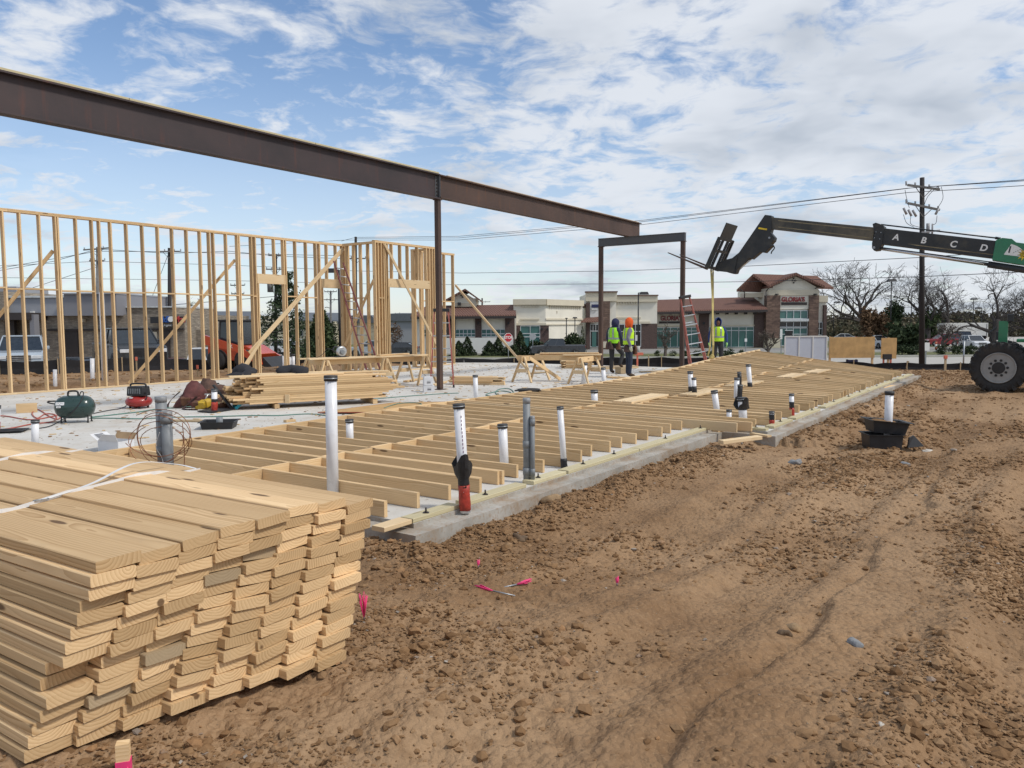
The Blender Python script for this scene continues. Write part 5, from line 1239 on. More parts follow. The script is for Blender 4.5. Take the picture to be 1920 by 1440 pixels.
# wheels
def tyre_wheel(C_, r, w_, label=None):
    A_ = DA; R_ = Matrix((A_.orthogonal().normalized(), A_.cross(A_.orthogonal().normalized()), A_)).transposed(); h = w_ / 2
    mb = MB(); mb.lathe([(r * .56, -h * .78), (r * .62, -h * .98), (r * .80, -h * 1.0), (r * .93, -h * .92), (r * .965, -h * .7), (r * .97, 0), (r * .965, h * .7), (r * .93, h * .92), (r * .80, h), (r * .62, h * .98), (r * .56, h * .78)], 40, C_, R_)
    wh = wpart('wheel', mb, M['tyre'], th_)
    mb = MB(); n_ = 22
    for k in range(n_):
        for sd_ in (-1, 1):
            an = 2 * math.pi * (k + (.25 if sd_ > 0 else -.25)) / n_; d1 = R_ @ Vector((math.cos(an), math.sin(an), 0)); d2 = R_ @ Vector((-math.sin(an), math.cos(an), 0))
            mb.box(C_ + d1 * r * .955 + A_ * sd_ * h * .52, (r * .10, .085, h * .98), Matrix((d1, (d2 + A_ * sd_ * .25).normalized(), A_)).transposed())
            # triangular side lugs
            b0 = C_ + A_ * sd_ * h * .985
            mb.prism([b0 + d1 * r * .90 + d2 * .04, b0 + d1 * r * .90 - d2 * .04, b0 + d1 * r * .74], A_ * sd_ * .018)
    wo_ = wpart('tread_lugs', mb, M['tyre'], wh)
    mb = MB(); o_ = -h * .80
    mb.lathe([(r * .585, o_ - .03), (r * .60, o_ - .06), (r * .57, o_ - .065), (r * .545, o_ - .02), (r * .50, o_ + .06), (r * .36, o_ + .085), (r * .34, o_ + .05), (r * .30, o_ + .04), (.001, o_ + .04)], 32, C_, R_)
    wpart('rim', mb, M['rim_grey'], wh)
    mb = MB(); mb.cyl(C_ + A_ * (o_ + .04), C_ + A_ * (o_ - .05), r * .25, r * .22, n=18)
    for k in range(10):
        an = 2 * math.pi * k / 10; d1 = R_ @ Vector((math.cos(an), math.sin(an), 0)); p_ = C_ + d1 * r * .30 + A_ * (o_ + .03); mb.cyl(p_, p_ - A_ * .07, .034, n=6)
    wpart('hub', mb, M['tyre'], wh)
WCC = WC + Vector((0, 0, .64)); tyre_wheel(WCC, .64, .46)
tyre_wheel(WCC + DA * 2.05, .64, .46); tyre_wheel(WCC - DB * 3.2, .64, .46); tyre_wheel(WCC + DA * 2.05 - DB * 3.2, .64, .46)
def wbox(name, mat, da_, db_, z0, z1, par=None, bevel=.02):
    c = WC + DA * sum(da_) / 2 + DB * sum(db_) / 2; c.z = WC.z + (z0 + z1) / 2
    mb = MB(); mb.box(c, (abs(db_[1] - db_[0]), abs(da_[1] - da_[0]), z1 - z0), Matrix((DB, DA * -1, UPV)).transposed()); return wpart(name, mb, M[mat], par or th_, bevel=bevel)
wbox('chassis', 'jd_green', (.55, 1.65), (.45, -4.6), .55, .95); wbox('front_axle', 'boom_black', (.1, 2.0), (.12, -.12), .52, .76); wbox('rear_axle', 'boom_black', (.1, 2.0), (-3.08, -3.32), .52, .76)
wbox('bonnet', 'jd_green', (.12, .62), (-.55, -2.7), .92, 1.32); wbox('cab', 'boom_black', (1.35, 2.05), (-.9, -2.4), .95, 2.6)
wbox('fender', 'jd_green', (-.2, .35), (-.35, -.9), 1.28, 1.36)
wbox('light_post', 'jd_green', (.35, .50), (.06, -.14), .95, 1.80, bevel=.005); wbox('work_light', 'boom_black', (.36, .50), (.12, .0), 1.32, 1.54)
wbox('mirror', 'boom_black', (.3, .36), (-.12, -.26), 1.78, 1.97); wbox('mirror_arm', 'boom_black', (.4, .44), (0, -.2), 1.74, 1.78, bevel=0)
slabpart('lift_arm_rear', [(2100, 500), (2190, 520), (2200, 640), (2140, 640)], .5, 'jd_green')
mb = MB(); mb.tube(spline([WC + DA * .3 + Vector((0, 0, 1.3)) + DB * .2, WC + DA * .25 + Vector((0, 0, 1.5)) + DB * .24, WC + DA * .3 + Vector((0, 0, 1.65)) + DB * .1]), .02, 6); wpart('hose_line', mb, M['boom_black'], th_)

# ================================================================ silt fence
M['silt'] = pm('silt', (.018, .018, .021), .85, var=.4, scale=2, dirt=.2, dirtcol=(.12, .09, .07), bmp=.4)
FP = [(-420, 712, .55), (-200, 707, .55), (0, 702, .52), (110, 700, .52), (230, 695, .50), (330, 691.5, .42), (440, 691, .42), (560, 689, .40), (700, 688, .38), (870, 686.5, .34), (1060, 687, .36), (1150, 688, .40), (1240, 688, .40), (1330, 688, .38), (1480, 690, .30), (1600, 692, .28), (1700, 693, .26), (1800, 693, .24), (1930, 694, .26), (2150, 697, .3)]
fpts = []
for (u, v, h) in FP: p_ = gp(u, v, -.15); fpts.append((p_, h))
fen = thing('silt_fence', 'low black fabric silt fence along the far side of the site', 'fence', fpts[9][0])
line = []
for (p_, h), (q_, h2) in zip(fpts, fpts[1:]):
    n_ = max(1, int((q_ - p_).length / 1.7))
    for k in range(n_): line.append((p_.lerp(q_, k / n_), h + (h2 - h) * k / n_))
line.append(fpts[-1])
for k in range(len(line) - 1):
    (p_, h), (q_, h2) = line[k], line[k + 1]; mb = MB(); rows = []
    for s_ in range(6):
        f = s_ / 5.0; b_ = p_.lerp(q_, f); sag = .07 * math.sin(math.pi * f) * random.uniform(.3, 1.2); bz = float(ground_z(b_.x, b_.y)) - .06; b_ = Vector((b_.x, b_.y, bz)); tz = -.15 + (h + (h2 - h) * f) - sag
        rows.append((b_, Vector((b_.x + random.uniform(-.02, .02), b_.y + random.uniform(.01, .05), (bz + tz) / 2)), Vector((b_.x, b_.y, max(tz, bz + .1)))))
    i0 = mb.addv([q for r_ in rows for q in r_])
    for s_ in range(5):
        for l_ in range(2): mb.addf([(i0 + s_ * 3 + l_, i0 + s_ * 3 + 3 + l_, i0 + s_ * 3 + 4 + l_, i0 + s_ * 3 + 1 + l_)])
    mb.smooth = True; fb = wpart('fabric', mb, M['silt'], fen)
    mb = MB(); gz = float(ground_z(p_.x, p_.y)); mb.box((p_.x, p_.y - .02, gz + (h - .02) / 2), (.03, .03, h + .14)); wpart('post', mb, M['pine_old'], fen)
# survey stakes
def stake(u, v, z, h, label, top=None, w_=.04):
    P_ = gp(u, v, z); gz = float(ground_z(P_.x, P_.y)) - .05; P_.z = gz
    t_ = thing('survey_stake', label, 'stake', P_, 0, 'wooden survey stakes'); mb = MB(); mb.box(P_ + Vector((0, 0, (h + .05) / 2)), (w_, w_ * .55, h + .05)); wpart('stick', mb, M['pine_old'], t_)
    if top: mb = MB(); mb.box(P_ + Vector((0, 0, h + .05 - .06)), (w_ * 1.5, w_ * 1.1, .12)); wpart('painted_top', mb, M[top], t_)
M['orange_paint'] = pm('orange_paint', (.62, .16, .10), .7, dirt=.3); M['pink'] = pm('pink', (.85, .06, .22), .5, var=.15); M['pink_top'] = M['pink']
stake(257, 709, -.1, .62, 'orange tipped stake behind the left wall before the black pickup', 'orange_paint'); stake(371, 712, -.1, .36, 'orange tipped stake behind the left wall before the white pickup', 'orange_paint')
stake(1772, 695, -.15, .55, 'tall pale stake with orange top left of the telehandler wheel', 'orange_paint', .07); stake(1703, 692, -.15, .30, 'short stake at the foot of the dark utility pole')
stake(873, 690, -.15, .4, 'thin stake at the silt fence left of the stop sign'); stake(917, 690, -.15, .4, 'thin stake at the silt fence by the stop sign'); stake(1216, 693, -.15, .55, 'thin pale stake right of the orange hooded worker')
for k, (u, v) in enumerate(((1195, 695), (1188, 695))): pass
# sign board on two orange legs near the workers
P_ = gp(1195, 693, -.1); t_ = thing('barricade', 'low pale board on an orange post behind the orange hooded worker', 'barricade', P_)
mb = MB(); mb.box(P_ + Vector((0, 0, .28)), (.06, .05, .6)); wpart('post', mb, M['orange_paint'], t_); mb = MB(); mb.box(P_ + Vector((.05, -.03, .58)), (.32, .03, .10)); wpart('board', mb, M['orange_paint'], t_)

# ================================================================ things on the soil
P_ = gp(1672, 843, -.17); P_.z = float(ground_z(P_.x, P_.y)); P_.y += .2
t_ = tray('lower black plastic tub buried on the soil', P_ + Vector((-.05, 0, -.02)), rad(-6), .46, .36, .21, cat='tub', fl=.08)
t2 = tray('upper black plastic tub stacked tilted over the lower one', P_ + Vector((.02, .05, .20)), rad(-4), .50, .36, .17, cat='tub', fl=.14, lip=.05)
t2.matrix_basis = t2.matrix_basis @ Matrix.Rotation(rad(5), 4, 'Y'); PM[t2] = t2.matrix_basis.copy()
lump('soil_fill', P_ + Vector((.03, .05, .30)), .2, .13, .08, M['clod'], None, None, 31, .4, parent=t2)
mb = MB(); mb.prism([P_ + Vector(q) for q in ((.24, -.17, .01), (.50, -.12, .02), (.36, -.1, .17), (.27, -.15, .14))], (0, .03, .005)); wobj('broken_tub_piece', mb, M['black_plastic'], 'broken black tub shard leaning beside the stacked tubs', 'tub shard')
mb = MB(); T_ = aty(1668, 735, P_.y + .06); B_ = Vector((T_.x - .01, T_.y, P_.z + .05)); mb.cyl(B_, T_, .056, n=16); tt = thing('pipe_stub', 'white capped pipe rising from the black tubs on the soil', 'pipe', B_); wpart('tube', mb, M['pvc'], tt)
mb = MB(); mb.cyl(T_ - Vector((0, 0, .04)), T_ + Vector((0, 0, .01)), .065, n=16); wpart('rubber_cap', mb, M['rubber'], tt)
M['stone_grey'] = pm('stone_grey', (.23, .235, .24), .85, var=.3, scale=14, bmp=.5, dirt=.3); M['stone_tan'] = pm('stone_tan', (.30, .20, .11), .9, var=.3, scale=14, bmp=.5); M['stone_brown'] = pm('stone_brown', (.13, .085, .05), .9, var=.3, scale=14, bmp=.5); M['stone_white'] = pm('stone_white', (.50, .46, .40), .9, var=.2, scale=14, bmp=.4)
for k, (u, v, s_, mt, lb_) in enumerate(((1491, 866, .085, 'stone_grey', 'blue grey stone on the soil between slab jog and tubs'), (1698, 870, .07, 'stone_grey', 'grey stone in front of the black tubs'), (1621, 788, .10, 'stone_brown', 'dark brown stone left of the white pipe in the tubs'), (1736, 846, .07, 'stone_white', 'whitish lump right of the broken tub shard'), (1470, 1187, .035, 'stone_brown', 'dark angular stone on the soil at right centre'), (1490, 1178, .05, 'stone_tan', 'flat tan stone beside the dark angular stone'), (1606, 1208, .04, 'stone_grey', 'rounded blue grey stone in the right foreground'), (1693, 1205, .036, 'stone_tan', 'reddish tan stone right of the blue grey stone'), (1650, 1360, .02, 'stone_white', 'pale stone low in the right foreground'), (975, 1010, .09, 'stone_brown', 'large brown clod near the slab edge'), (1040, 940, .10, 'stone_tan', 'tan clod sitting against the slab ledge'))):
    P_ = gp(u, v, -.1); 
    for _ in range(4): P_ = gp(u, v, float(ground_z(P_.x, P_.y)))
    lump('stone', P_ - Vector((0, 0, s_ * .15)), s_, s_ * .8, s_ * .62, M[mt], lb_, 'stone', 50 + k, .5, rz=k * 1.3)['group'] = 'loose stones on the soil'
def whisker(u, v, label, lie=None, h=.10):
    P_ = gp(u, v, 0)
    for _ in range(4): P_ = gp(u, v, float(ground_z(P_.x, P_.y)))
    t_ = thing('survey_whisker', label, 'marker', P_, 0, 'pink survey whiskers'); d0 = Vector((0, 0, 1)) if lie is None else Vector(lie).normalized()
    base = P_ + Vector((0, 0, .012))
    mb = MB(); mb.cyl(base - d0 * (.0 if lie is None else .13), base + d0 * .02, .005, n=6); wpart('nail', mb, M['galv'], t_)
    mb = MB(); rr_ = random.Random(u)
    for q in range(26):
        e = base + d0 * h * rr_.uniform(.8, 1.1) + Vector((rr_.uniform(-1, 1), rr_.uniform(-1, 1), rr_.uniform(-.3, 1))) * h * .20; e.z = max(e.z, P_.z + .01); mb.tube([base, e], .0022, 4)
    wpart('bristles', mb, M['pink'], t_)
whisker(927, 1112, 'pink survey whisker lying on the soil, left of the crossed pair', (-1.0, .25, .15), .10); whisker(965, 1100, 'pink survey whisker lying on the soil, right of the crossed pair', (1.0, .30, .12), .10)
whisker(897, 1068, 'small upright pink whisker behind the crossed pair', None, .05); whisker(1157, 1102, 'lone small upright pink whisker in the middle of the soil', None, .05); whisker(683, 1166, 'upright pink whisker beside the lumber bundle', None, .12)
P_ = gp(232, 1436, .13); P_.z = float(ground_z(P_.x, P_.y)) - .05; T_ = aty(229, 1392, P_.y)
t_ = thing('survey_stake', 'wooden stake with pink ribbon at the bottom left corner', 'stake', P_, 0, 'wooden survey stakes')
mb = MB(); mb.box((P_ + Vector((P_.x, P_.y, T_.z))) / 2 + Vector((0, 0, 0)), (.042, .036, T_.z - P_.z), Matrix.Rotation(.3, 3, 'Z')); wpart('stick', mb, M['pine'], t_)
mb = MB(); zc = T_.z - .085; mb.box(Vector((P_.x, P_.y, zc)), (.046, .04, .05), Matrix.Rotation(.3, 3, 'Z'))
for q in range(4): ribbon(mb, spline([Vector((P_.x + .02, P_.y - .02, zc)), Vector((P_.x + .04 + .01 * q, P_.y - .04, zc - .02)), Vector((P_.x + .05 + .015 * q, P_.y - .03 + .02 * q, zc - .06))], 4), .025, up=Vector((0, 1, .3)))
wpart('ribbon', mb, M['pink'], t_)
# ================================================================ far ground: roads, kerbs, grass
def gz(x, y): return float(ground_z(x, y, False))
def strip(name, u0, u1, y0, y1, mat, dz, label, nx_=24, ny_=14, x0=None, x1=None):
    V_, F_ = [], []
    for j in range(ny_ + 1):
        y = y0 + (y1 - y0) * j / ny_; xa = (u0 - 960) / FPX * y if x0 is None else x0; xb = (u1 - 960) / FPX * y if x1 is None else x1
        for i in range(nx_ + 1): x = xa + (xb - xa) * i / nx_; V_.append((x, y, gz(x, y) + dz))
    for j in range(ny_):
        for i in range(nx_): a = j * (nx_ + 1) + i; F_.append((a, a + 1, a + nx_ + 2, a + nx_ + 1))
    me = bpy.data.meshes.new(name); me.from_pydata(V_, [], F_); me.materials.append(M[mat]); o = obj(name, me); tag(o, label, None, kind='structure'); return o
strip('grass_verge', 0, 0, 56, 400, 'grass', .02, 'mown winter grass and verges beyond the site', 40, 30, -260, 300)
strip('parking_lot', 0, 0, 34, 53, 'asphalt', .03, 'grey parking lot behind the left stud wall', 20, 14, -70, -6)
strip('road', 0, 0, 60, 78, 'road', .04, 'pale concrete road beyond the silt fence', 40, 10, -6, 160)
strip('parking_lot', 0, 0, 92, 108, 'asphalt', .05, 'parking lot in front of the restaurant', 40, 6, -70, 62)
strip('parking_lot', 0, 0, 88, 210, 'road', .035, 'large pale parking lot at the right', 20, 10, 62, 220)
for (y_, lb_) in ((79.0, 'far kerb of the pale road'), (91.3, 'kerb of the restaurant parking lot')):
    mb = MB(); mb.box((45, y_, gz(0, y_) + .09), (210, .35, .22)); wobj('kerb', mb, M['kerb'], lb_, None, kind='structure')

# ================================================================ building kit: rectangles measured in the photo on one facade plane
def pmat(name, c, **k):
    if name not in M: M[name] = pm(name, c, **k)
    return M[name]
pmat('stucco', (.74, .70, .60), rough=.9, var=.06, scale=.6); pmat('stucco_tan', (.60, .54, .42), rough=.9, var=.06, scale=.6); pmat('stucco_grey', (.30, .31, .335), rough=.9, var=.05, scale=.3); pmat('stucco_grey_dark', (.21, .21, .23), rough=.9, var=.05, scale=.3); pmat('white_wall', (.68, .67, .64), rough=.9, var=.05, scale=.4)
pmat('brick_brown', (.155, .095, .075), rough=.9, var=.15, scale=2); pmat('dark_trim', (.04, .032, .03), rough=.6); pmat('mullion', (.55, .57, .57), rough=.5); pmat('dark_roof', (.11, .12, .135), rough=.6); pmat('black_metal', (.022, .022, .025), rough=.5)
def stonemat(name, c1, c2, sx, sz):
    m, t, b = newmat(name); p = t.node('ShaderNodeTexCoord').outputs['Object']; x, y, z = t.sep(p)
    br = t.node('ShaderNodeTexBrick'); t.put(br.inputs['Vector'], t.comb(t.math('ADD', x, t.math('MULTIPLY', y, .7)), z, 0.0)); br.offset = .5
    for k_, v_ in (('Color1', c1 + (1,)), ('Color2', c2 + (1,)), ('Mortar', tuple(q * .45 for q in c1) + (1,)), ('Scale', 1.0), ('Mortar Size', .012), ('Bias', 0.0), ('Brick Width', sx), ('Row Height', sz)): t.put(br.inputs[k_], v_)
    n = t.noise(t.comb(t.math('MULTIPLY', x, 1.0 / sx), y, t.math('MULTIPLY', z, 1.0 / sz)), 1.3, 3.0)
    c = t.mix(t.mapr(n, .35, .68, 0, .75), br.outputs[0], tuple(q * .42 for q in c2) + (1,)); t.put(b.inputs['Base Color'], c); b.inputs['Roughness'].default_value = .9
    bump(t, b, br.outputs[1], -.6, .03); return m
M['ledgestone'] = stonemat('ledgestone', (.42, .36, .285), (.28, .235, .19), .42, .10); M['fieldstone'] = stonemat('fieldstone', (.23, .15, .11), (.15, .095, .075), .75, .28); M['brickwork'] = stonemat('brickwork', (.15, .095, .08), (.12, .08, .07), .3, .09)
m, t, b = newmat('teal_glass'); M['teal_glass'] = m
p = t.node('ShaderNodeTexCoord').outputs['Object']; n = t.noise(p, .5, 3.0); c = t.mix(n, (.03, .10, .095, 1), (.09, .21, .19, 1)); t.put(b.inputs['Base Color'], c); b.inputs['Roughness'].default_value = .12; b.inputs['Specular IOR Level'].default_value = .5
M['dark_glass'] = pm('dark_glass', (.02, .024, .028), .08, var=.3, spec=.6)
m, t, b = newmat('clay_tile'); M['clay_tile'] = m
p = t.node('ShaderNodeTexCoord').outputs['Object']; x, y, z = t.sep(p)
w1 = t.math('FRACT', t.math('MULTIPLY', t.math('ADD', x, t.math('MULTIPLY', y, .3)), 3.2)); n = t.noise(p, 2.0, 4.0); w2 = t.math('FRACT', t.math('MULTIPLY', z, 4.0))
c = t.mix(n, (.13, .062, .045, 1), (.20, .10, .073, 1)); c = t.mix(t.mapr(t.math('ABSOLUTE', t.math('SUBTRACT', w1, .5)), .34, .5, 0, .7), c, (.07, .03, .022, 1)); c = t.mix(t.mapr(w2, .8, 1, 0, .4), c, (.07, .03, .022, 1))
t.put(b.inputs['Base Color'], c); b.inputs['Roughness'].default_value = .85; bump(t, b, t.math('SINE', t.math('MULTIPLY', w1, 3.14159)), .8, .08)
class Bld:
    def __init__(s, name, label, y, u, cat='building', grp=None):
        s.y = y; P = aty(u, 650, y); s.g = gz(P.x, y) - .3; s.t = thing(name, label, cat, (P.x, y, s.g), 0, grp)
    def X(s, u, dy=0): return aty(u, 610, s.y + dy).x
    def Z(s, v, u=960, dy=0): return aty(u, v, s.y + dy).z
    def rect(s, name, u0, v0, u1, v1, mat, proud=0.0, depth=.3, par=None, toground=False):
        um = (u0 + u1) / 2; x0, x1 = s.X(u0), s.X(u1); z1 = s.Z(v0, um); z0 = s.g if toground else s.Z(v1, um)
        mb = MB(); mb.box(((x0 + x1) / 2, s.y - proud + depth / 2, (z0 + z1) / 2), (abs(x1 - x0), depth, abs(z1 - z0))); return wpart(name, mb, M[mat] if isinstance(mat, str) else mat, par or s.t)
    def windows(s, u0, v0, u1, v1, ncol, rows, glass='teal_glass', proud=.06, fr='mullion'):
        """a glazed bank: frame with mullions, each pane its own sub-part; rows: list of fractions"""
        um = (u0 + u1) / 2; x0, x1 = s.X(u0), s.X(u1); zt, zb = s.Z(v0, um), s.Z(v1, um); yf = s.y - proud
        mb = MB(); fw = .07
        for k in range(ncol + 1): xx = x0 + (x1 - x0) * k / ncol; mb.box((xx, yf - .05, (zt + zb) / 2), (fw, .12, zt - zb))
        ed = [0] + list(rows) + [1]
        for r_ in ed: mb.box(((x0 + x1) / 2, yf - .053, zt + (zb - zt) * r_), (x1 - x0, .11, fw * 1.4))
        w_ = wpart('window', mb, M[fr], s.t)
        for r0, r1 in zip(ed, ed[1:]):
            for k in range(ncol):
                xa = x0 + (x1 - x0) * k / ncol; xb = x0 + (x1 - x0) * (k + 1) / ncol; z_a = zt + (zb - zt) * r0; z_b = zt + (zb - zt) * r1
                mb = MB(); mb.box(((xa + xb) / 2, yf + .0, (z_a + z_b) / 2), (xb - xa, .04, z_a - z_b)); wpart('pane', mb, M[glass], w_)
        return w_
    def poly(s, name, px, mat, off, dy=0.0, par=None):
        mb = MB(); mb.prism([aty(u, v, s.y + dy) for u, v in px], off); return wpart(name, mb, M[mat], par or s.t)
    def corbels(s, u0, u1, v0, v1, n, proud=.12):
        for k in range(n):
            u = u0 + (u1 - u0) * (k + .5) / n; w_ = (u1 - u0) / n * .42
            x0, x1 = s.X(u - w_ / 2), s.X(u + w_ / 2); zt, zb = s.Z(v0, u), s.Z(v1, u); mb = MB()
            mb.box(((x0 + x1) / 2, s.y - proud / 2, (zt + zb) / 2), (x1 - x0, proud, zt - zb)); wpart('corbel', mb, M['stucco_tan'], s.t)
    def text(s, txt, u0, u1, v0, v1, mat, proud=.12, bold=.02, name='sign_letters', par=None):
        h = s.Z(v0, u0) - s.Z(v1, u0); c = aty((u0 + u1) / 2, (v0 + v1) / 2, s.y - proud)
        o = letter(txt, 0, 0, h * .98, M[mat], par or s.t, 0, Vector((1, 0, 0)), ex=.05, center=c, up=UPV, name=name, bold=bold)
        wdt = max(v.co.x for v in o.data.vertices) - min(v.co.x for v in o.data.vertices); k = (s.X(u1) - s.X(u0)) / wdt
        for v in o.data.vertices: v.co.x *= k
        return o
pmat('sign_red', (.20, .025, .03), rough=.4); pmat('sign_blue', (.03, .10, .34), rough=.4); pmat('sign_redbright', (.42, .04, .04), rough=.4); pmat('navy', (.025, .03, .09), rough=.5)
# ---- restaurant tower and wing
B = Bld('restaurant_building', 'cream and stone restaurant with red tile roofs and red lettered signs', 110, 1440)
B.rect('wall', 1436, 540, 1532, 640, 'stucco', 0, 14, toground=True)
mb = MB(); A_ = Vector((B.X(1436.5), 110.02, 0)); C_ = Vector((aty(1397, 600, 117).x, 117, 0)); zt = B.Z(541, 1420)
mb.prism([Vector((q.x, q.y, B.g)) for q in (A_, C_, C_ + Vector((6, 5, 0)), A_ + Vector((6, 5, 0)))], (0, 0, zt - B.g)); wpart('side_wall', mb, M['stucco'], B.t)
B.poly('gable', [(1441, 541), (1536, 541), (1493, 517)], 'stucco', (0, 8, 0), -.02)
B.poly('gable', [(1397, 541), (1436, 541), (1412, 523)], 'stucco', (4, 4, 0), 2)
for (p0, p1) in (((1493, 511), (1441, 536)), ((1493, 511), (1547, 536))):
    B.poly('roof', [p0, p1, (p1[0], p1[1] + 4), (p0[0], p0[1] + 5)], 'clay_tile', (0, 13, 0), -1.0)
for (p0, p1) in (((1412, 513.5), (1381, 543)), ((1412, 513.5), (1445, 536))):
    B.poly('roof', [p0, p1, (p1[0], p1[1] + 4), (p0[0], p0[1] + 5)], 'clay_tile', (11, 5.5, 0), -.2 if p1[0] > 1412 else -.1)
for c, dv in (((1488, 526), 0), ((1412, 529), 2)):
    for (du, dvv) in ((-2.5, 0), (2.5, 0), (0, -4), (0, 4)):
        p_ = aty(c[0] + du, c[1] + dvv, 109.9 + dv); mb = MB(); mb.cyl(p_, p_ + Vector((0, -.1, 0)), .11, n=8); wpart('vent_hole', mb, M['dark_trim'], B.t)
B.rect('cornice', 1438, 543.5, 1533, 554, 'stucco_tan', .35, .5); B.rect('cornice', 1398, 549, 1437, 557, 'stucco_tan', -1.2, 1.6)
B.rect('stone_pier', 1434, 554, 1460, 640, 'fieldstone', .5, 1.0, toground=True); B.rect('stone_pier', 1514, 554, 1532, 640, 'fieldstone', .5, 1.0, toground=True); B.rect('pier_base', 1433, 634, 1461, 652, 'stucco_tan', .62, .8)
sp_ = B.rect('sign_panel', 1460, 553, 1514, 580, 'stucco', .2, .3); B.text("GLORIA'S", 1465.5, 1509, 557.5, 566, 'sign_red', .36, .03); B.rect('sign_bar', 1463, 567, 1510.5, 572, 'dark_trim', .32, .1)
B.windows(1461, 582.5, 1513, 597.5, 4, [], 'teal_glass'); B.rect('canopy', 1461, 598, 1514, 602.5, 'mullion', .5, .6); B.windows(1461, 603, 1513, 613, 4, [], 'dark_glass'); B.windows(1461, 615, 1513, 648, 4, [.35], 'teal_glass')
dr = B.rect('door', 1472, 620, 1485, 650, 'dark_glass', .22, .1); B.rect('door_frame', 1471, 618.5, 1486, 620, 'mullion', .24, .1, dr)
for (u, v) in ((1453, 552), (1524.5, 552)): B.rect('wall_lamp', u - 2.5, v - 1, u + 2.5, v + 1, 'black_metal', .75, .5)
for (u0, v0, u1, v1_) in ((1445, 535, 1436.5, 546), (1436.5, 546, 1436.5, 575), (1388, 543, 1396, 548), (1396, 548, 1396, 558), (1540, 536, 1528, 541)):
    mb = MB(); mb.cyl(aty(u0, v0, 109.2), aty(u1, v1_, 109.4), .07, n=6); wpart('downpipe', mb, M['dark_trim'], B.t)
B.rect('right_wing', 1532, 557, 1552, 640, 'stucco', -.6, 8, toground=True); B.rect('wing_cornice', 1531, 554, 1553, 566, 'stucco_tan', -.3, 1.0); B.rect('wing_pier', 1545, 572, 1551, 640, 'brickwork', -.2, .6, toground=True); B.windows(1533, 604, 1544, 628, 2, [.5], 'dark_glass', -.5)
# low wing
B.rect('wing_wall', 1214, 584, 1437, 650, 'stucco', -.6, 10, toground=True)
zr, ze = B.Z(562, 1320, 6), B.Z(585, 1320, -1.2)
def P3(u, v, y): return aty(u, v, y)
e0, e1, r0, r1 = P3(1211, 586, 108.6), P3(1439, 581, 108.6), P3(1230, 565, 114), P3(1412, 559.5, 114)
mb = MB(); mb.prism([e0, e1, r1, r0], (0, .12, .22)); wpart('wing_roof', mb, M['clay_tile'], B.t)
mb = MB(); mb.prism([e0, r0, r0 + Vector((0, 6, -2)), e0 + Vector((0, 12, 0))], (.1, 0, .22)); wpart('wing_roof', mb, M['clay_tile'], B.t)
mb = MB(); mb.bar(e0 + Vector((0, .1, -.12)), e1 + Vector((0, .1, -.12)), .5, .32); wpart('fascia', mb, M['dark_trim'], B.t)
for u0, u1 in ((1200, 1231), (1312, 1330), (1416, 1437)): B.rect('brick_pier', u0, 586, u1, 650, 'brickwork', -.2, .7, toground=True)
for k in range(11): u = 1240 + k * 17.5; B.rect('eave_bracket', u - 1.6, 585.5, u + 1.6, 589.5, 'dark_trim', .5, .9)
B.windows(1232, 614, 1311, 651, 6, [.18], 'teal_glass', -.5); B.windows(1331, 613, 1415, 651, 6, [.18], 'teal_glass', -.5)
B.rect('ledge', 1331, 609, 1416, 612, 'stucco_tan', -.3, .4); B.rect('ledge', 1232, 609, 1311, 612, 'stucco_tan', -.3, .4)
B.text("GLORIA'S", 1238.5, 1279, 592.5, 601.5, 'sign_red', -.45, .03); B.rect('sign_bar', 1237, 602.5, 1280, 606.5, 'dark_trim', -.45, .12)
for u in (1208, 1320): B.rect('wall_lamp', u - 1.6, 604, u + 1.6, 608, 'black_metal', .0, .3)
for u in (1270, 1302, 1322): B.rect('roof_unit', u, 558, u + 12, 566, 'white_wall', -9, 2)
# ---- middle shops
B = Bld('shop_building', 'cream flat roofed shop block with stone corner and brown canopy', 107, 1165)
B.rect('wall', 1141, 557, 1232, 640, 'stucco', 0, 14, toground=True); B.rect('tower_wall', 1098, 552, 1154, 640, 'stucco', .5, 10, toground=True)
B.rect('parapet', 1141, 554, 1232, 566, 'stucco_tan', .35, .6); B.rect('parapet', 1097, 548.5, 1155, 565, 'stucco_tan', .9, .6); B.rect('coping', 1096, 546.5, 1156, 549, 'brick_brown', 1.1, .9); B.rect('coping', 1140, 553, 1233, 555, 'brick_brown', .5, .8)
B.corbels(1156, 1201, 566, 571, 9, .25); B.rect('stone_pier', 1127, 565, 1142, 640, 'fieldstone', .9, .8, toground=True); B.rect('stone_pier', 1098, 568, 1105, 640, 'brickwork', .9, .8, toground=True)
sp_ = B.rect('sign_panel', 1105, 562, 1122, 595, 'white_wall', .8, .4); B.rect('sign_band', 1108, 571, 1124, 577, 'navy', .95, .15); B.rect('sign_band', 1108, 578.5, 1119, 581, 'white_wall', .98, .15)
mb = MB(); mb.prism([aty(1089, 605, 104.5), aty(1124, 604, 104.5), aty(1124, 595, 106.4), aty(1099, 597, 106.4)], (0, .05, .15)); wpart('canopy', mb, M['clay_tile'], B.t)
B.rect('brick_base', 1141, 607, 1232, 640, 'brickwork', .12, .4, toground=True); B.windows(1150, 608, 1201, 650, 5, [.32], 'dark_glass', .2); B.rect('mid_band', 1155, 594.5, 1201, 597.5, 'stucco_tan', .15, .2); B.rect('mid_band', 1141, 603, 1218, 607, 'stucco_tan', .25, .3)
B.windows(1106, 608, 1121, 650, 3, [.3], 'dark_glass', .62); B.rect('shop_door', 1109, 622, 1117, 650, 'teal_glass', .75, .08); B.rect('roof_piece', 1090, 570, 1098, 577, 'clay_tile', 0, 2); B.rect('pier_base', 1126, 640, 1143, 652, 'stucco_tan', 1.0, .9)
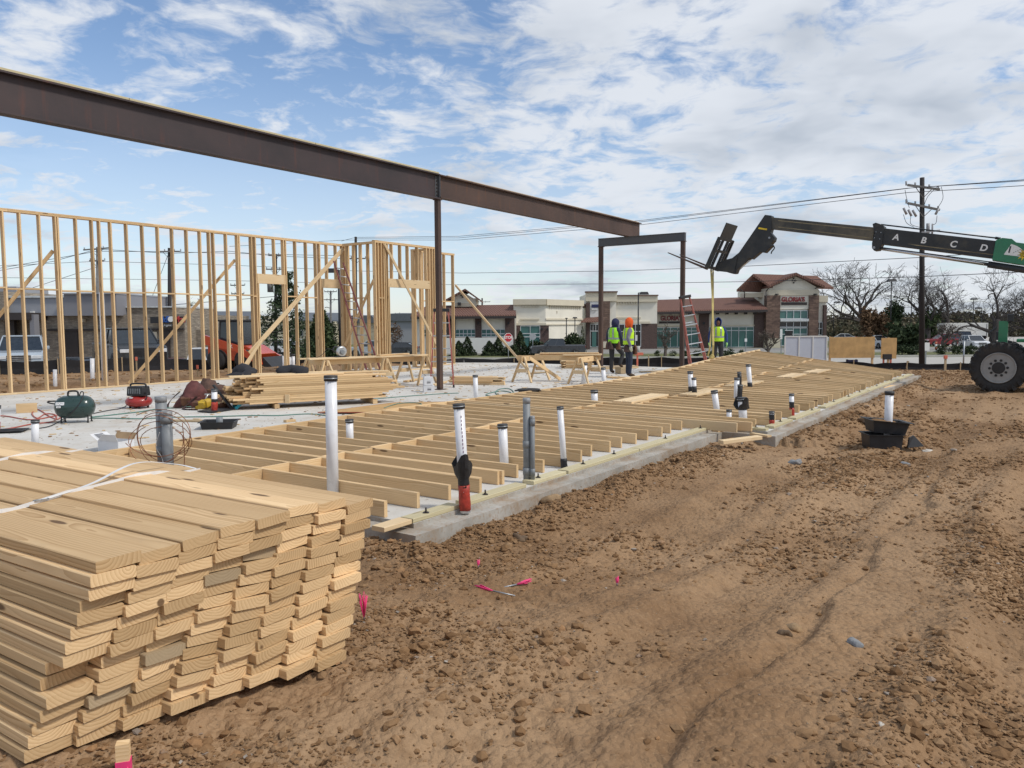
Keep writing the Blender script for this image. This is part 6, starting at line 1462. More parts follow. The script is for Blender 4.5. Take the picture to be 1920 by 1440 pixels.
B.rect('poster', 1190, 628, 1195, 639, 'white_wall', .38, .05)
# ---- left cream block
B = Bld('shop_building', 'cream corner shop with tooth cornice and teal window', 99, 1030)
B.rect('wall', 963, 563, 1023, 640, 'stucco', 0, 12, toground=True)
mb = MB(); zt = B.Z(562.5, 1030); A_ = Vector((B.X(1022.8), 99.05, 0)); C_ = Vector((aty(1092, 600, 106).x, 106, 0))
mb.prism([Vector((q.x, q.y, B.g)) for q in (A_, C_, C_ + Vector((-4, 8, 0)), A_ + Vector((-4, 8, 0)))], (0, 0, zt - B.g)); wpart('side_wall', mb, M['stucco'], B.t)
B.rect('parapet', 962, 561, 1024, 571.5, 'stucco_tan', .35, .6); mb = MB(); mb.bar(A_ + Vector((0, -.15, B.Z(566.5, 1030))), C_ + Vector((0, -.15, B.Z(566.5, 1030))), .5, .75); wpart('parapet', mb, M['stucco_tan'], B.t)
B.corbels(976, 1012, 571.5, 576, 7, .25)
for k in range(15): p_ = A_.lerp(C_, .12 + .82 * k / 14); mb = MB(); mb.box((p_.x, p_.y - .12, B.Z(574.5, 1030)), (.16, .3, .34)); wpart('corbel', mb, M['stucco_tan'], B.t)
B.rect('mid_band', 976, 597.5, 1011, 600, 'stucco_tan', .15, .2); B.rect('mid_band', 963, 606, 1024, 610, 'stucco_tan', .25, .3)
for z_v, h in ((598.5, .22), (608.5, .16)): mb = MB(); zz_ = B.Z(z_v, 1040); mb.bar(A_ + Vector((0, -.06, zz_)), C_ + Vector((0, -.06, zz_)), .2, h); wpart('mid_band', mb, M['stucco_tan'], B.t)
B.rect('brick_pier', 964, 610, 976, 640, 'brickwork', .2, .4, toground=True); B.rect('brick_pier', 1012, 610, 1029, 640, 'brickwork', .2, .4, toground=True); B.windows(976, 611, 1012, 652, 2, [.35, .5], 'teal_glass', .1)
for u in (968, 1016, 1027): B.rect('wall_lamp', u - 1.3, 615, u + 1.3, 619, 'black_metal', .5, .3)
B.rect('wall_box', 1042, 582.5, 1047, 587, 'stucco_tan', -2.0, .2)
# ---- left wing with tile roof and gable tower
B = Bld('shop_building', 'long low shop wing with red tile roof and white garden wall', 98, 900)
B.rect('wall', 780, 592, 968, 640, 'stucco', 0, 12, toground=True)
e0, e1, r0, r1 = aty(770, 594.5, 96.6), aty(968, 593, 96.6), aty(800, 576, 102), aty(965, 574, 102)
mb = MB(); mb.prism([e0, e1, r1, r0], (0, .1, .2)); wpart('roof', mb, M['clay_tile'], B.t); mb = MB(); mb.bar(e0 + Vector((0, .1, -.1)), e1 + Vector((0, .1, -.1)), .45, .3); wpart('fascia', mb, M['dark_trim'], B.t)
for k in range(10): u = 800 + k * 17; B.rect('eave_bracket', u - 1.5, 593, u + 1.5, 597, 'dark_trim', .5, .8)
for u0, u1 in ((838, 854), (891, 903), (947, 965)): B.rect('brick_pier', u0, 594, u1, 640, 'brickwork', .25, .5, toground=True)
B.windows(854, 617.5, 891, 631, 5, [.62], 'teal_glass', .05); B.windows(903, 617.5, 947, 631, 5, [.62], 'teal_glass', .05); B.windows(790, 617.5, 838, 631, 5, [.62], 'teal_glass', .05)
B.rect('garden_wall', 836, 632, 962, 668, 'white_wall', 5.5, .5, toground=True)
for u in (897, 953): B.rect('wall_lamp', u - 1.3, 604, u + 1.3, 608, 'black_metal', .5, .3)
for u0 in (920,): B.rect('roof_unit', u0, 571, u0 + 22, 576, 'brick_brown', -6, 2)
B.rect('tower_wall', 846, 558, 891, 600, 'stucco', -3, 8); B.rect('tower_band', 845, 567, 892, 574, 'stucco_tan', -2.7, .5); B.poly('gable', [(848, 560), (889, 560), (867, 547)], 'stucco', (0, 6, 0), 2.95)
for (p0, p1) in (((872, 541), (836, 561)), ((872, 541), (901, 562))): B.poly('tower_roof', [p0, p1, (p1[0], p1[1] + 3), (p0[0], p0[1] + 4)], 'clay_tile', (0, 9, 0), 2)
for (du, dvv) in ((-2, 0), (2, 0), (0, -3), (0, 3)): p_ = aty(867 + du, 554 + dvv, 100.9); mb = MB(); mb.cyl(p_, p_ + Vector((0, -.1, 0)), .1, n=8); wpart('vent_hole', mb, M['dark_trim'], B.t)
B.rect('speaker_box', 856, 566, 862, 572, 'black_metal', -2.3, .4)
# ---- stone clinic at the left
B = Bld('clinic_building', 'stone faced clinic with grey parapets behind the left stud wall', 57, 180)
B.rect('wall', -260, 591, 346, 690, 'ledgestone', 0, 14, toground=True); B.rect('stone_tower', -200, 548, 27, 690, 'ledgestone', .8, 10, toground=True); B.rect('tower_cap', -30, 536, 18, 548, 'stucco_grey', -1, 4)
B.rect('grey_parapet', 27, 558, 140, 592, 'stucco_grey', .4, 9); B.rect('grey_parapet', 137, 552, 233, 592, 'stucco_grey_dark', 1.0, 9); B.rect('coping', 26, 555, 138, 558.5, 'mullion', .55, 9); B.rect('coping', 136, 550, 234, 552.5, 'stucco_grey', 1.2, 9)
B.rect('stone_parapet', 233, 576, 322, 592, 'ledgestone', -.5, 8); B.rect('coping', 232, 574, 323, 576.5, 'mullion', -.3, 8)
B.rect('canopy', 8, 587, 90, 600, 'dark_trim', 2.2, 2.4); B.rect('doorway', 24, 601, 42, 690, 'dark_trim', .95, .3, toground=True); B.rect('canopy_post', 86, 590, 94, 690, 'stucco_grey_dark', 1.9, .6, toground=True)
B.rect('shadow_strip', 92, 616, 346, 619.5, 'dark_trim', .25, .3)  # dark strip modelled to stand for the shadow line across the stone front
for u0, u1 in ((118, 146), (203, 214), (248, 254), (302, 318)): B.rect('dark_column', u0, 619, u1, 690, 'stucco_grey_dark' if u1 - u0 < 12 else 'dark_trim', .12, .3, toground=True)
B.rect('pale_door', 283, 622, 295, 690, 'stucco_tan', .15, .2, toground=True)
for u, v in ((158, 598), (67, 584), (131, 586)): B.rect('wall_lamp', u, v, u + 6, v + 6, 'stucco_tan' if u > 150 else 'white_wall', .6, .4)
mb = MB(); mb.prism([aty(310, 577, 60), aty(350, 592, 60), aty(310, 592, 60)], (0, 5, 0)); wpart('gable_roof', mb, M['clay_tile'], B.t)
sg = B.rect('sign_board', 288, 594, 348, 606, 'black_metal', .5, .3); B.text('idl', 305, 317, 593.5, 605, 'sign_blue', .62, .02); c = aty(321, 598.5, 56.3); mb = MB(); mb.cyl(c, c + Vector((0, -.1, 0)), .2, n=16); wpart('sign_ball', mb, M['decal_white'], B.t); B.text('Med', 328, 347, 593.5, 605, 'sign_redbright', .62, .02)
B.rect('sign_strip', 304, 607, 338, 612.5, 'black_metal', .4, .2); B.text('Urgent Care', 305, 336, 607.5, 612, 'decal_white', .46, .0)
B.rect('low_wall', 330, 619, 396, 690, 'ledgestone', -2, 1.0, toground=True)
# ---- tan building with metal roof
B = Bld('office_building', 'tan office building with dark metal roof behind the pine', 120, 510)
B.rect('wall', 398, 600, 606, 668, 'stucco_tan', 0, 14, toground=True); e0, e1, r0, r1 = aty(396, 601, 119), aty(486, 601, 119), aty(400, 586, 126), aty(486, 586, 126)
mb = MB(); mb.prism([e0, e1, r1, r0], (0, .1, .2)); wpart('roof', mb, M['dark_roof'], B.t); e0, e1, r0, r1 = aty(550, 602, 119), aty(640, 603, 119), aty(556, 588, 126), aty(636, 589, 126); mb = MB(); mb.prism([e0, e1, r1, r0], (0, .1, .2)); wpart('roof', mb, M['dark_roof'], B.t)
B.poly('gable', [(486, 604), (550, 604), (512, 589)], 'stucco_tan', (0, 6, 0), -.5)
for u in (412, 432, 470, 560, 580): B.windows(u, 620, u + 8, 630, 1, [], 'dark_glass', .1)
B.rect('mid_band', 400, 636, 606, 638, 'white_wall', .15, .2)
for lb_, y_, u0, u1, vt, mt in (('tan low building right of the pine', 130, 606, 640, 606, 'stucco_tan'), ('grey green house seen through the entrance bay', 118, 722, 800, 601, 'stucco_grey'), ('tan house with dark roof left of the entrance bay', 140, 640, 705, 605, 'stucco_tan')):
    B = Bld('distant_building', lb_, y_, (u0 + u1) / 2); B.rect('wall', u0, vt, u1, 660, mt, 0, 8, toground=True); B.poly('roof', [(u0 - 3, vt + 1), (u1 + 3, vt + 1), (u1 - 8, vt - 13), (u0 + 8, vt - 13)], 'dark_roof', (0, 9, .2), -.4); B.windows(u0 + 10, vt + 12, u0 + 18, vt + 24, 1, [], 'dark_glass', .1)
# ================================================================ vehicles
M['car_glass'] = pm('car_glass', (.025, .032, .04), .06, var=.2, spec=.7); M['lamp_clear'] = pm('lamp_clear', (.62, .64, .66), .15, var=.1, spec=.6); M['lamp_red'] = pm('lamp_red', (.35, .02, .02), .25)
def paint(name, c): M[name] = pm(name, c, .28, var=.06, scale=1.0, coat=.6, dirt=.12, dirtcol=(.25, .2, .15)); return name
paint('p_silver', (.36, .41, .46)); paint('p_black', (.016, .018, .021)); paint('p_white', (.70, .71, .72)); paint('p_red', (.25, .018, .025)); paint('p_char', (.05, .055, .065)); paint('p_maroon', (.10, .02, .03)); paint('p_orange', (.52, .07, .02))
def vehicle(kind, label, P, rz, col, grp='parked vehicles'):
    t_ = thing({'suv': 'parked_suv', 'sedan': 'parked_car', 'pickup': 'pickup_truck'}[kind], label, {'suv': 'suv', 'sedan': 'car', 'pickup': 'pickup'}[kind], P, rz, grp)
    L, W, wb, wr = {'suv': (4.7, 1.86, 2.75, .36), 'sedan': (4.7, 1.82, 2.75, .33), 'pickup': (5.8, 2.0, 3.6, .41)}[kind]
    h2 = L / 2
    if kind == 'suv': prof = [(-h2, .45), (-h2 + .02, .95), (-h2 + .12, 1.05), (h2 - 1.45, 1.06), (h2 - .25, .98), (h2 - .03, .82), (h2, .45), (h2 - .1, .26), (-h2 + .1, .28)]; gh = [(-h2 + .10, 1.04, -h2 + .55, 1.66), (h2 - 1.40, 1.06, h2 - 2.25, 1.68)]
    elif kind == 'sedan': prof = [(-h2, .42), (-h2 + .02, .86), (-h2 + .25, .98), (h2 - 1.5, .94), (h2 - .3, .84), (h2 - .04, .7), (h2, .42), (h2 - .1, .22), (-h2 + .1, .24)]; gh = [(-h2 + .35, .96, -h2 + 1.25, 1.42), (h2 - 1.35, .94, h2 - 2.15, 1.44)]
    else: prof = [(-h2, .55), (-h2, 1.22), (-h2 + .05, 1.26), (-.55, 1.26), (h2 - 1.55, 1.26), (h2 - .25, 1.18), (h2 - .02, 1.05), (h2, .52), (h2 - .1, .36), (-h2 + .1, .45)]; gh = [(-.72, 1.24, -.58, 1.88), (h2 - 1.45, 1.26, h2 - 2.15, 1.9)]
    mb = MB(); mb.prism([Vector((x, -W / 2, z)) for x, z in prof], (0, W, 0)); body = mb.build('body', M[col], t_, local=Matrix(), bevel=.07)
    (xb0, zb0, xt0, zt0), (xb1, zb1, xt1, zt1) = gh; wb_, wt_ = W / 2 * .96, W / 2 * .78
    V_ = [(xb0, -wb_, zb0), (xb1, -wb_, zb1), (xb1, wb_, zb1), (xb0, wb_, zb0), (xt0, -wt_, zt0), (xt1, -wt_, zt1), (xt1, wt_, zt1), (xt0, wt_, zt0)]
    mb = MB(); i = mb.addv(V_); mb.addf([(0, 1, 5, 4), (1, 2, 6, 5), (2, 3, 7, 6), (3, 0, 4, 7), (4, 5, 6, 7)], i); cab = mb.build('cabin_glass', M['car_glass'], t_, local=Matrix())
    mb = MB(); mb.prism([(xt0 - .05, -wt_ - .03, zt0 - .02), (xt1 + .06, -wt_ - .03, zt1 - .02), (xt1 + .06, wt_ + .03, zt1 - .02), (xt0 - .05, wt_ + .03, zt0 - .02)], (0, 0, .08)); mb.build('roof', M[col], t_, local=Matrix(), bevel=.03)
    mb = MB()
    for sy in (-1, 1):
        for f in (0, .48, 1):
            mb = MB(); b0 = Vector((xb0 + (xb1 - xb0) * f, sy * wb_, zb0 + (zb1 - zb0) * f)); t0 = Vector((xt0 + (xt1 - xt0) * f, sy * (wt_ + .015), zt0 + (zt1 - zt0) * f)); mb.bar(b0, t0, .07, .05, up=Vector((0, 1, 0))); mb.build('pillar', M[col], t_, local=Matrix())
        if kind == 'suv': mb = MB(); b0 = Vector((xb0 + (xb1 - xb0) * .22, sy * wb_, zb0)); t0 = Vector((xt0 + (xt1 - xt0) * .2, sy * (wt_ + .015), zt0)); mb.bar(b0, t0, .07, .05, up=Vector((0, 1, 0))); mb.build('pillar', M[col], t_, local=Matrix())
    for sx in (-1, 1):
        for sy in (-1, 1):
            c = Vector((sx * wb / 2 + (.05 if kind != 'pickup' else .0), sy * (W / 2 - .10), wr)); R_ = Matrix.Rotation(rad(90), 3, 'X')
            mb = MB(); mb.lathe([(wr * .62, -.12), (wr * .95, -.125), (wr, -.08), (wr, .08), (wr * .95, .125), (wr * .62, .12)], 24, c, R_); wl = mb.build('wheel', M['tyre'], t_, local=Matrix())
            mb = MB(); mb.cyl(c + Vector((0, sy * .10, 0)), c + Vector((0, sy * .115, 0)), wr * .62, n=18)
            for k in range(5): an = k * 1.2566; mb.box(c + Vector((math.cos(an) * wr * .33, sy * .122, math.sin(an) * wr * .33)), (wr * .55, .02, .06), Matrix.Rotation(-an, 3, 'Y'))
            mb.build('rim', M['alu'], wl, local=Matrix())
            mb = MB(); mb.lathe([(wr * 1.06, -.02), (wr * 1.17, -.02), (wr * 1.17, .02), (wr * 1.06, .02)], 24, Vector((c.x, sy * (W / 2 + .0), c.z)), R_); mb.build('wheel_arch', M['black_plastic'], t_, local=Matrix())
    zf = .78 if kind != 'pickup' else .98
    for sy in (-1, 1):
        mb = MB(); mb.box((h2 - .05, sy * (W / 2 - .27), zf), (.14, .42, .15)); mb.build('headlight', M['lamp_clear'], t_, local=Matrix(), bevel=.02)
        mb = MB(); mb.box((-h2 + .03, sy * (W / 2 - .14), zf + .1), (.1, .22, .24)); mb.build('tail_light', M['lamp_red'], t_, local=Matrix(), bevel=.02)
        mb = MB(); mb.box((xb1 - .35, sy * (W / 2 + .1), zb1 + .1), (.12, .2, .15)); mb.build('mirror', M[col], t_, local=Matrix(), bevel=.03)
        for f in (.28, .72): mb = MB(); mb.box((xb0 + (xb1 - xb0) * f, sy * (W / 2 + .008), zb0 - .12), (.2, .025, .035)); mb.build('door_handle', M['black_plastic'], t_, local=Matrix())
    mb = MB(); mb.box((h2 + .0, 0, zf - .06), (.05, W * .5, .26 if kind != 'pickup' else .36)); gr = mb.build('grille', M['black_plastic'], t_, local=Matrix()); mb = MB()
    for k in range(4): mb.box((h2 + .03, 0, zf - .16 + .08 * k), (.02, W * .5, .022))
    mb.build('grille_bar', M['alu'] if kind != 'pickup' else M['black_metal'], gr, local=Matrix())
    mb = MB(); mb.box((h2 - .02, 0, .42), (.16, W * .92, .2)); mb.build('front_bumper', M['black_plastic'] if kind == 'pickup' else M[col], t_, local=Matrix(), bevel=.03)
    mb = MB(); mb.box((-h2 + .02, 0, .45), (.14, W * .94, .2)); mb.build('rear_bumper', M['alu'] if kind == 'pickup' else M[col], t_, local=Matrix(), bevel=.03)
    mb = MB(); mb.box((h2 + .07, 0, .45), (.012, .3, .15)); mb.build('number_plate', M['decal_white'], t_, local=Matrix())
    if kind == 'pickup':
        mb = MB(); mb.box((-h2 + 1.0 + .1, 0, 1.262), (1.9, W * .82, .02)); mb.build('bed_cover', M['black_plastic'], t_, local=Matrix())
    return t_
def vpos(u, y): x = aty(u, 650, y).x; return Vector((x, y, gz(x, y) + .04))
vehicle('suv', 'silver blue suv facing the site behind the left end of the stud wall', vpos(42, 37), rad(-62), 'p_silver')
vehicle('pickup', 'black pickup with chrome grille behind the left stud wall', vpos(240, 36), rad(-52), 'p_black')
vehicle('sedan', 'dark car left of the black pickup', vpos(132, 47), rad(170), 'p_char')
vehicle('pickup', 'white pickup seen from the side behind the orange loader', vpos(383, 46), rad(8), 'p_white')
vehicle('sedan', 'maroon car between the black and white pickups', vpos(318, 50), rad(120), 'p_maroon')
vehicle('sedan', 'white car seen from behind through the door opening', vpos(523, 49), rad(65), 'p_white')
vehicle('suv', 'small white suv far off left of the pine trunk', vpos(545, 96), rad(0), 'p_white')
vehicle('suv', 'grey suv far off behind the entrance bay', vpos(690, 90), rad(190), 'p_silver')
vehicle('sedan', 'dark car far off seen through the bay opening', vpos(748, 92), rad(175), 'p_char')
vehicle('pickup', 'charcoal pickup driving left behind the right saw table', vpos(1045, 84), rad(183), 'p_char')
vehicle('suv', 'red suv parked beyond the dark utility pole', vpos(1765, 112), rad(180), 'p_red')
vehicle('pickup', 'dark pickup parked before the white trailer', vpos(1806, 122), rad(178), 'p_black')
vehicle('suv', 'white suv facing the site left of the telehandler wheel', vpos(1826, 100), rad(-97), 'p_white')
vehicle('sedan', 'white car at the far right of the restaurant', vpos(1577, 135), rad(160), 'p_white')
vehicle('suv', 'white suv half hidden between the plywood signs', vpos(1646, 104), rad(-80), 'p_white')
# box trailer
P_ = vpos(1803, 131); t_ = thing('box_trailer', 'long white box trailer behind the dark pickup', 'trailer', P_, 0)
mb = MB(); mb.box((0, 0, 2.05), (7.2, 2.4, 2.3)); mb.build('box', M['white_wall'], t_, local=Matrix(), bevel=.05)
for x_ in (-.5, .5):
    for sy in (-1, 1): mb = MB(); mb.cyl((x_ + .3, sy * 1.0, .42), (x_ + .3, sy * 1.2, .42), .42, n=18); mb.build('wheel', M['tyre'], t_, local=Matrix())
mb = MB(); mb.box((0, 0, .8), (7.0, 2.2, .16)); mb.build('frame', M['black_metal'], t_, local=Matrix()); mb = MB(); mb.bar((-3.6, 0, .7), (-5.0, 0, .6), .1, .1); mb.build('tow_bar', M['black_metal'], t_, local=Matrix())
mb = MB(); mb.box((3.35, -1.21, 2.0), (.08, .03, 2.1)); mb.build('edge_strip', M['black_metal'], t_, local=Matrix())
# orange skid steer loader
P_ = gp(455, 692, -.17); P_.z = gz(P_.x, P_.y) + .05; t_ = thing('skid_steer', 'orange compact loader behind the stud wall', 'loader', P_, rad(-12))
mb = MB(); mb.prism([(-1.1, -.7, .35), (1.0, -.7, .35), (1.15, -.7, .62), (.6, -.7, .95), (-1.1, -.7, 1.0)], (0, 1.4, 0)); mb.build('body', M['p_orange'], t_, local=Matrix(), bevel=.03)
for sy in (-1, 1):
    mb = MB(); mb.prism([(-1.15, sy * .82, 1.0), (-1.1, sy * .82, 1.38), (.3, sy * .82, .98), (1.35, sy * .82, .42), (1.4, sy * .82, .22), (1.2, sy * .82, .22), (.25, sy * .82, .74)], (0, sy * .12, 0)); mb.build('lift_arm', M['p_orange'], t_, local=Matrix())
    for x_ in (-.62, .58):
        c = Vector((x_, sy * .78, .40)); mb = MB(); mb.lathe([(.22, -.13), (.38, -.14), (.40, -.08), (.40, .08), (.38, .14), (.22, .13)], 22, c, Matrix.Rotation(rad(90), 3, 'X')); wl = mb.build('wheel', M['tyre'], t_, local=Matrix()); mb = MB(); mb.cyl(c + Vector((0, sy * .1, 0)), c + Vector((0, sy * .12, 0)), .22, n=14); mb.build('rim', M['p_orange'], wl, local=Matrix())
mb = MB(); mb.box((-.15, 0, 1.45), (1.05, 1.1, .95), taper=.92); mb.build('cab', M['car_glass'], t_, local=Matrix(), bevel=.04); mb = MB(); mb.box((-.15, 0, 1.95), (1.1, 1.12, .07)); mb.build('cab_roof', M['black_metal'], t_, local=Matrix())
mb = MB()
for sx in (-.66, .36):
    for sy in (-.53, .53): mb.bar((sx, sy, 1.0), (sx + (.03 if sx < 0 else -.03), sy * .95, 1.93), .07, .07)
mb.build('cab_frame', M['black_metal'], t_, local=Matrix()); mb = MB(); mb.prism([(1.3, -.85, .1), (1.75, -.85, .05), (1.8, -.85, .1), (1.4, -.85, .5)], (0, 1.7, 0)); mb.build('bucket', M['black_metal'], t_, local=Matrix())
letter('K', 0, 0, .14, M['decal_white'], t_, 0, Vector((math.cos(rad(-12)), math.sin(rad(-12)), 0)), center=PM[t_] @ Vector((.1, -.95, .92)), up=UPV, name='lettering')

# ================================================================ poles, wires, lamps, signs
M['pole_dark'] = pm('pole_dark', (.028, .025, .025), .8, var=.3, scale=3); M['pole_grey'] = pm('pole_grey', (.16, .155, .15), .85, var=.2); M['wire'] = pm('wire', (.045, .05, .06), .6); M['insul'] = pm('insul', (.30, .30, .31), .4)
def upole(label, u, vt, vb, y, r, arms=(), mat='pole_dark', grp='utility poles'):
    T_ = aty(u, vt, y); B_ = aty(u - (vt - vb) * 0 , vb, y); gzz = gz(B_.x, y); t_ = thing('utility_pole', label, 'utility pole', (B_.x, y, gzz), 0, grp)
    mb = MB(); mb.cyl(Vector((B_.x, y, gzz - .3)), T_, r, r * .75, n=10); wpart('pole', mb, M[mat], t_)
    for (v, w_, tilt) in arms:
        c = aty(u, v, y); a_ = c + Vector((-w_, 0, -tilt)); b_ = c + Vector((w_, 0, tilt)); mb = MB(); mb.bar(a_ + Vector((0, -r, 0)), b_ + Vector((0, -r, 0)), .09, .11); wpart('crossarm', mb, M[mat if r < .14 else 'pole_grey'], t_)
        for f in (0.0, .28, .72, 1.0): p_ = a_.lerp(b_, f); mb = MB(); mb.cyl(p_, p_ + Vector((0, 0, .22)), .035, .05, n=8); wpart('insulator', mb, M['insul'], t_)
        for s_ in (-1, 1): mb = MB(); mb.bar(c + Vector((s_ * w_ * .55, -r, s_ * tilt * .55)), c + Vector((0, -r, -.55)), .03, .03); wpart('arm_brace', mb, M['pole_grey'], t_)
    return t_
mp = upole('tall dark utility pole with two crossarms behind the telehandler boom', 1729, 333, 690, 42, .15, ((352, .85, -.12), (388, .85, -.18)))
for (u0, v0, u1, v1_) in ((1694, 390, 1700, 402), (1703, 393, 1709, 405), (1711, 394, 1718, 406), (1754, 402, 1760, 391)):
    mb = MB(); A_, B_ = aty(u0, v0, 41.8), aty(u1, v1_, 41.8); mb.cyl(A_, B_, .06, n=6); wpart('fuse_cutout', mb, M['insul'], mp)
mb = MB(); c = aty(1740, 428, 41.9); mb.cyl(c - Vector((0, 0, .25)), c + Vector((0, 0, .25)), .09, n=8); c = aty(1748, 432, 41.9); mb.cyl(c - Vector((0, 0, .3)), c + Vector((0, 0, .35)), .045, n=8); mb.bar(aty(1728, 436, 41.8), aty(1762, 432, 41.8), .07, .08); wpart('switch_gear', mb, M['insul'], mp)
for pts in ([(1697, 356), (1700, 372), (1705, 390)], [(1765, 350), (1768, 372), (1757, 391)], [(1757, 350), (1740, 368), (1733, 384)], [(1708, 405), (1708, 420), (1724, 426)], [(1757, 404), (1755, 418), (1748, 422)], [(1694, 402), (1700, 418), (1714, 426)]):
    mb = MB(); mb.tube(spline([aty(u, v, 41.6) for u, v in pts], 5), .014, 5); wpart('jumper_wire', mb, M['wire'], mp)
p1_ = upole('dark utility pole rising behind the left stud wall', 318, 465, 690, 64, .19, ((472, .9, 0),)); p2_ = upole('grey utility pole with crossarms left of the dark pole', 183, 463, 690, 66, .16, ((467, 1.1, .08), (489, .6, 0)), 'pole_grey')
p3_ = upole('utility pole with two crossarms behind the pine', 517, 476, 690, 70, .16, ((479, .6, 0), (505, .8, 0)))
mb = MB(); c = aty(507, 536, 69.6); mb.cyl(c - Vector((0, 0, .55)), c + Vector((0, 0, .5)), .27, n=12); wpart('transformer', mb, M['pole_grey'], p3_)
p4_ = upole('thin grey utility pole with street lamp left of the black lamp post', 620, 545, 665, 105, .16, ((547, .8, 0), (562, 1.1, 0)), 'pole_grey'); mb = MB(); mb.tube(spline([aty(619, 578, 104.8), aty(613, 576, 104.8), aty(609, 577, 104.8)]), .05, 5); wpart('lamp_arm', mb, M['pole_grey'], p4_)
p5_ = upole('utility pole behind the entrance bay corner', 667, 444, 690, 72, .15, ((485, .9, 0),)); p6_ = upole('distant utility pole between the tile roofed shop and cream shop', 904, 559, 640, 160, .2, ((566, 1.6, 0),)); p7_ = upole('small distant pole at the left behind the white pickup', 446, 533, 690, 90, .13, ((535, .8, 0), (551, .7, 0)))
def wire(name, pts, label, r=.018, sag=0.0):
    P = [aty(u, v, y) for u, v, y in pts]; out = []
    for a_, b_ in zip(P, P[1:]):
        for k in range(12): f = k / 12.0; out.append(a_.lerp(b_, f) - Vector((0, 0, sag * 4 * f * (1 - f))))
    out.append(P[-1]); mb = MB(); mb.tube(out, r, 5); return wobj(name, mb, M['wire'], label, 'wire', 'overhead wires')
wire('overhead_wire', [(640, 452, 72), (667, 445, 72), (860, 443, 66), (1205, 413, 54), (1700, 353, 42), (1920, 337, 38), (2150, 322, 34)], 'top overhead wire passing the beam end to the tall pole', .016)
wire('overhead_wire', [(667, 447, 72.3), (860, 446, 66.3), (1205, 415.5, 54.3), (1712, 352, 42.4), (1920, 339, 38.3), (2150, 325, 34.4)], 'middle overhead wire just under the top wire', .016)
wire('overhead_wire', [(430, 462, 70), (650, 450, 72), (860, 450, 66), (1205, 421, 54), (1702, 361, 42), (1768, 357, 41.5), (1920, 348, 38), (2150, 336, 34)], 'third overhead wire of the upper bundle', .016)
wire('overhead_wire', [(-40, 500, 66), (183, 490, 66), (430, 497, 70), (667, 508, 72), (870, 512, 70), (1160, 508, 60), (1400, 499, 52), (1720, 483, 42), (1920, 470, 38), (2150, 458, 35)], 'single wire crossing behind the fork carriage', .018)
wire('overhead_wire', [(-40, 520, 66), (430, 526, 70), (667, 532, 72), (870, 534, 70), (1160, 532, 60), (1400, 528, 52), (1720, 519, 42), (1960, 508, 38)], 'lowest single wire above the restaurant roofs', .018)
wire('overhead_wire', [(-30, 512, 66), (100, 490, 66), (183, 467, 66), (318, 475, 64), (430, 471, 68), (517, 480, 70), (667, 486, 72)], 'wire strung between the poles behind the stud wall', .022)
wire('overhead_wire', [(-30, 508, 66.4), (183, 471, 66.4), (318, 472, 64.4), (517, 477, 70.4), (667, 480, 72.4)], 'second wire strung between the poles behind the stud wall', .022)
wire('overhead_wire', [(60, 540, 66), (183, 500, 66)], 'slanting service wire left of the grey pole', .02); wire('overhead_wire', [(318, 470, 64), (280, 570, 64)], 'guy wire of the dark pole behind the stud wall', .02); wire('overhead_wire', [(330, 571, 64), (430, 563, 66), (560, 552, 70)], 'low slanting wire above the clinic', .025)
def lamp_post(label, u, vt, vb, y, r, head, dirx=1, hs=.5):
    T_ = aty(u, vt, y); g_ = gz(T_.x, y); t_ = thing('lamp_post', label, 'lamp post', (T_.x, y, g_), 0, 'parking lot lamp posts')
    mb = MB(); mb.cyl((T_.x, y, g_), T_, r, r * .8, n=8); wpart('post', mb, M['black_metal'], t_); c = T_ + Vector((dirx * hs * .9, 0, -.05))
    mb = MB(); mb.box(c, (hs * 1.5, hs, hs * .42), taper=.7); wpart('lamp_head', mb, M['black_metal'], t_); mb = MB(); mb.cyl(T_, c, .05, n=6); wpart('bracket', mb, M['black_metal'], t_)
    mb = MB(); mb.cyl((T_.x, y, g_), (T_.x, y, g_ + .8), r * 2.6, n=14); wpart('concrete_foot', mb, M['kerb'], t_)
lamp_post('black lamp post between the orange hooded worker and the restaurant', 1197, 549, 655, 95, .09, None, 1, .75); lamp_post('black square lamp post behind the leaning ladder', 635, 506, 690, 62, .13, None, -1, .75)
lamp_post('flared lamp post among the bare oaks', 1672, 525, 640, 120, .1, None, 0, .9); lamp_post('thin lamp post right of the restaurant', 1564, 566, 640, 130, .08, None, 1, .6); lamp_post('thin lamp post between the second and third oaks', 1710, 545, 640, 135, .08, None, 1, .6); lamp_post('thin lamp post near the trailer', 1826, 560, 640, 140, .08, None, 0, .7); lamp_post('thin lamp post right of the trailer', 1841, 577, 640, 142, .08, None, -1, .7)
lamp_post('short lamp post before the cream corner shop wall', 1078, 595, 650, 94, .07, None, 0, .4); lamp_post('plain short lamp post left of the other before the cream shop wall', 1062, 596, 650, 94, .07, None, 0, .25)
M['stop_red'] = pm('stop_red', (.42, .02, .03), .5, var=.05); M['sign_back'] = pm('sign_back', (.42, .43, .44), .5, metal=.4)
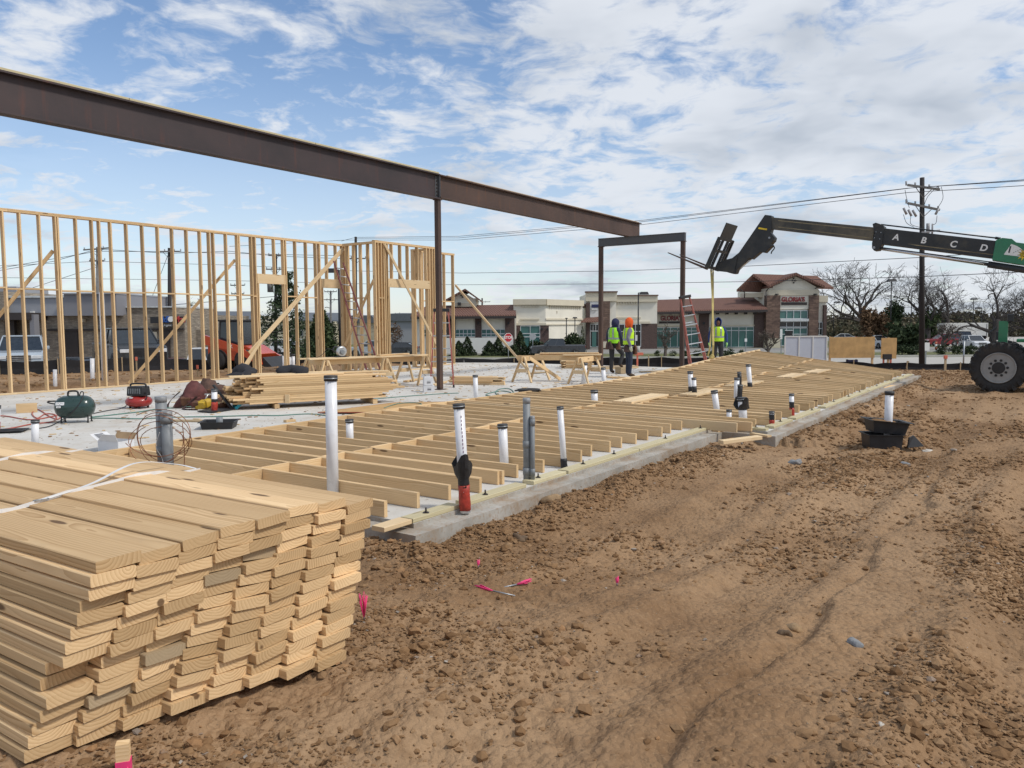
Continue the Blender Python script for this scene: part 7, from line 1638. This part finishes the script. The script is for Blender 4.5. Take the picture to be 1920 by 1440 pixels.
def stop(label, u, vc, y, back=False, rz=0):
    c = aty(u, vc, y); g_ = gz(c.x, y); t_ = thing('stop_sign', label, 'road sign', (c.x, y, g_), 0, 'stop signs'); mb = MB(); mb.cyl((c.x, y + .03, g_), c + Vector((0, .03, .3)), .03, n=8); wpart('post', mb, M['galv'], t_)
    R_ = Matrix.Rotation(rz, 3, 'Z'); O = lambda r: [c + R_ @ Vector((r * math.cos(k * math.pi / 4 + math.pi / 8), 0, r * math.sin(k * math.pi / 4 + math.pi / 8))) for k in range(8)]
    n_ = R_ @ Vector((0, -1, 0)); mb = MB(); mb.prism(O(.38), -n_ * .01); pl = wpart('plate', mb, M['sign_back' if back else 'decal_white'], t_)
    if not back:
        mb = MB(); mb.prism([p_ + n_ * .012 for p_ in O(.345)], -n_ * .008); wpart('red_face', mb, M['stop_red'], pl); letter('STOP', 0, 0, .22, M['decal_white'], pl, 0, R_ @ Vector((1, 0, 0)), center=c + n_ * .016, up=UPV, name='lettering', bold=.006)
stop('red stop sign at the silt fence in front of the shops', 953, 633, 62, rz=rad(25)); stop('back of a stop sign in front of the teal shop window', 999, 631, 84, True)
# notice boards at the site edge
def nboard(label, name, u0, v0, u1, v1_, y, mat, panels=1, cat='notice board', posts=()):
    A_, B_ = aty(u0, v0, y), aty(u1, v1_, y); g_ = gz((A_.x + B_.x) / 2, y); t_ = thing(name, label, cat, ((A_.x + B_.x) / 2, y, g_)); w_ = (B_.x - A_.x) / panels
    for k in range(panels): mb = MB(); mb.box((A_.x + w_ * (k + .5), y, (A_.z + B_.z) / 2), (w_ - .035, .03, A_.z - B_.z - .03)); wpart('panel', mb, M[mat], t_)
    if panels > 1:
        for k in range(panels + 1): mb = MB(); mb.box((A_.x + w_ * k, y - .01, (A_.z + g_) / 2), (.045, .06, A_.z - g_)); wpart('upright', mb, M['white_wall'], t_)
        for z_ in (A_.z, B_.z): mb = MB(); mb.box(((A_.x + B_.x) / 2, y - .01, z_), (B_.x - A_.x, .055, .05)); wpart('rail', mb, M['white_wall'], t_)
    for u, mt in posts: x_ = aty(u, 650, y).x; mb = MB(); mb.box((x_, y + .05, (A_.z + g_) / 2), (.08, .06, A_.z - g_)); wpart('post', mb, M[mt], t_)
    return t_
M['panel_blue'] = pm('panel_blue', (.50, .53, .60), .6, var=.04)
nboard('pale blue white three panel board at the far site edge', 'panel_board', 1472, 631, 1549, 676, 32.5, 'panel_blue', 3)
nboard('large plywood sign board right of the pale panel board', 'plywood_sign', 1555, 631.5, 1640, 671.5, 33.5, 'ply', 1, 'sign board', ((1557, 'pine'), (1637, 'pine')))
nboard('small plywood sign board left of the tall dark pole', 'plywood_sign', 1652, 633, 1681, 673, 33.5, 'ply', 1, 'sign board', ((1667, 'pine'),))
P_ = aty(1663.5, 692, 32.6); t_ = thing('permit_box', 'black permit box on two red legs before the small plywood sign', 'permit box', (P_.x, P_.y, gz(P_.x, P_.y)))
A_ = aty(1656, 664, 32.6); B_ = aty(1671, 674, 32.6); mb = MB(); mb.box(((A_.x + B_.x) / 2, 32.6, (A_.z + B_.z) / 2), (B_.x - A_.x, .12, A_.z - B_.z)); wpart('box', mb, M['black_plastic'], t_)
for u in (1657.5, 1671): x_ = aty(u, 680, 32.6).x; mb = MB(); mb.box((x_, 32.65, (A_.z + gz(x_, 32.6)) / 2), (.06, .05, A_.z - gz(x_, 32.6))); wpart('leg', mb, M['orange_paint'], t_)
nboard('low dark blue sign before the pale road', 'road_board', 1588, 674, 1609, 679.5, 34, 'navy', 1, 'sign', ((1590, 'black_metal'), (1607, 'black_metal'))); nboard('small pale sign at the tall dark pole', 'small_sign', 1731, 642, 1743, 658, 60, 'decal_white', 1, 'sign', ((1737, 'galv'),)); nboard('narrow white sign before the restaurant door', 'small_sign', 1462.5, 617, 1467, 636, 88, 'decal_white', 1, 'sign', ((1465, 'galv'),)); nboard('small white notice before the restaurant window', 'small_sign', 1396, 634.5, 1401, 641, 96, 'decal_white', 1, 'sign', ((1398.5, 'galv'),))
P_ = vpos(1755, 90); t_ = thing('traffic_post', 'orange and white traffic post beyond the tall dark pole', 'traffic post', P_)
for k in range(4): mb = MB(); mb.cyl((0, 0, .3 * k), (0, 0, .3 * (k + 1)), .12, n=12); mb.build('band', M['orange_paint' if k % 2 else 'decal_white'], t_, local=Matrix())
# metal pole before the telehandler
mb = MB(); A_ = aty(1808, 640, 30.5); mb.cyl((A_.x, 30.5, -.3), A_, .03, n=8); wobj('fence_rod', mb, M['galv'], 'thin metal rod standing left of the telehandler wheel', 'rod')
# ================================================================ vegetation
def foliage_mat(name, c1, c2, c3):
    m, t, b = newmat(name); g = t.node('ShaderNodeNewGeometry').outputs['Random Per Island']; c = t.ramp(g, [(0.0, c1), (.55, c2), (1.0, c3)]); t.put(b.inputs['Base Color'], c); b.inputs['Roughness'].default_value = .8; b.inputs['Specular IOR Level'].default_value = .2; return m
M['leaf_pine'] = foliage_mat('leaf_pine', (.018, .032, .016), (.035, .058, .026), (.065, .09, .04)); M['leaf_green'] = foliage_mat('leaf_green', (.025, .04, .017), (.05, .075, .03), (.09, .115, .05)); M['leaf_brown'] = foliage_mat('leaf_brown', (.07, .04, .02), (.13, .075, .04), (.20, .13, .075)); M['leaf_hedge'] = foliage_mat('leaf_hedge', (.018, .03, .014), (.035, .052, .022), (.06, .08, .035)); M['leaf_dry'] = foliage_mat('leaf_dry', (.10, .085, .055), (.15, .12, .075), (.19, .155, .10))
M['leaf_brush'] = foliage_mat('leaf_brush', (.045, .05, .028), (.085, .075, .045), (.13, .105, .065)); M['bark'] = pm('bark', (.058, .05, .046), .9, var=.3, scale=6, bmp=.3); M['bark_pale'] = pm('bark_pale', (.10, .08, .065), .9, var=.3, scale=6)
def leaf_cloud(pts, size, name, mat, parent=None, up=.0, aspect=2.0):
    """one small bent leaf-sized quad at every point"""
    n = len(pts); d = RNG.normal(size=(n, 3)); d[:, 2] += up; d /= np.linalg.norm(d, axis=1)[:, None]
    e = np.cross(d, RNG.normal(size=(n, 3))); e /= np.linalg.norm(e, axis=1)[:, None]
    s = size * (.6 + .8 * RNG.random(n))[:, None]; a = pts - d * s * aspect * .5; b_ = pts + d * s * aspect * .5
    V = np.stack([a, pts + e * s * .5, b_, pts - e * s * .5], 1).reshape(-1, 3); F = np.arange(4 * n).reshape(-1, 4)
    me = np_mesh(name, V.astype(np.float32), F, mat, False)
    return obj(name, me, parent, Matrix())
def blob_pts(c, r, n, clumps=14, hollow=.55):
    c = np.array(c); r = np.array(r); cc = RNG.normal(size=(clumps, 3)); cc /= np.linalg.norm(cc, axis=1)[:, None]; cc *= (hollow + (1 - hollow) * RNG.random(clumps))[:, None]; k = RNG.integers(0, clumps, n)
    p = cc[k] + RNG.normal(size=(n, 3)) * .23; return c + p * r
def bush(label, u, vt, vb, y, wpx, mat='leaf_hedge', n=900, shape='round', name='shrub', cat='shrub', size=None, grp='clipped shrubs'):
    T_ = aty(u, vt, y); g_ = gz(T_.x, y); B_z = g_; H_ = T_.z - B_z; W_ = wpx / FPX * y
    t_ = thing(name, label, cat, (T_.x, y, B_z), 0, grp); size = size or max(.05, W_ * .06)
    if shape == 'cone':
        z = RNG.random(n) ** 1.5; an = RNG.random(n) * 6.283; r = (1 - z) ** .75 * (.55 + .45 * RNG.random(n)) * (1 + .25 * np.sin(an * 3 + z * 9)); p = np.stack([r * np.cos(an) * W_ / 2, r * np.sin(an) * W_ / 2, .03 * H_ + z * H_ * .98], -1)
    else: p = blob_pts((0, 0, H_ * .52), (W_ / 2 * .85, W_ / 2 * .85, H_ * .48), n, 16); p[:, 2] = np.clip(p[:, 2], .02, None)
    o = leaf_cloud(p, size, 'foliage', M[mat]); o.parent = t_; o.matrix_basis = Matrix(); mb = MB(); mb.cyl((0, 0, -.1), (0, 0, H_ * .5), W_ * .035, W_ * .015, n=6); mb.build('stem', M['bark'], t_, local=Matrix()); return t_
bush('leftmost dark conical evergreen before the white garden wall', 860, 640, 668, 88, 36, n=1300, shape='cone', grp='conical evergreens'); bush('taller conical evergreen before the white garden wall', 876, 632, 668, 88.5, 34, n=1300, shape='cone', grp='conical evergreens')
bush('conical evergreen left of the stop sign', 917, 640, 668, 88, 34, n=1300, shape='cone', grp='conical evergreens'); bush('conical evergreen touching the stop sign', 934, 634, 668, 88.5, 36, n=1300, shape='cone', grp='conical evergreens'); bush('low evergreen right of the stop sign', 956, 644, 668, 87, 30, n=1000, grp='conical evergreens'); bush('tall loose evergreen against the teal shop window', 975, 622, 668, 89, 34, n=1500, shape='cone', grp='conical evergreens'); bush('dark spreading shrub before the teal shop window', 1003, 642, 664, 88, 40, n=1100, grp='conical evergreens')
bush('dark clipped hedge before the cream shop side wall', 1075, 628, 656, 92, 46, n=1600); bush('tall narrow evergreen at the shop canopy', 1092, 612, 656, 93, 16, n=900, shape='cone')
for k, (u, w_, vt) in enumerate(((1233, 14, 657), (1262, 14, 658), (1284, 22, 658), (1308, 20, 657), (1366, 26, 656), (1390, 18, 656), (1334, 22, 657))): bush(['round shrub right of the second worker', 'round shrub below the restaurant sign', 'low shrub left of the far portal post', 'low shrub behind the tall ladder', 'low shrub behind the blue hooded worker', 'low shrub right of the blue hooded worker', 'low shrub left of the blue hooded worker'][k], u, vt, 668, 82, w_, n=500, grp='low shrubs before the restaurant')
for k, (u, w_) in enumerate(((1692, 40), (1715, 34), (1768, 26), (1790, 24), (1808, 26), (1822, 22), (1850, 30))): bush('clipped hedge shrub beyond the silt fence, %s of the tall pole' % ['second left', 'first left', 'first right', 'second right', 'third right', 'fourth right', 'fifth right'][k], u, 648, 668, 84, w_, n=600, grp='hedge row at the right parking lot')
bush('big dark rounded evergreen left of the tall pole', 1700, 606, 650, 100, 74, 'leaf_hedge', 2600, grp='large evergreen bushes'); bush('dark evergreen thicket right of the tall pole', 1750, 590, 640, 125, 50, 'leaf_green', 2200, grp='large evergreen bushes'); bush('brown leaved young oak behind the plywood signs', 1638, 579, 645, 105, 50, 'leaf_brown', 3000, grp='brown leaved trees', name='oak_tree', cat='tree'); bush('dark green live oak behind the brown oak', 1676, 560, 610, 130, 44, 'leaf_pine', 2400, grp='live oaks', name='oak_tree', cat='tree')
bush('round dark juniper tree right of the pine', 600, 575, 672, 62, 78, 'leaf_green', 5200, shape='cone', grp='juniper trees', name='juniper_tree', cat='tree'); bush('smaller juniper left of the pine', 470, 610, 672, 66, 34, 'leaf_hedge', 1800, grp='juniper trees', name='juniper_tree', cat='tree'); bush('green tree peeping over the clinic wall', 362, 580, 672, 70, 34, 'leaf_green', 1800, grp='juniper trees', name='juniper_tree', cat='tree'); bush('dark tree left of the thin grey pole', 622, 604, 662, 110, 30, 'leaf_hedge', 1500, grp='juniper trees', name='juniper_tree', cat='tree'); bush('reddish leafless tree seen through the bay opening', 742, 606, 660, 100, 26, 'leaf_brown', 1000, grp='brown leaved trees', name='small_tree', cat='tree')
# pine behind the door opening
T_ = aty(531, 512, 52); g_ = gz(T_.x, 52); H_ = T_.z - g_; t_ = thing('pine_tree', 'tall dark pine tree seen through the stud wall door opening', 'tree', (T_.x, 52, g_)); pts = []
mb = MB(); mb.cyl((0, 0, -.2), (.1, 0, H_ * .98), .17, .03, n=8); mb.build('trunk', M['bark'], t_, local=Matrix()); mb = MB(); rr_ = random.Random(4)
for k in range(46):
    f = .22 + .76 * (k / 45.0); an = rr_.uniform(0, 6.283); L_ = (1 - f) ** .8 * H_ * .36 * rr_.uniform(.6, 1.15) + .25; b0 = Vector((.1 * f, 0, f * H_)); b1 = b0 + Vector((math.cos(an) * L_, math.sin(an) * L_, L_ * rr_.uniform(-.05, .3)))
    mb.tube([b0, b0.lerp(b1, .6) - Vector((0, 0, .05)), b1], [.035, .025, .01], 5); q = np.array(b0)[None] + (np.array(b1) - np.array(b0))[None] * (.35 + .7 * RNG.random((95, 1))) + RNG.normal(size=(95, 3)) * (.10 + .05 * L_); pts.append(q)
mb.build('branches', M['bark'], t_, local=Matrix()); o = leaf_cloud(np.concatenate(pts), .085, 'crown', M['leaf_pine'], aspect=2.6); o.parent = t_
# bare oaks
def bare_tree(label, u, vt, vb, y, spread, seed, name='bare_oak', grp='bare oak trees', levels=5, dens=1.2, mat='bark'):
    T_ = aty(u, vt, y); B_ = aty(u, vb, y); g_ = min(gz(T_.x, y), B_.z); H_ = T_.z - g_; t_ = thing(name, label, 'tree', (T_.x, y, g_), 0, grp); R = random.Random(seed); mbt, mbc = MB(), MB()
    def grow(p, d, L_, r, lev):
        n_ = 4 if lev < 3 else 3; pts_ = [p]; rs = [r]; q = p; dd = d
        for k in range(n_):
            dd = (dd + Vector((R.gauss(0, .20), R.gauss(0, .20), R.gauss(.02, .16)))).normalized(); q = q + dd * L_ / n_; pts_.append(q); rs.append(max(.017, r * (1 - .42 * (k + 1) / n_)))
        (mbt if lev == 0 else mbc).tube(pts_, rs, 7 if lev < 2 else (5 if lev < 3 else 3))
        if lev >= levels: return
        for k in range(int(R.choice([3, 4, 4]) * (dens if lev > 1 else 1) + (1 if lev == 0 else 0))):
            f = R.uniform(.35, 1.0) if k else 1.0; i = min(n_, max(1, int(round(f * n_)))); ax = Vector((R.gauss(0, 1), R.gauss(0, 1), R.gauss(.15, .5))).normalized(); nd = (dd * R.uniform(.6, .95) + ax * (.80 if lev < 2 else .85)).normalized(); nd.z = nd.z * .95 + (.16 if lev < 3 else .04)
            grow(pts_[i], nd.normalized(), L_ * R.uniform(.58, .80) * (spread if lev == 0 else 1), rs[i] * R.uniform(.5, .72), lev + 1)
    grow(Vector((0, 0, -.2)), Vector((R.gauss(0, .05), R.gauss(0, .05), 1)).normalized(), H_ * .30, H_ * .042, 0)
    # fit the crown to the measured height
    zm = max(v[2] for v in mbc.v); k = H_ / zm; mbt.v = [(x * k, y_ * k, z * k) for x, y_, z in mbt.v]; mbc.v = [(x * k, y_ * k, z * k) for x, y_, z in mbc.v]
    mbt.build('trunk', M[mat], t_, local=Matrix()); mbc.build('crown', M[mat], t_, local=Matrix()); return t_
bare_tree('large bare oak nearest the restaurant, wide crown', 1645, 482, 640, 118, 1.25, 3); bare_tree('bare oak just right of the tall dark pole', 1742, 488, 640, 124, 1.2, 8); bare_tree('bare oak behind the boom letters, middle of the row', 1782, 500, 636, 132, 1.15, 12); bare_tree('bare oak at the right picture edge behind the telehandler', 1868, 496, 636, 120, 1.25, 21); bare_tree('bare oak right of the telehandler, cut by the picture edge', 1935, 505, 630, 132, 1.2, 33)
bare_tree('small bare street tree below the left restaurant sign', 1247, 602, 656, 84, 1.0, 41, 'young_tree', 'young bare trees', 4, 1, 'bark_pale'); bare_tree('small bare street tree before the restaurant tower', 1440, 618, 658, 84, 1.0, 45, 'young_tree', 'young bare trees', 4, 1, 'bark_pale'); bare_tree('slim bare tree before the red suv', 1775, 602, 655, 96, .9, 47, 'young_tree', 'young bare trees', 4, 1, 'bark_pale'); bare_tree('bare tree far behind the entrance bay', 720, 586, 655, 140, 1, 52, 'young_tree', 'young bare trees', 4, 1, 'bark_pale'); bare_tree('second bare tree far behind the entrance bay', 738, 588, 655, 150, 1, 55, 'young_tree', 'young bare trees', 4, 1, 'bark_pale')
# far wood along the horizon
n = 26000; ang = (RNG.random(n) * 2900 - 500 - 960) / FPX; yy = 230 + 130 * RNG.random(n); xx = ang * yy; hh = 5.0 + 4.5 * fbm(xx * .03, yy * .02, 3) + 2.5 * fbm(xx * .15, yy * .1, 2); zz_ = -2.2 + np.clip(hh, 1.5, 12) * RNG.random(n) ** .7
o = leaf_cloud(np.stack([xx, yy, zz_], -1), .95, 'far_wood', M['leaf_dry'], aspect=1.8); tag(o, 'far winter wood and brush along the horizon', 'wood', kind='stuff')
n = 9000; ang = (1540 + RNG.random(n) * 420 - 960) / FPX; yy = 170 + 30 * RNG.random(n); xx = ang * yy; hh = 4.2 + 4 * fbm(xx * .05, yy * .03, 3); o = leaf_cloud(np.stack([xx, yy, -2.2 + np.clip(hh, 1, 8) * RNG.random(n) ** .7], -1), .55, 'brush', M['leaf_brush'], aspect=1.8); tag(o, 'dark green brush behind the right parking lot', 'brush', kind='stuff')

# ================================================================ people
M['skin'] = pm('skin', (.22, .11, .07), .6, var=.1); M['skin_dark'] = pm('skin_dark', (.10, .05, .035), .6, var=.1); M['hood_navy'] = pm('hood_navy', (.028, .032, .075), .9, var=.15, bmp=.2); M['hood_orange'] = pm('hood_orange', (.75, .12, .025), .9, var=.1, bmp=.2); M['hood_blue'] = pm('hood_blue', (.035, .06, .19), .9, var=.12, bmp=.2); M['sleeve_grey'] = pm('sleeve_grey', (.20, .19, .25), .9, var=.25, scale=30, bmp=.2); M['jeans'] = pm('jeans', (.028, .036, .06), .9, var=.2, bmp=.2); M['trousers'] = pm('trousers', (.035, .034, .036), .9, var=.2, bmp=.2); M['boots'] = pm('boots', (.08, .05, .03), .8); M['vest'] = pm('vest', (.36, .80, .03), .7, var=.06, bmp=.2); M['vest_yellow'] = pm('vest_yellow', (.52, .82, .03), .7, var=.06, bmp=.2); M['reflect'] = pm('reflect', (.33, .37, .36), .35, metal=.3); M['glove_pale'] = pm('glove_pale', (.55, .56, .42), .8); M['glove_lime'] = pm('glove_lime', (.45, .85, .25), .8); M['eye'] = pm('eye', (.015, .012, .01), .3); M['mouth'] = pm('mouth', (.14, .05, .04), .6); M['beard'] = pm('beard', (.02, .015, .012), .9)
def person(label, P, rz, J, mats, vest, hoodm, hs=1.0, belts=(), gloves=True, beard=False):
    """J: joint positions (x right, y forward, z up). One skinned surface grown from the skeleton."""
    t_ = thing('person', label, 'person', P, rz, 'workers in bright vests'); names = list(J.keys()); bones = [('pelvis', 'waist'), ('waist', 'chest'), ('chest', 'neck'), ('neck', 'chin'), ('chin', 'crown')]
    for s in 'LR': bones += [('chest', 'sh' + s), ('sh' + s, 'el' + s), ('el' + s, 'wr' + s), ('wr' + s, 'pa' + s), ('pelvis', 'hp' + s), ('hp' + s, 'kn' + s), ('kn' + s, 'an' + s), ('an' + s, 'to' + s)]
    rad_ = dict(pelvis=(.165, .125), waist=(.155, .115), chest=(.17, .125), neck=(.062, .062), chin=(.075, .085), crown=(.083, .098))
    for s in 'LR': rad_.update({'sh' + s: (.082, .085), 'el' + s: (.056, .056), 'wr' + s: (.038, .036), 'pa' + s: (.042, .024), 'hp' + s: (.105, .11), 'kn' + s: (.073, .075), 'an' + s: (.058, .062), 'to' + s: (.05, .038)})
    me = bpy.data.meshes.new('body'); me.from_pydata([J[n_] for n_ in names], [(names.index(a_), names.index(b_)) for a_, b_ in bones], []); o = bpy.data.objects.new('tmp', me); COL.objects.link(o)
    md = o.modifiers.new('s', 'SKIN'); md.use_smooth_shade = True; md.branch_smoothing = .4; sb = o.modifiers.new('u', 'SUBSURF'); sb.levels = 2; sb.render_levels = 2
    for k, n_ in enumerate(names): sv = me.skin_vertices[0].data[k]; sv.radius = rad_[n_]; sv.use_root = (n_ == 'pelvis')
    dg = bpy.context.evaluated_depsgraph_get(); dg.update(); bm_ = bpy.data.meshes.new_from_object(o.evaluated_get(dg)); bpy.data.objects.remove(o)
    # colour each face by the nearest bone
    slot = {'skin': 0, 'top': 1, 'legs': 2, 'boots': 3, 'glove': 4}; ml = [M[mats['skin']], M[mats['top']], M[mats['legs']], M['boots'], M[mats['glove']]]; bm_.materials.clear()
    for q in ml: bm_.materials.append(q)
    seg = []
    for a_, b_ in bones:
        k = 'top'
        if b_[:2] in ('kn', 'an') or b_[:2] == 'hp': k = 'legs'
        if b_[:2] == 'to': k = 'boots'
        if b_[:2] == 'pa': k = 'glove'
        if b_ in ('chin', 'crown'): k = 'skin'
        if a_ == 'pelvis' and b_ == 'waist': k = 'legs'
        seg.append((np.array(J[a_]), np.array(J[b_]), slot[k]))
    for f in bm_.polygons:
        c = np.array(f.center); best = None
        for a_, b_, k in seg:
            ab_ = b_ - a_; tt_ = min(1, max(0, float((c - a_) @ ab_ / (ab_ @ ab_)))); d_ = np.linalg.norm(c - a_ - ab_ * tt_)
            if best is None or d_ < best[0]: best = (d_, k)
        f.material_index = best[1]; f.use_smooth = True
    body = obj('body', bm_, t_, local=Matrix())
    # fingers grow out of each palm
    bmf = bmesh.new(); bmf.from_mesh(bm_)
    for s, sg in (('L', -1), ('R', 1)):
        w_, p_ = Vector(J['wr' + s]), Vector(J['pa' + s]); d_ = (p_ - w_).normalized(); side = d_.cross(Vector((sg, 0, 0)).normalized()); side = side.normalized() if side.length > .1 else Vector((0, 1, 0)); curl = Vector((-sg, 0, 0)); mbf = MB()
        for k in range(4):
            L_ = (.072, .082, .078, .062)[k]; b0 = p_ + side * (.026 - .0175 * k); p1 = b0 + d_ * L_ * .55 + curl * .006; p2 = p1 + (d_ + curl * .8).normalized() * L_ * .5; mbf.tube([b0 - d_ * .02, b0, p1, p2], [.0105, .0105, .0098, .008], 6)
        b0 = w_.lerp(p_, .35) + side * .03; mbf.tube([b0 - side * .01, b0 + side * .02 + d_ * .025, b0 + side * .026 + d_ * .055 + curl * .012], [.012, .011, .009], 6)
        vs_ = [bmf.verts.new(v) for v in mbf.v]
        for f in mbf.f:
            try: nf = bmf.faces.new([vs_[k] for k in f]); nf.material_index = 4; nf.smooth = True
            except ValueError: pass
    bmf.to_mesh(bm_); bmf.free()
    # face
    ch, cr = Vector(J['chin']), Vector(J['crown']); hc = ch.lerp(cr, .45); fy = Vector((0, 1, 0)); mb = MB()
    mb.prism([hc + Vector((-.012, .092, -.02)), hc + Vector((.012, .092, -.02)), hc + Vector((0, .118, -.022)), ], (0, -.012, .045)); wl = mb.build('nose', M[mats['skin']], body, local=Matrix())
    for sx in (-1, 1): mb = MB(); mb.ball(hc + Vector((sx * .031, .085, .018)), .011, 8, 6, (1.2, .7, .7)); mb.build('eye', M['eye'], body, local=Matrix()); mb = MB(); mb.box(hc + Vector((sx * .031, .092, .036)), (.036, .012, .007)); mb.build('eyebrow', M['beard'], body, local=Matrix()); mb = MB(); mb.ball(hc + Vector((sx * .086, .0, -.005)), .026, 8, 6, (.4, .7, 1.1)); mb.build('ear', M[mats['skin']], body, local=Matrix())
    mb = MB(); mb.box(hc + Vector((0, .088, -.052)), (.045, .014, .012)); mb.build('mouth', M['mouth'], body, local=Matrix())
    if beard: mb = MB(); mb.ball(hc + Vector((0, .055, -.085)), .06, 10, 8, (1, .75, .65)); mb.build('beard', M['beard'], body, local=Matrix())
    # hood: shell round the head, open at the face
    mb = MB(); mb.smooth = True; N1, N2 = 14, 11; idx_ = {}
    for i in range(N1 + 1):
        th = math.pi * (i / N1)                       # 0 top ... pi bottom
        for j in range(N2 + 1):
            ph = rad(48) + (2 * math.pi - rad(96)) * j / N2; rr2 = math.sin(th) if i < N1 * .62 else max(math.sin(th), .78 - .1 * (i / N1))
            k = 1.0 + .05 * math.sin(3 * ph + i); p_ = hc + Vector((.112 * rr2 * math.sin(ph) * k, .128 * rr2 * math.cos(ph) * k - .01, .145 * math.cos(th) * (1.0 if i < 9 else 1.15) + .005)); idx_[i, j] = mb.addv([p_])
    for i in range(N1):
        for j in range(N2): mb.addf([(idx_[i, j], idx_[i + 1, j], idx_[i + 1, j + 1], idx_[i, j + 1])])
    ho = mb.build('hood', M[hoodm], t_, local=Matrix()); sm = ho.modifiers.new('thick', 'SOLIDIFY'); sm.thickness = .018; sm.offset = 0
    # vest following the torso
    ck, wk, pk = Vector(J['chest']), Vector(J['waist']), Vector(J['pelvis']); mb = MB(); mb.smooth = True; lev = [(pk + Vector((0, 0, .02)), .205, .155), (pk.lerp(wk, .5), .205, .158), (wk, .200, .155), (wk.lerp(ck, .45), .205, .158), (ck + Vector((0, 0, -.03)), .212, .162), (ck + Vector((0, 0, .06)), .195, .15), (ck + Vector((0, 0, .13)), .14, .115)]; rings = []
    for c, a_, b_ in lev: rings.append(mb.addv([c + Vector((a_ * math.cos(2 * math.pi * k / 20) * (1 + .02 * math.sin(5 * k)), b_ * math.sin(2 * math.pi * k / 20), 0)) for k in range(20)]))
    for a_, b_ in zip(rings, rings[1:]):
        for k in range(20): mb.addf([(a_ + k, a_ + (k + 1) % 20, b_ + (k + 1) % 20, b_ + k)])
    ve = mb.build('vest', M[vest], t_, local=Matrix())
    mb = MB()
    def tpt(f, k, off=.006):                          # point on the vest surface
        i = min(len(lev) - 2, int(f)); q = f - i; c = lev[i][0].lerp(lev[i + 1][0], q); a_ = lev[i][1] + (lev[i + 1][1] - lev[i][1]) * q + off; b_ = lev[i][2] + (lev[i + 1][2] - lev[i][2]) * q + off; return c + Vector((a_ * math.cos(k), b_ * math.sin(k), 0))
    n_ = 28
    for k in range(n_): a0, a1 = 2 * math.pi * k / n_, 2 * math.pi * (k + 1) / n_; mb.quad(tpt(1.75, a0), tpt(1.75, a1), tpt(2.35, a1), tpt(2.35, a0))
    for kk_ in (1.15, 2.0, 4.28, 5.13):
        for f in np.arange(2.35, 5.6, .4): mb.quad(tpt(f, kk_ - .13), tpt(f, kk_ + .13), tpt(min(f + .4, 5.7), kk_ + .13), tpt(min(f + .4, 5.7), kk_ - .13))
    mb.build('reflective_tape', M['reflect'], ve, local=Matrix())
    for k, (c, sz, sd_) in enumerate(belts): lump('tool_pouch', Vector(c), sz[0], sz[1], sz[2], M['leather'], None, None, 70 + k + sd_, .4, parent=None)
    return t_
def pose(**k):
    J = dict(pelvis=(0, 0, .96), waist=(0, .0, 1.12), chest=(0, .0, 1.34), neck=(0, .015, 1.49), chin=(0, .035, 1.58), crown=(0, .04, 1.685), shL=(-.185, .0, 1.43), elL=(-.25, -.03, 1.16), wrL=(-.25, .04, .93), paL=(-.245, .06, .85), hpL=(-.095, 0, .90), knL=(-.11, .03, .50), anL=(-.12, .0, .10), toL=(-.14, .17, .04), shR=(.185, .0, 1.43), elR=(.25, -.03, 1.16), wrR=(.25, .04, .93), paR=(.245, .06, .85), hpR=(.095, 0, .90), knR=(.11, .03, .50), anR=(.12, .0, .10), toR=(.14, .17, .04)); J.update(k); return J
PB1 = gp(1151, 701, 0); PB2 = gp(1178, 707.5, 0); PB3 = Vector((aty(1346, 640, 26.6).x, 26.6, 0))
def add_belt(per, specs):
    for k, (x, y, z, sx, sy, sz, mt) in enumerate(specs): o = lump('tool_pouch', Vector((0, 0, 0)), sx, sy, sz, M[mt], None, None, 80 + k, .45); o.parent = per; o.matrix_basis = Matrix.Translation((x, y, z))
w1 = person('worker in dark blue hood and green vest, seen from behind', PB1, rad(-48), pose(knR=(.12, .30, .62), anR=(.13, .12, .30), toR=(.14, .27, .22), elR=(.24, .06, 1.15), wrR=(.20, .26, 1.0), paR=(.19, .32, .97), chin=(0, .06, 1.57), crown=(0, .09, 1.665)), dict(skin='skin_dark', top='hood_navy', legs='trousers', glove='skin_dark'), 'vest', 'hood_navy')
add_belt(w1, [(-.16, -.10, .80, .10, .09, .26, 'leather'), (.0, -.17, .80, .12, .07, .24, 'leather_dark'), (.19, .0, .80, .07, .09, .24, 'leather')])
mb = MB(); mb.box((.13, .2, .11), (.24, .3, .2)); o_ = mb.build('timber_block', M['pine_old'], None, mw=PM[w1].copy()); tag(o_, 'timber block under the raised foot of the blue hooded worker', 'offcut')
w2 = person('worker in orange hood and yellow green vest looking right', PB2, rad(-82), pose(elL=(-.24, -.07, 1.15), wrL=(-.22, .03, .92), paL=(-.215, .05, .84), elR=(.25, -.10, 1.17), wrR=(.24, .0, .92), paR=(.24, .02, .84), toL=(-.12, .18, .04)), dict(skin='skin_dark', top='sleeve_grey', legs='jeans', glove='glove_pale'), 'vest_yellow', 'hood_orange', beard=True)
add_belt(w2, [(-.05, .20, .70, .10, .08, .30, 'leather'), (.18, -.08, .78, .07, .09, .2, 'leather_dark')])
w3 = person('worker in blue hood and lime gloves facing the camera', PB3, rad(172), pose(elL=(-.28, -.02, 1.16), wrL=(-.29, .04, .92), paL=(-.29, .06, .84), elR=(.28, -.02, 1.16), wrR=(.29, .04, .92), paR=(.29, .06, .84)), dict(skin='skin', top='hood_blue', legs='trousers', glove='glove_lime'), 'vest_yellow', 'hood_blue')
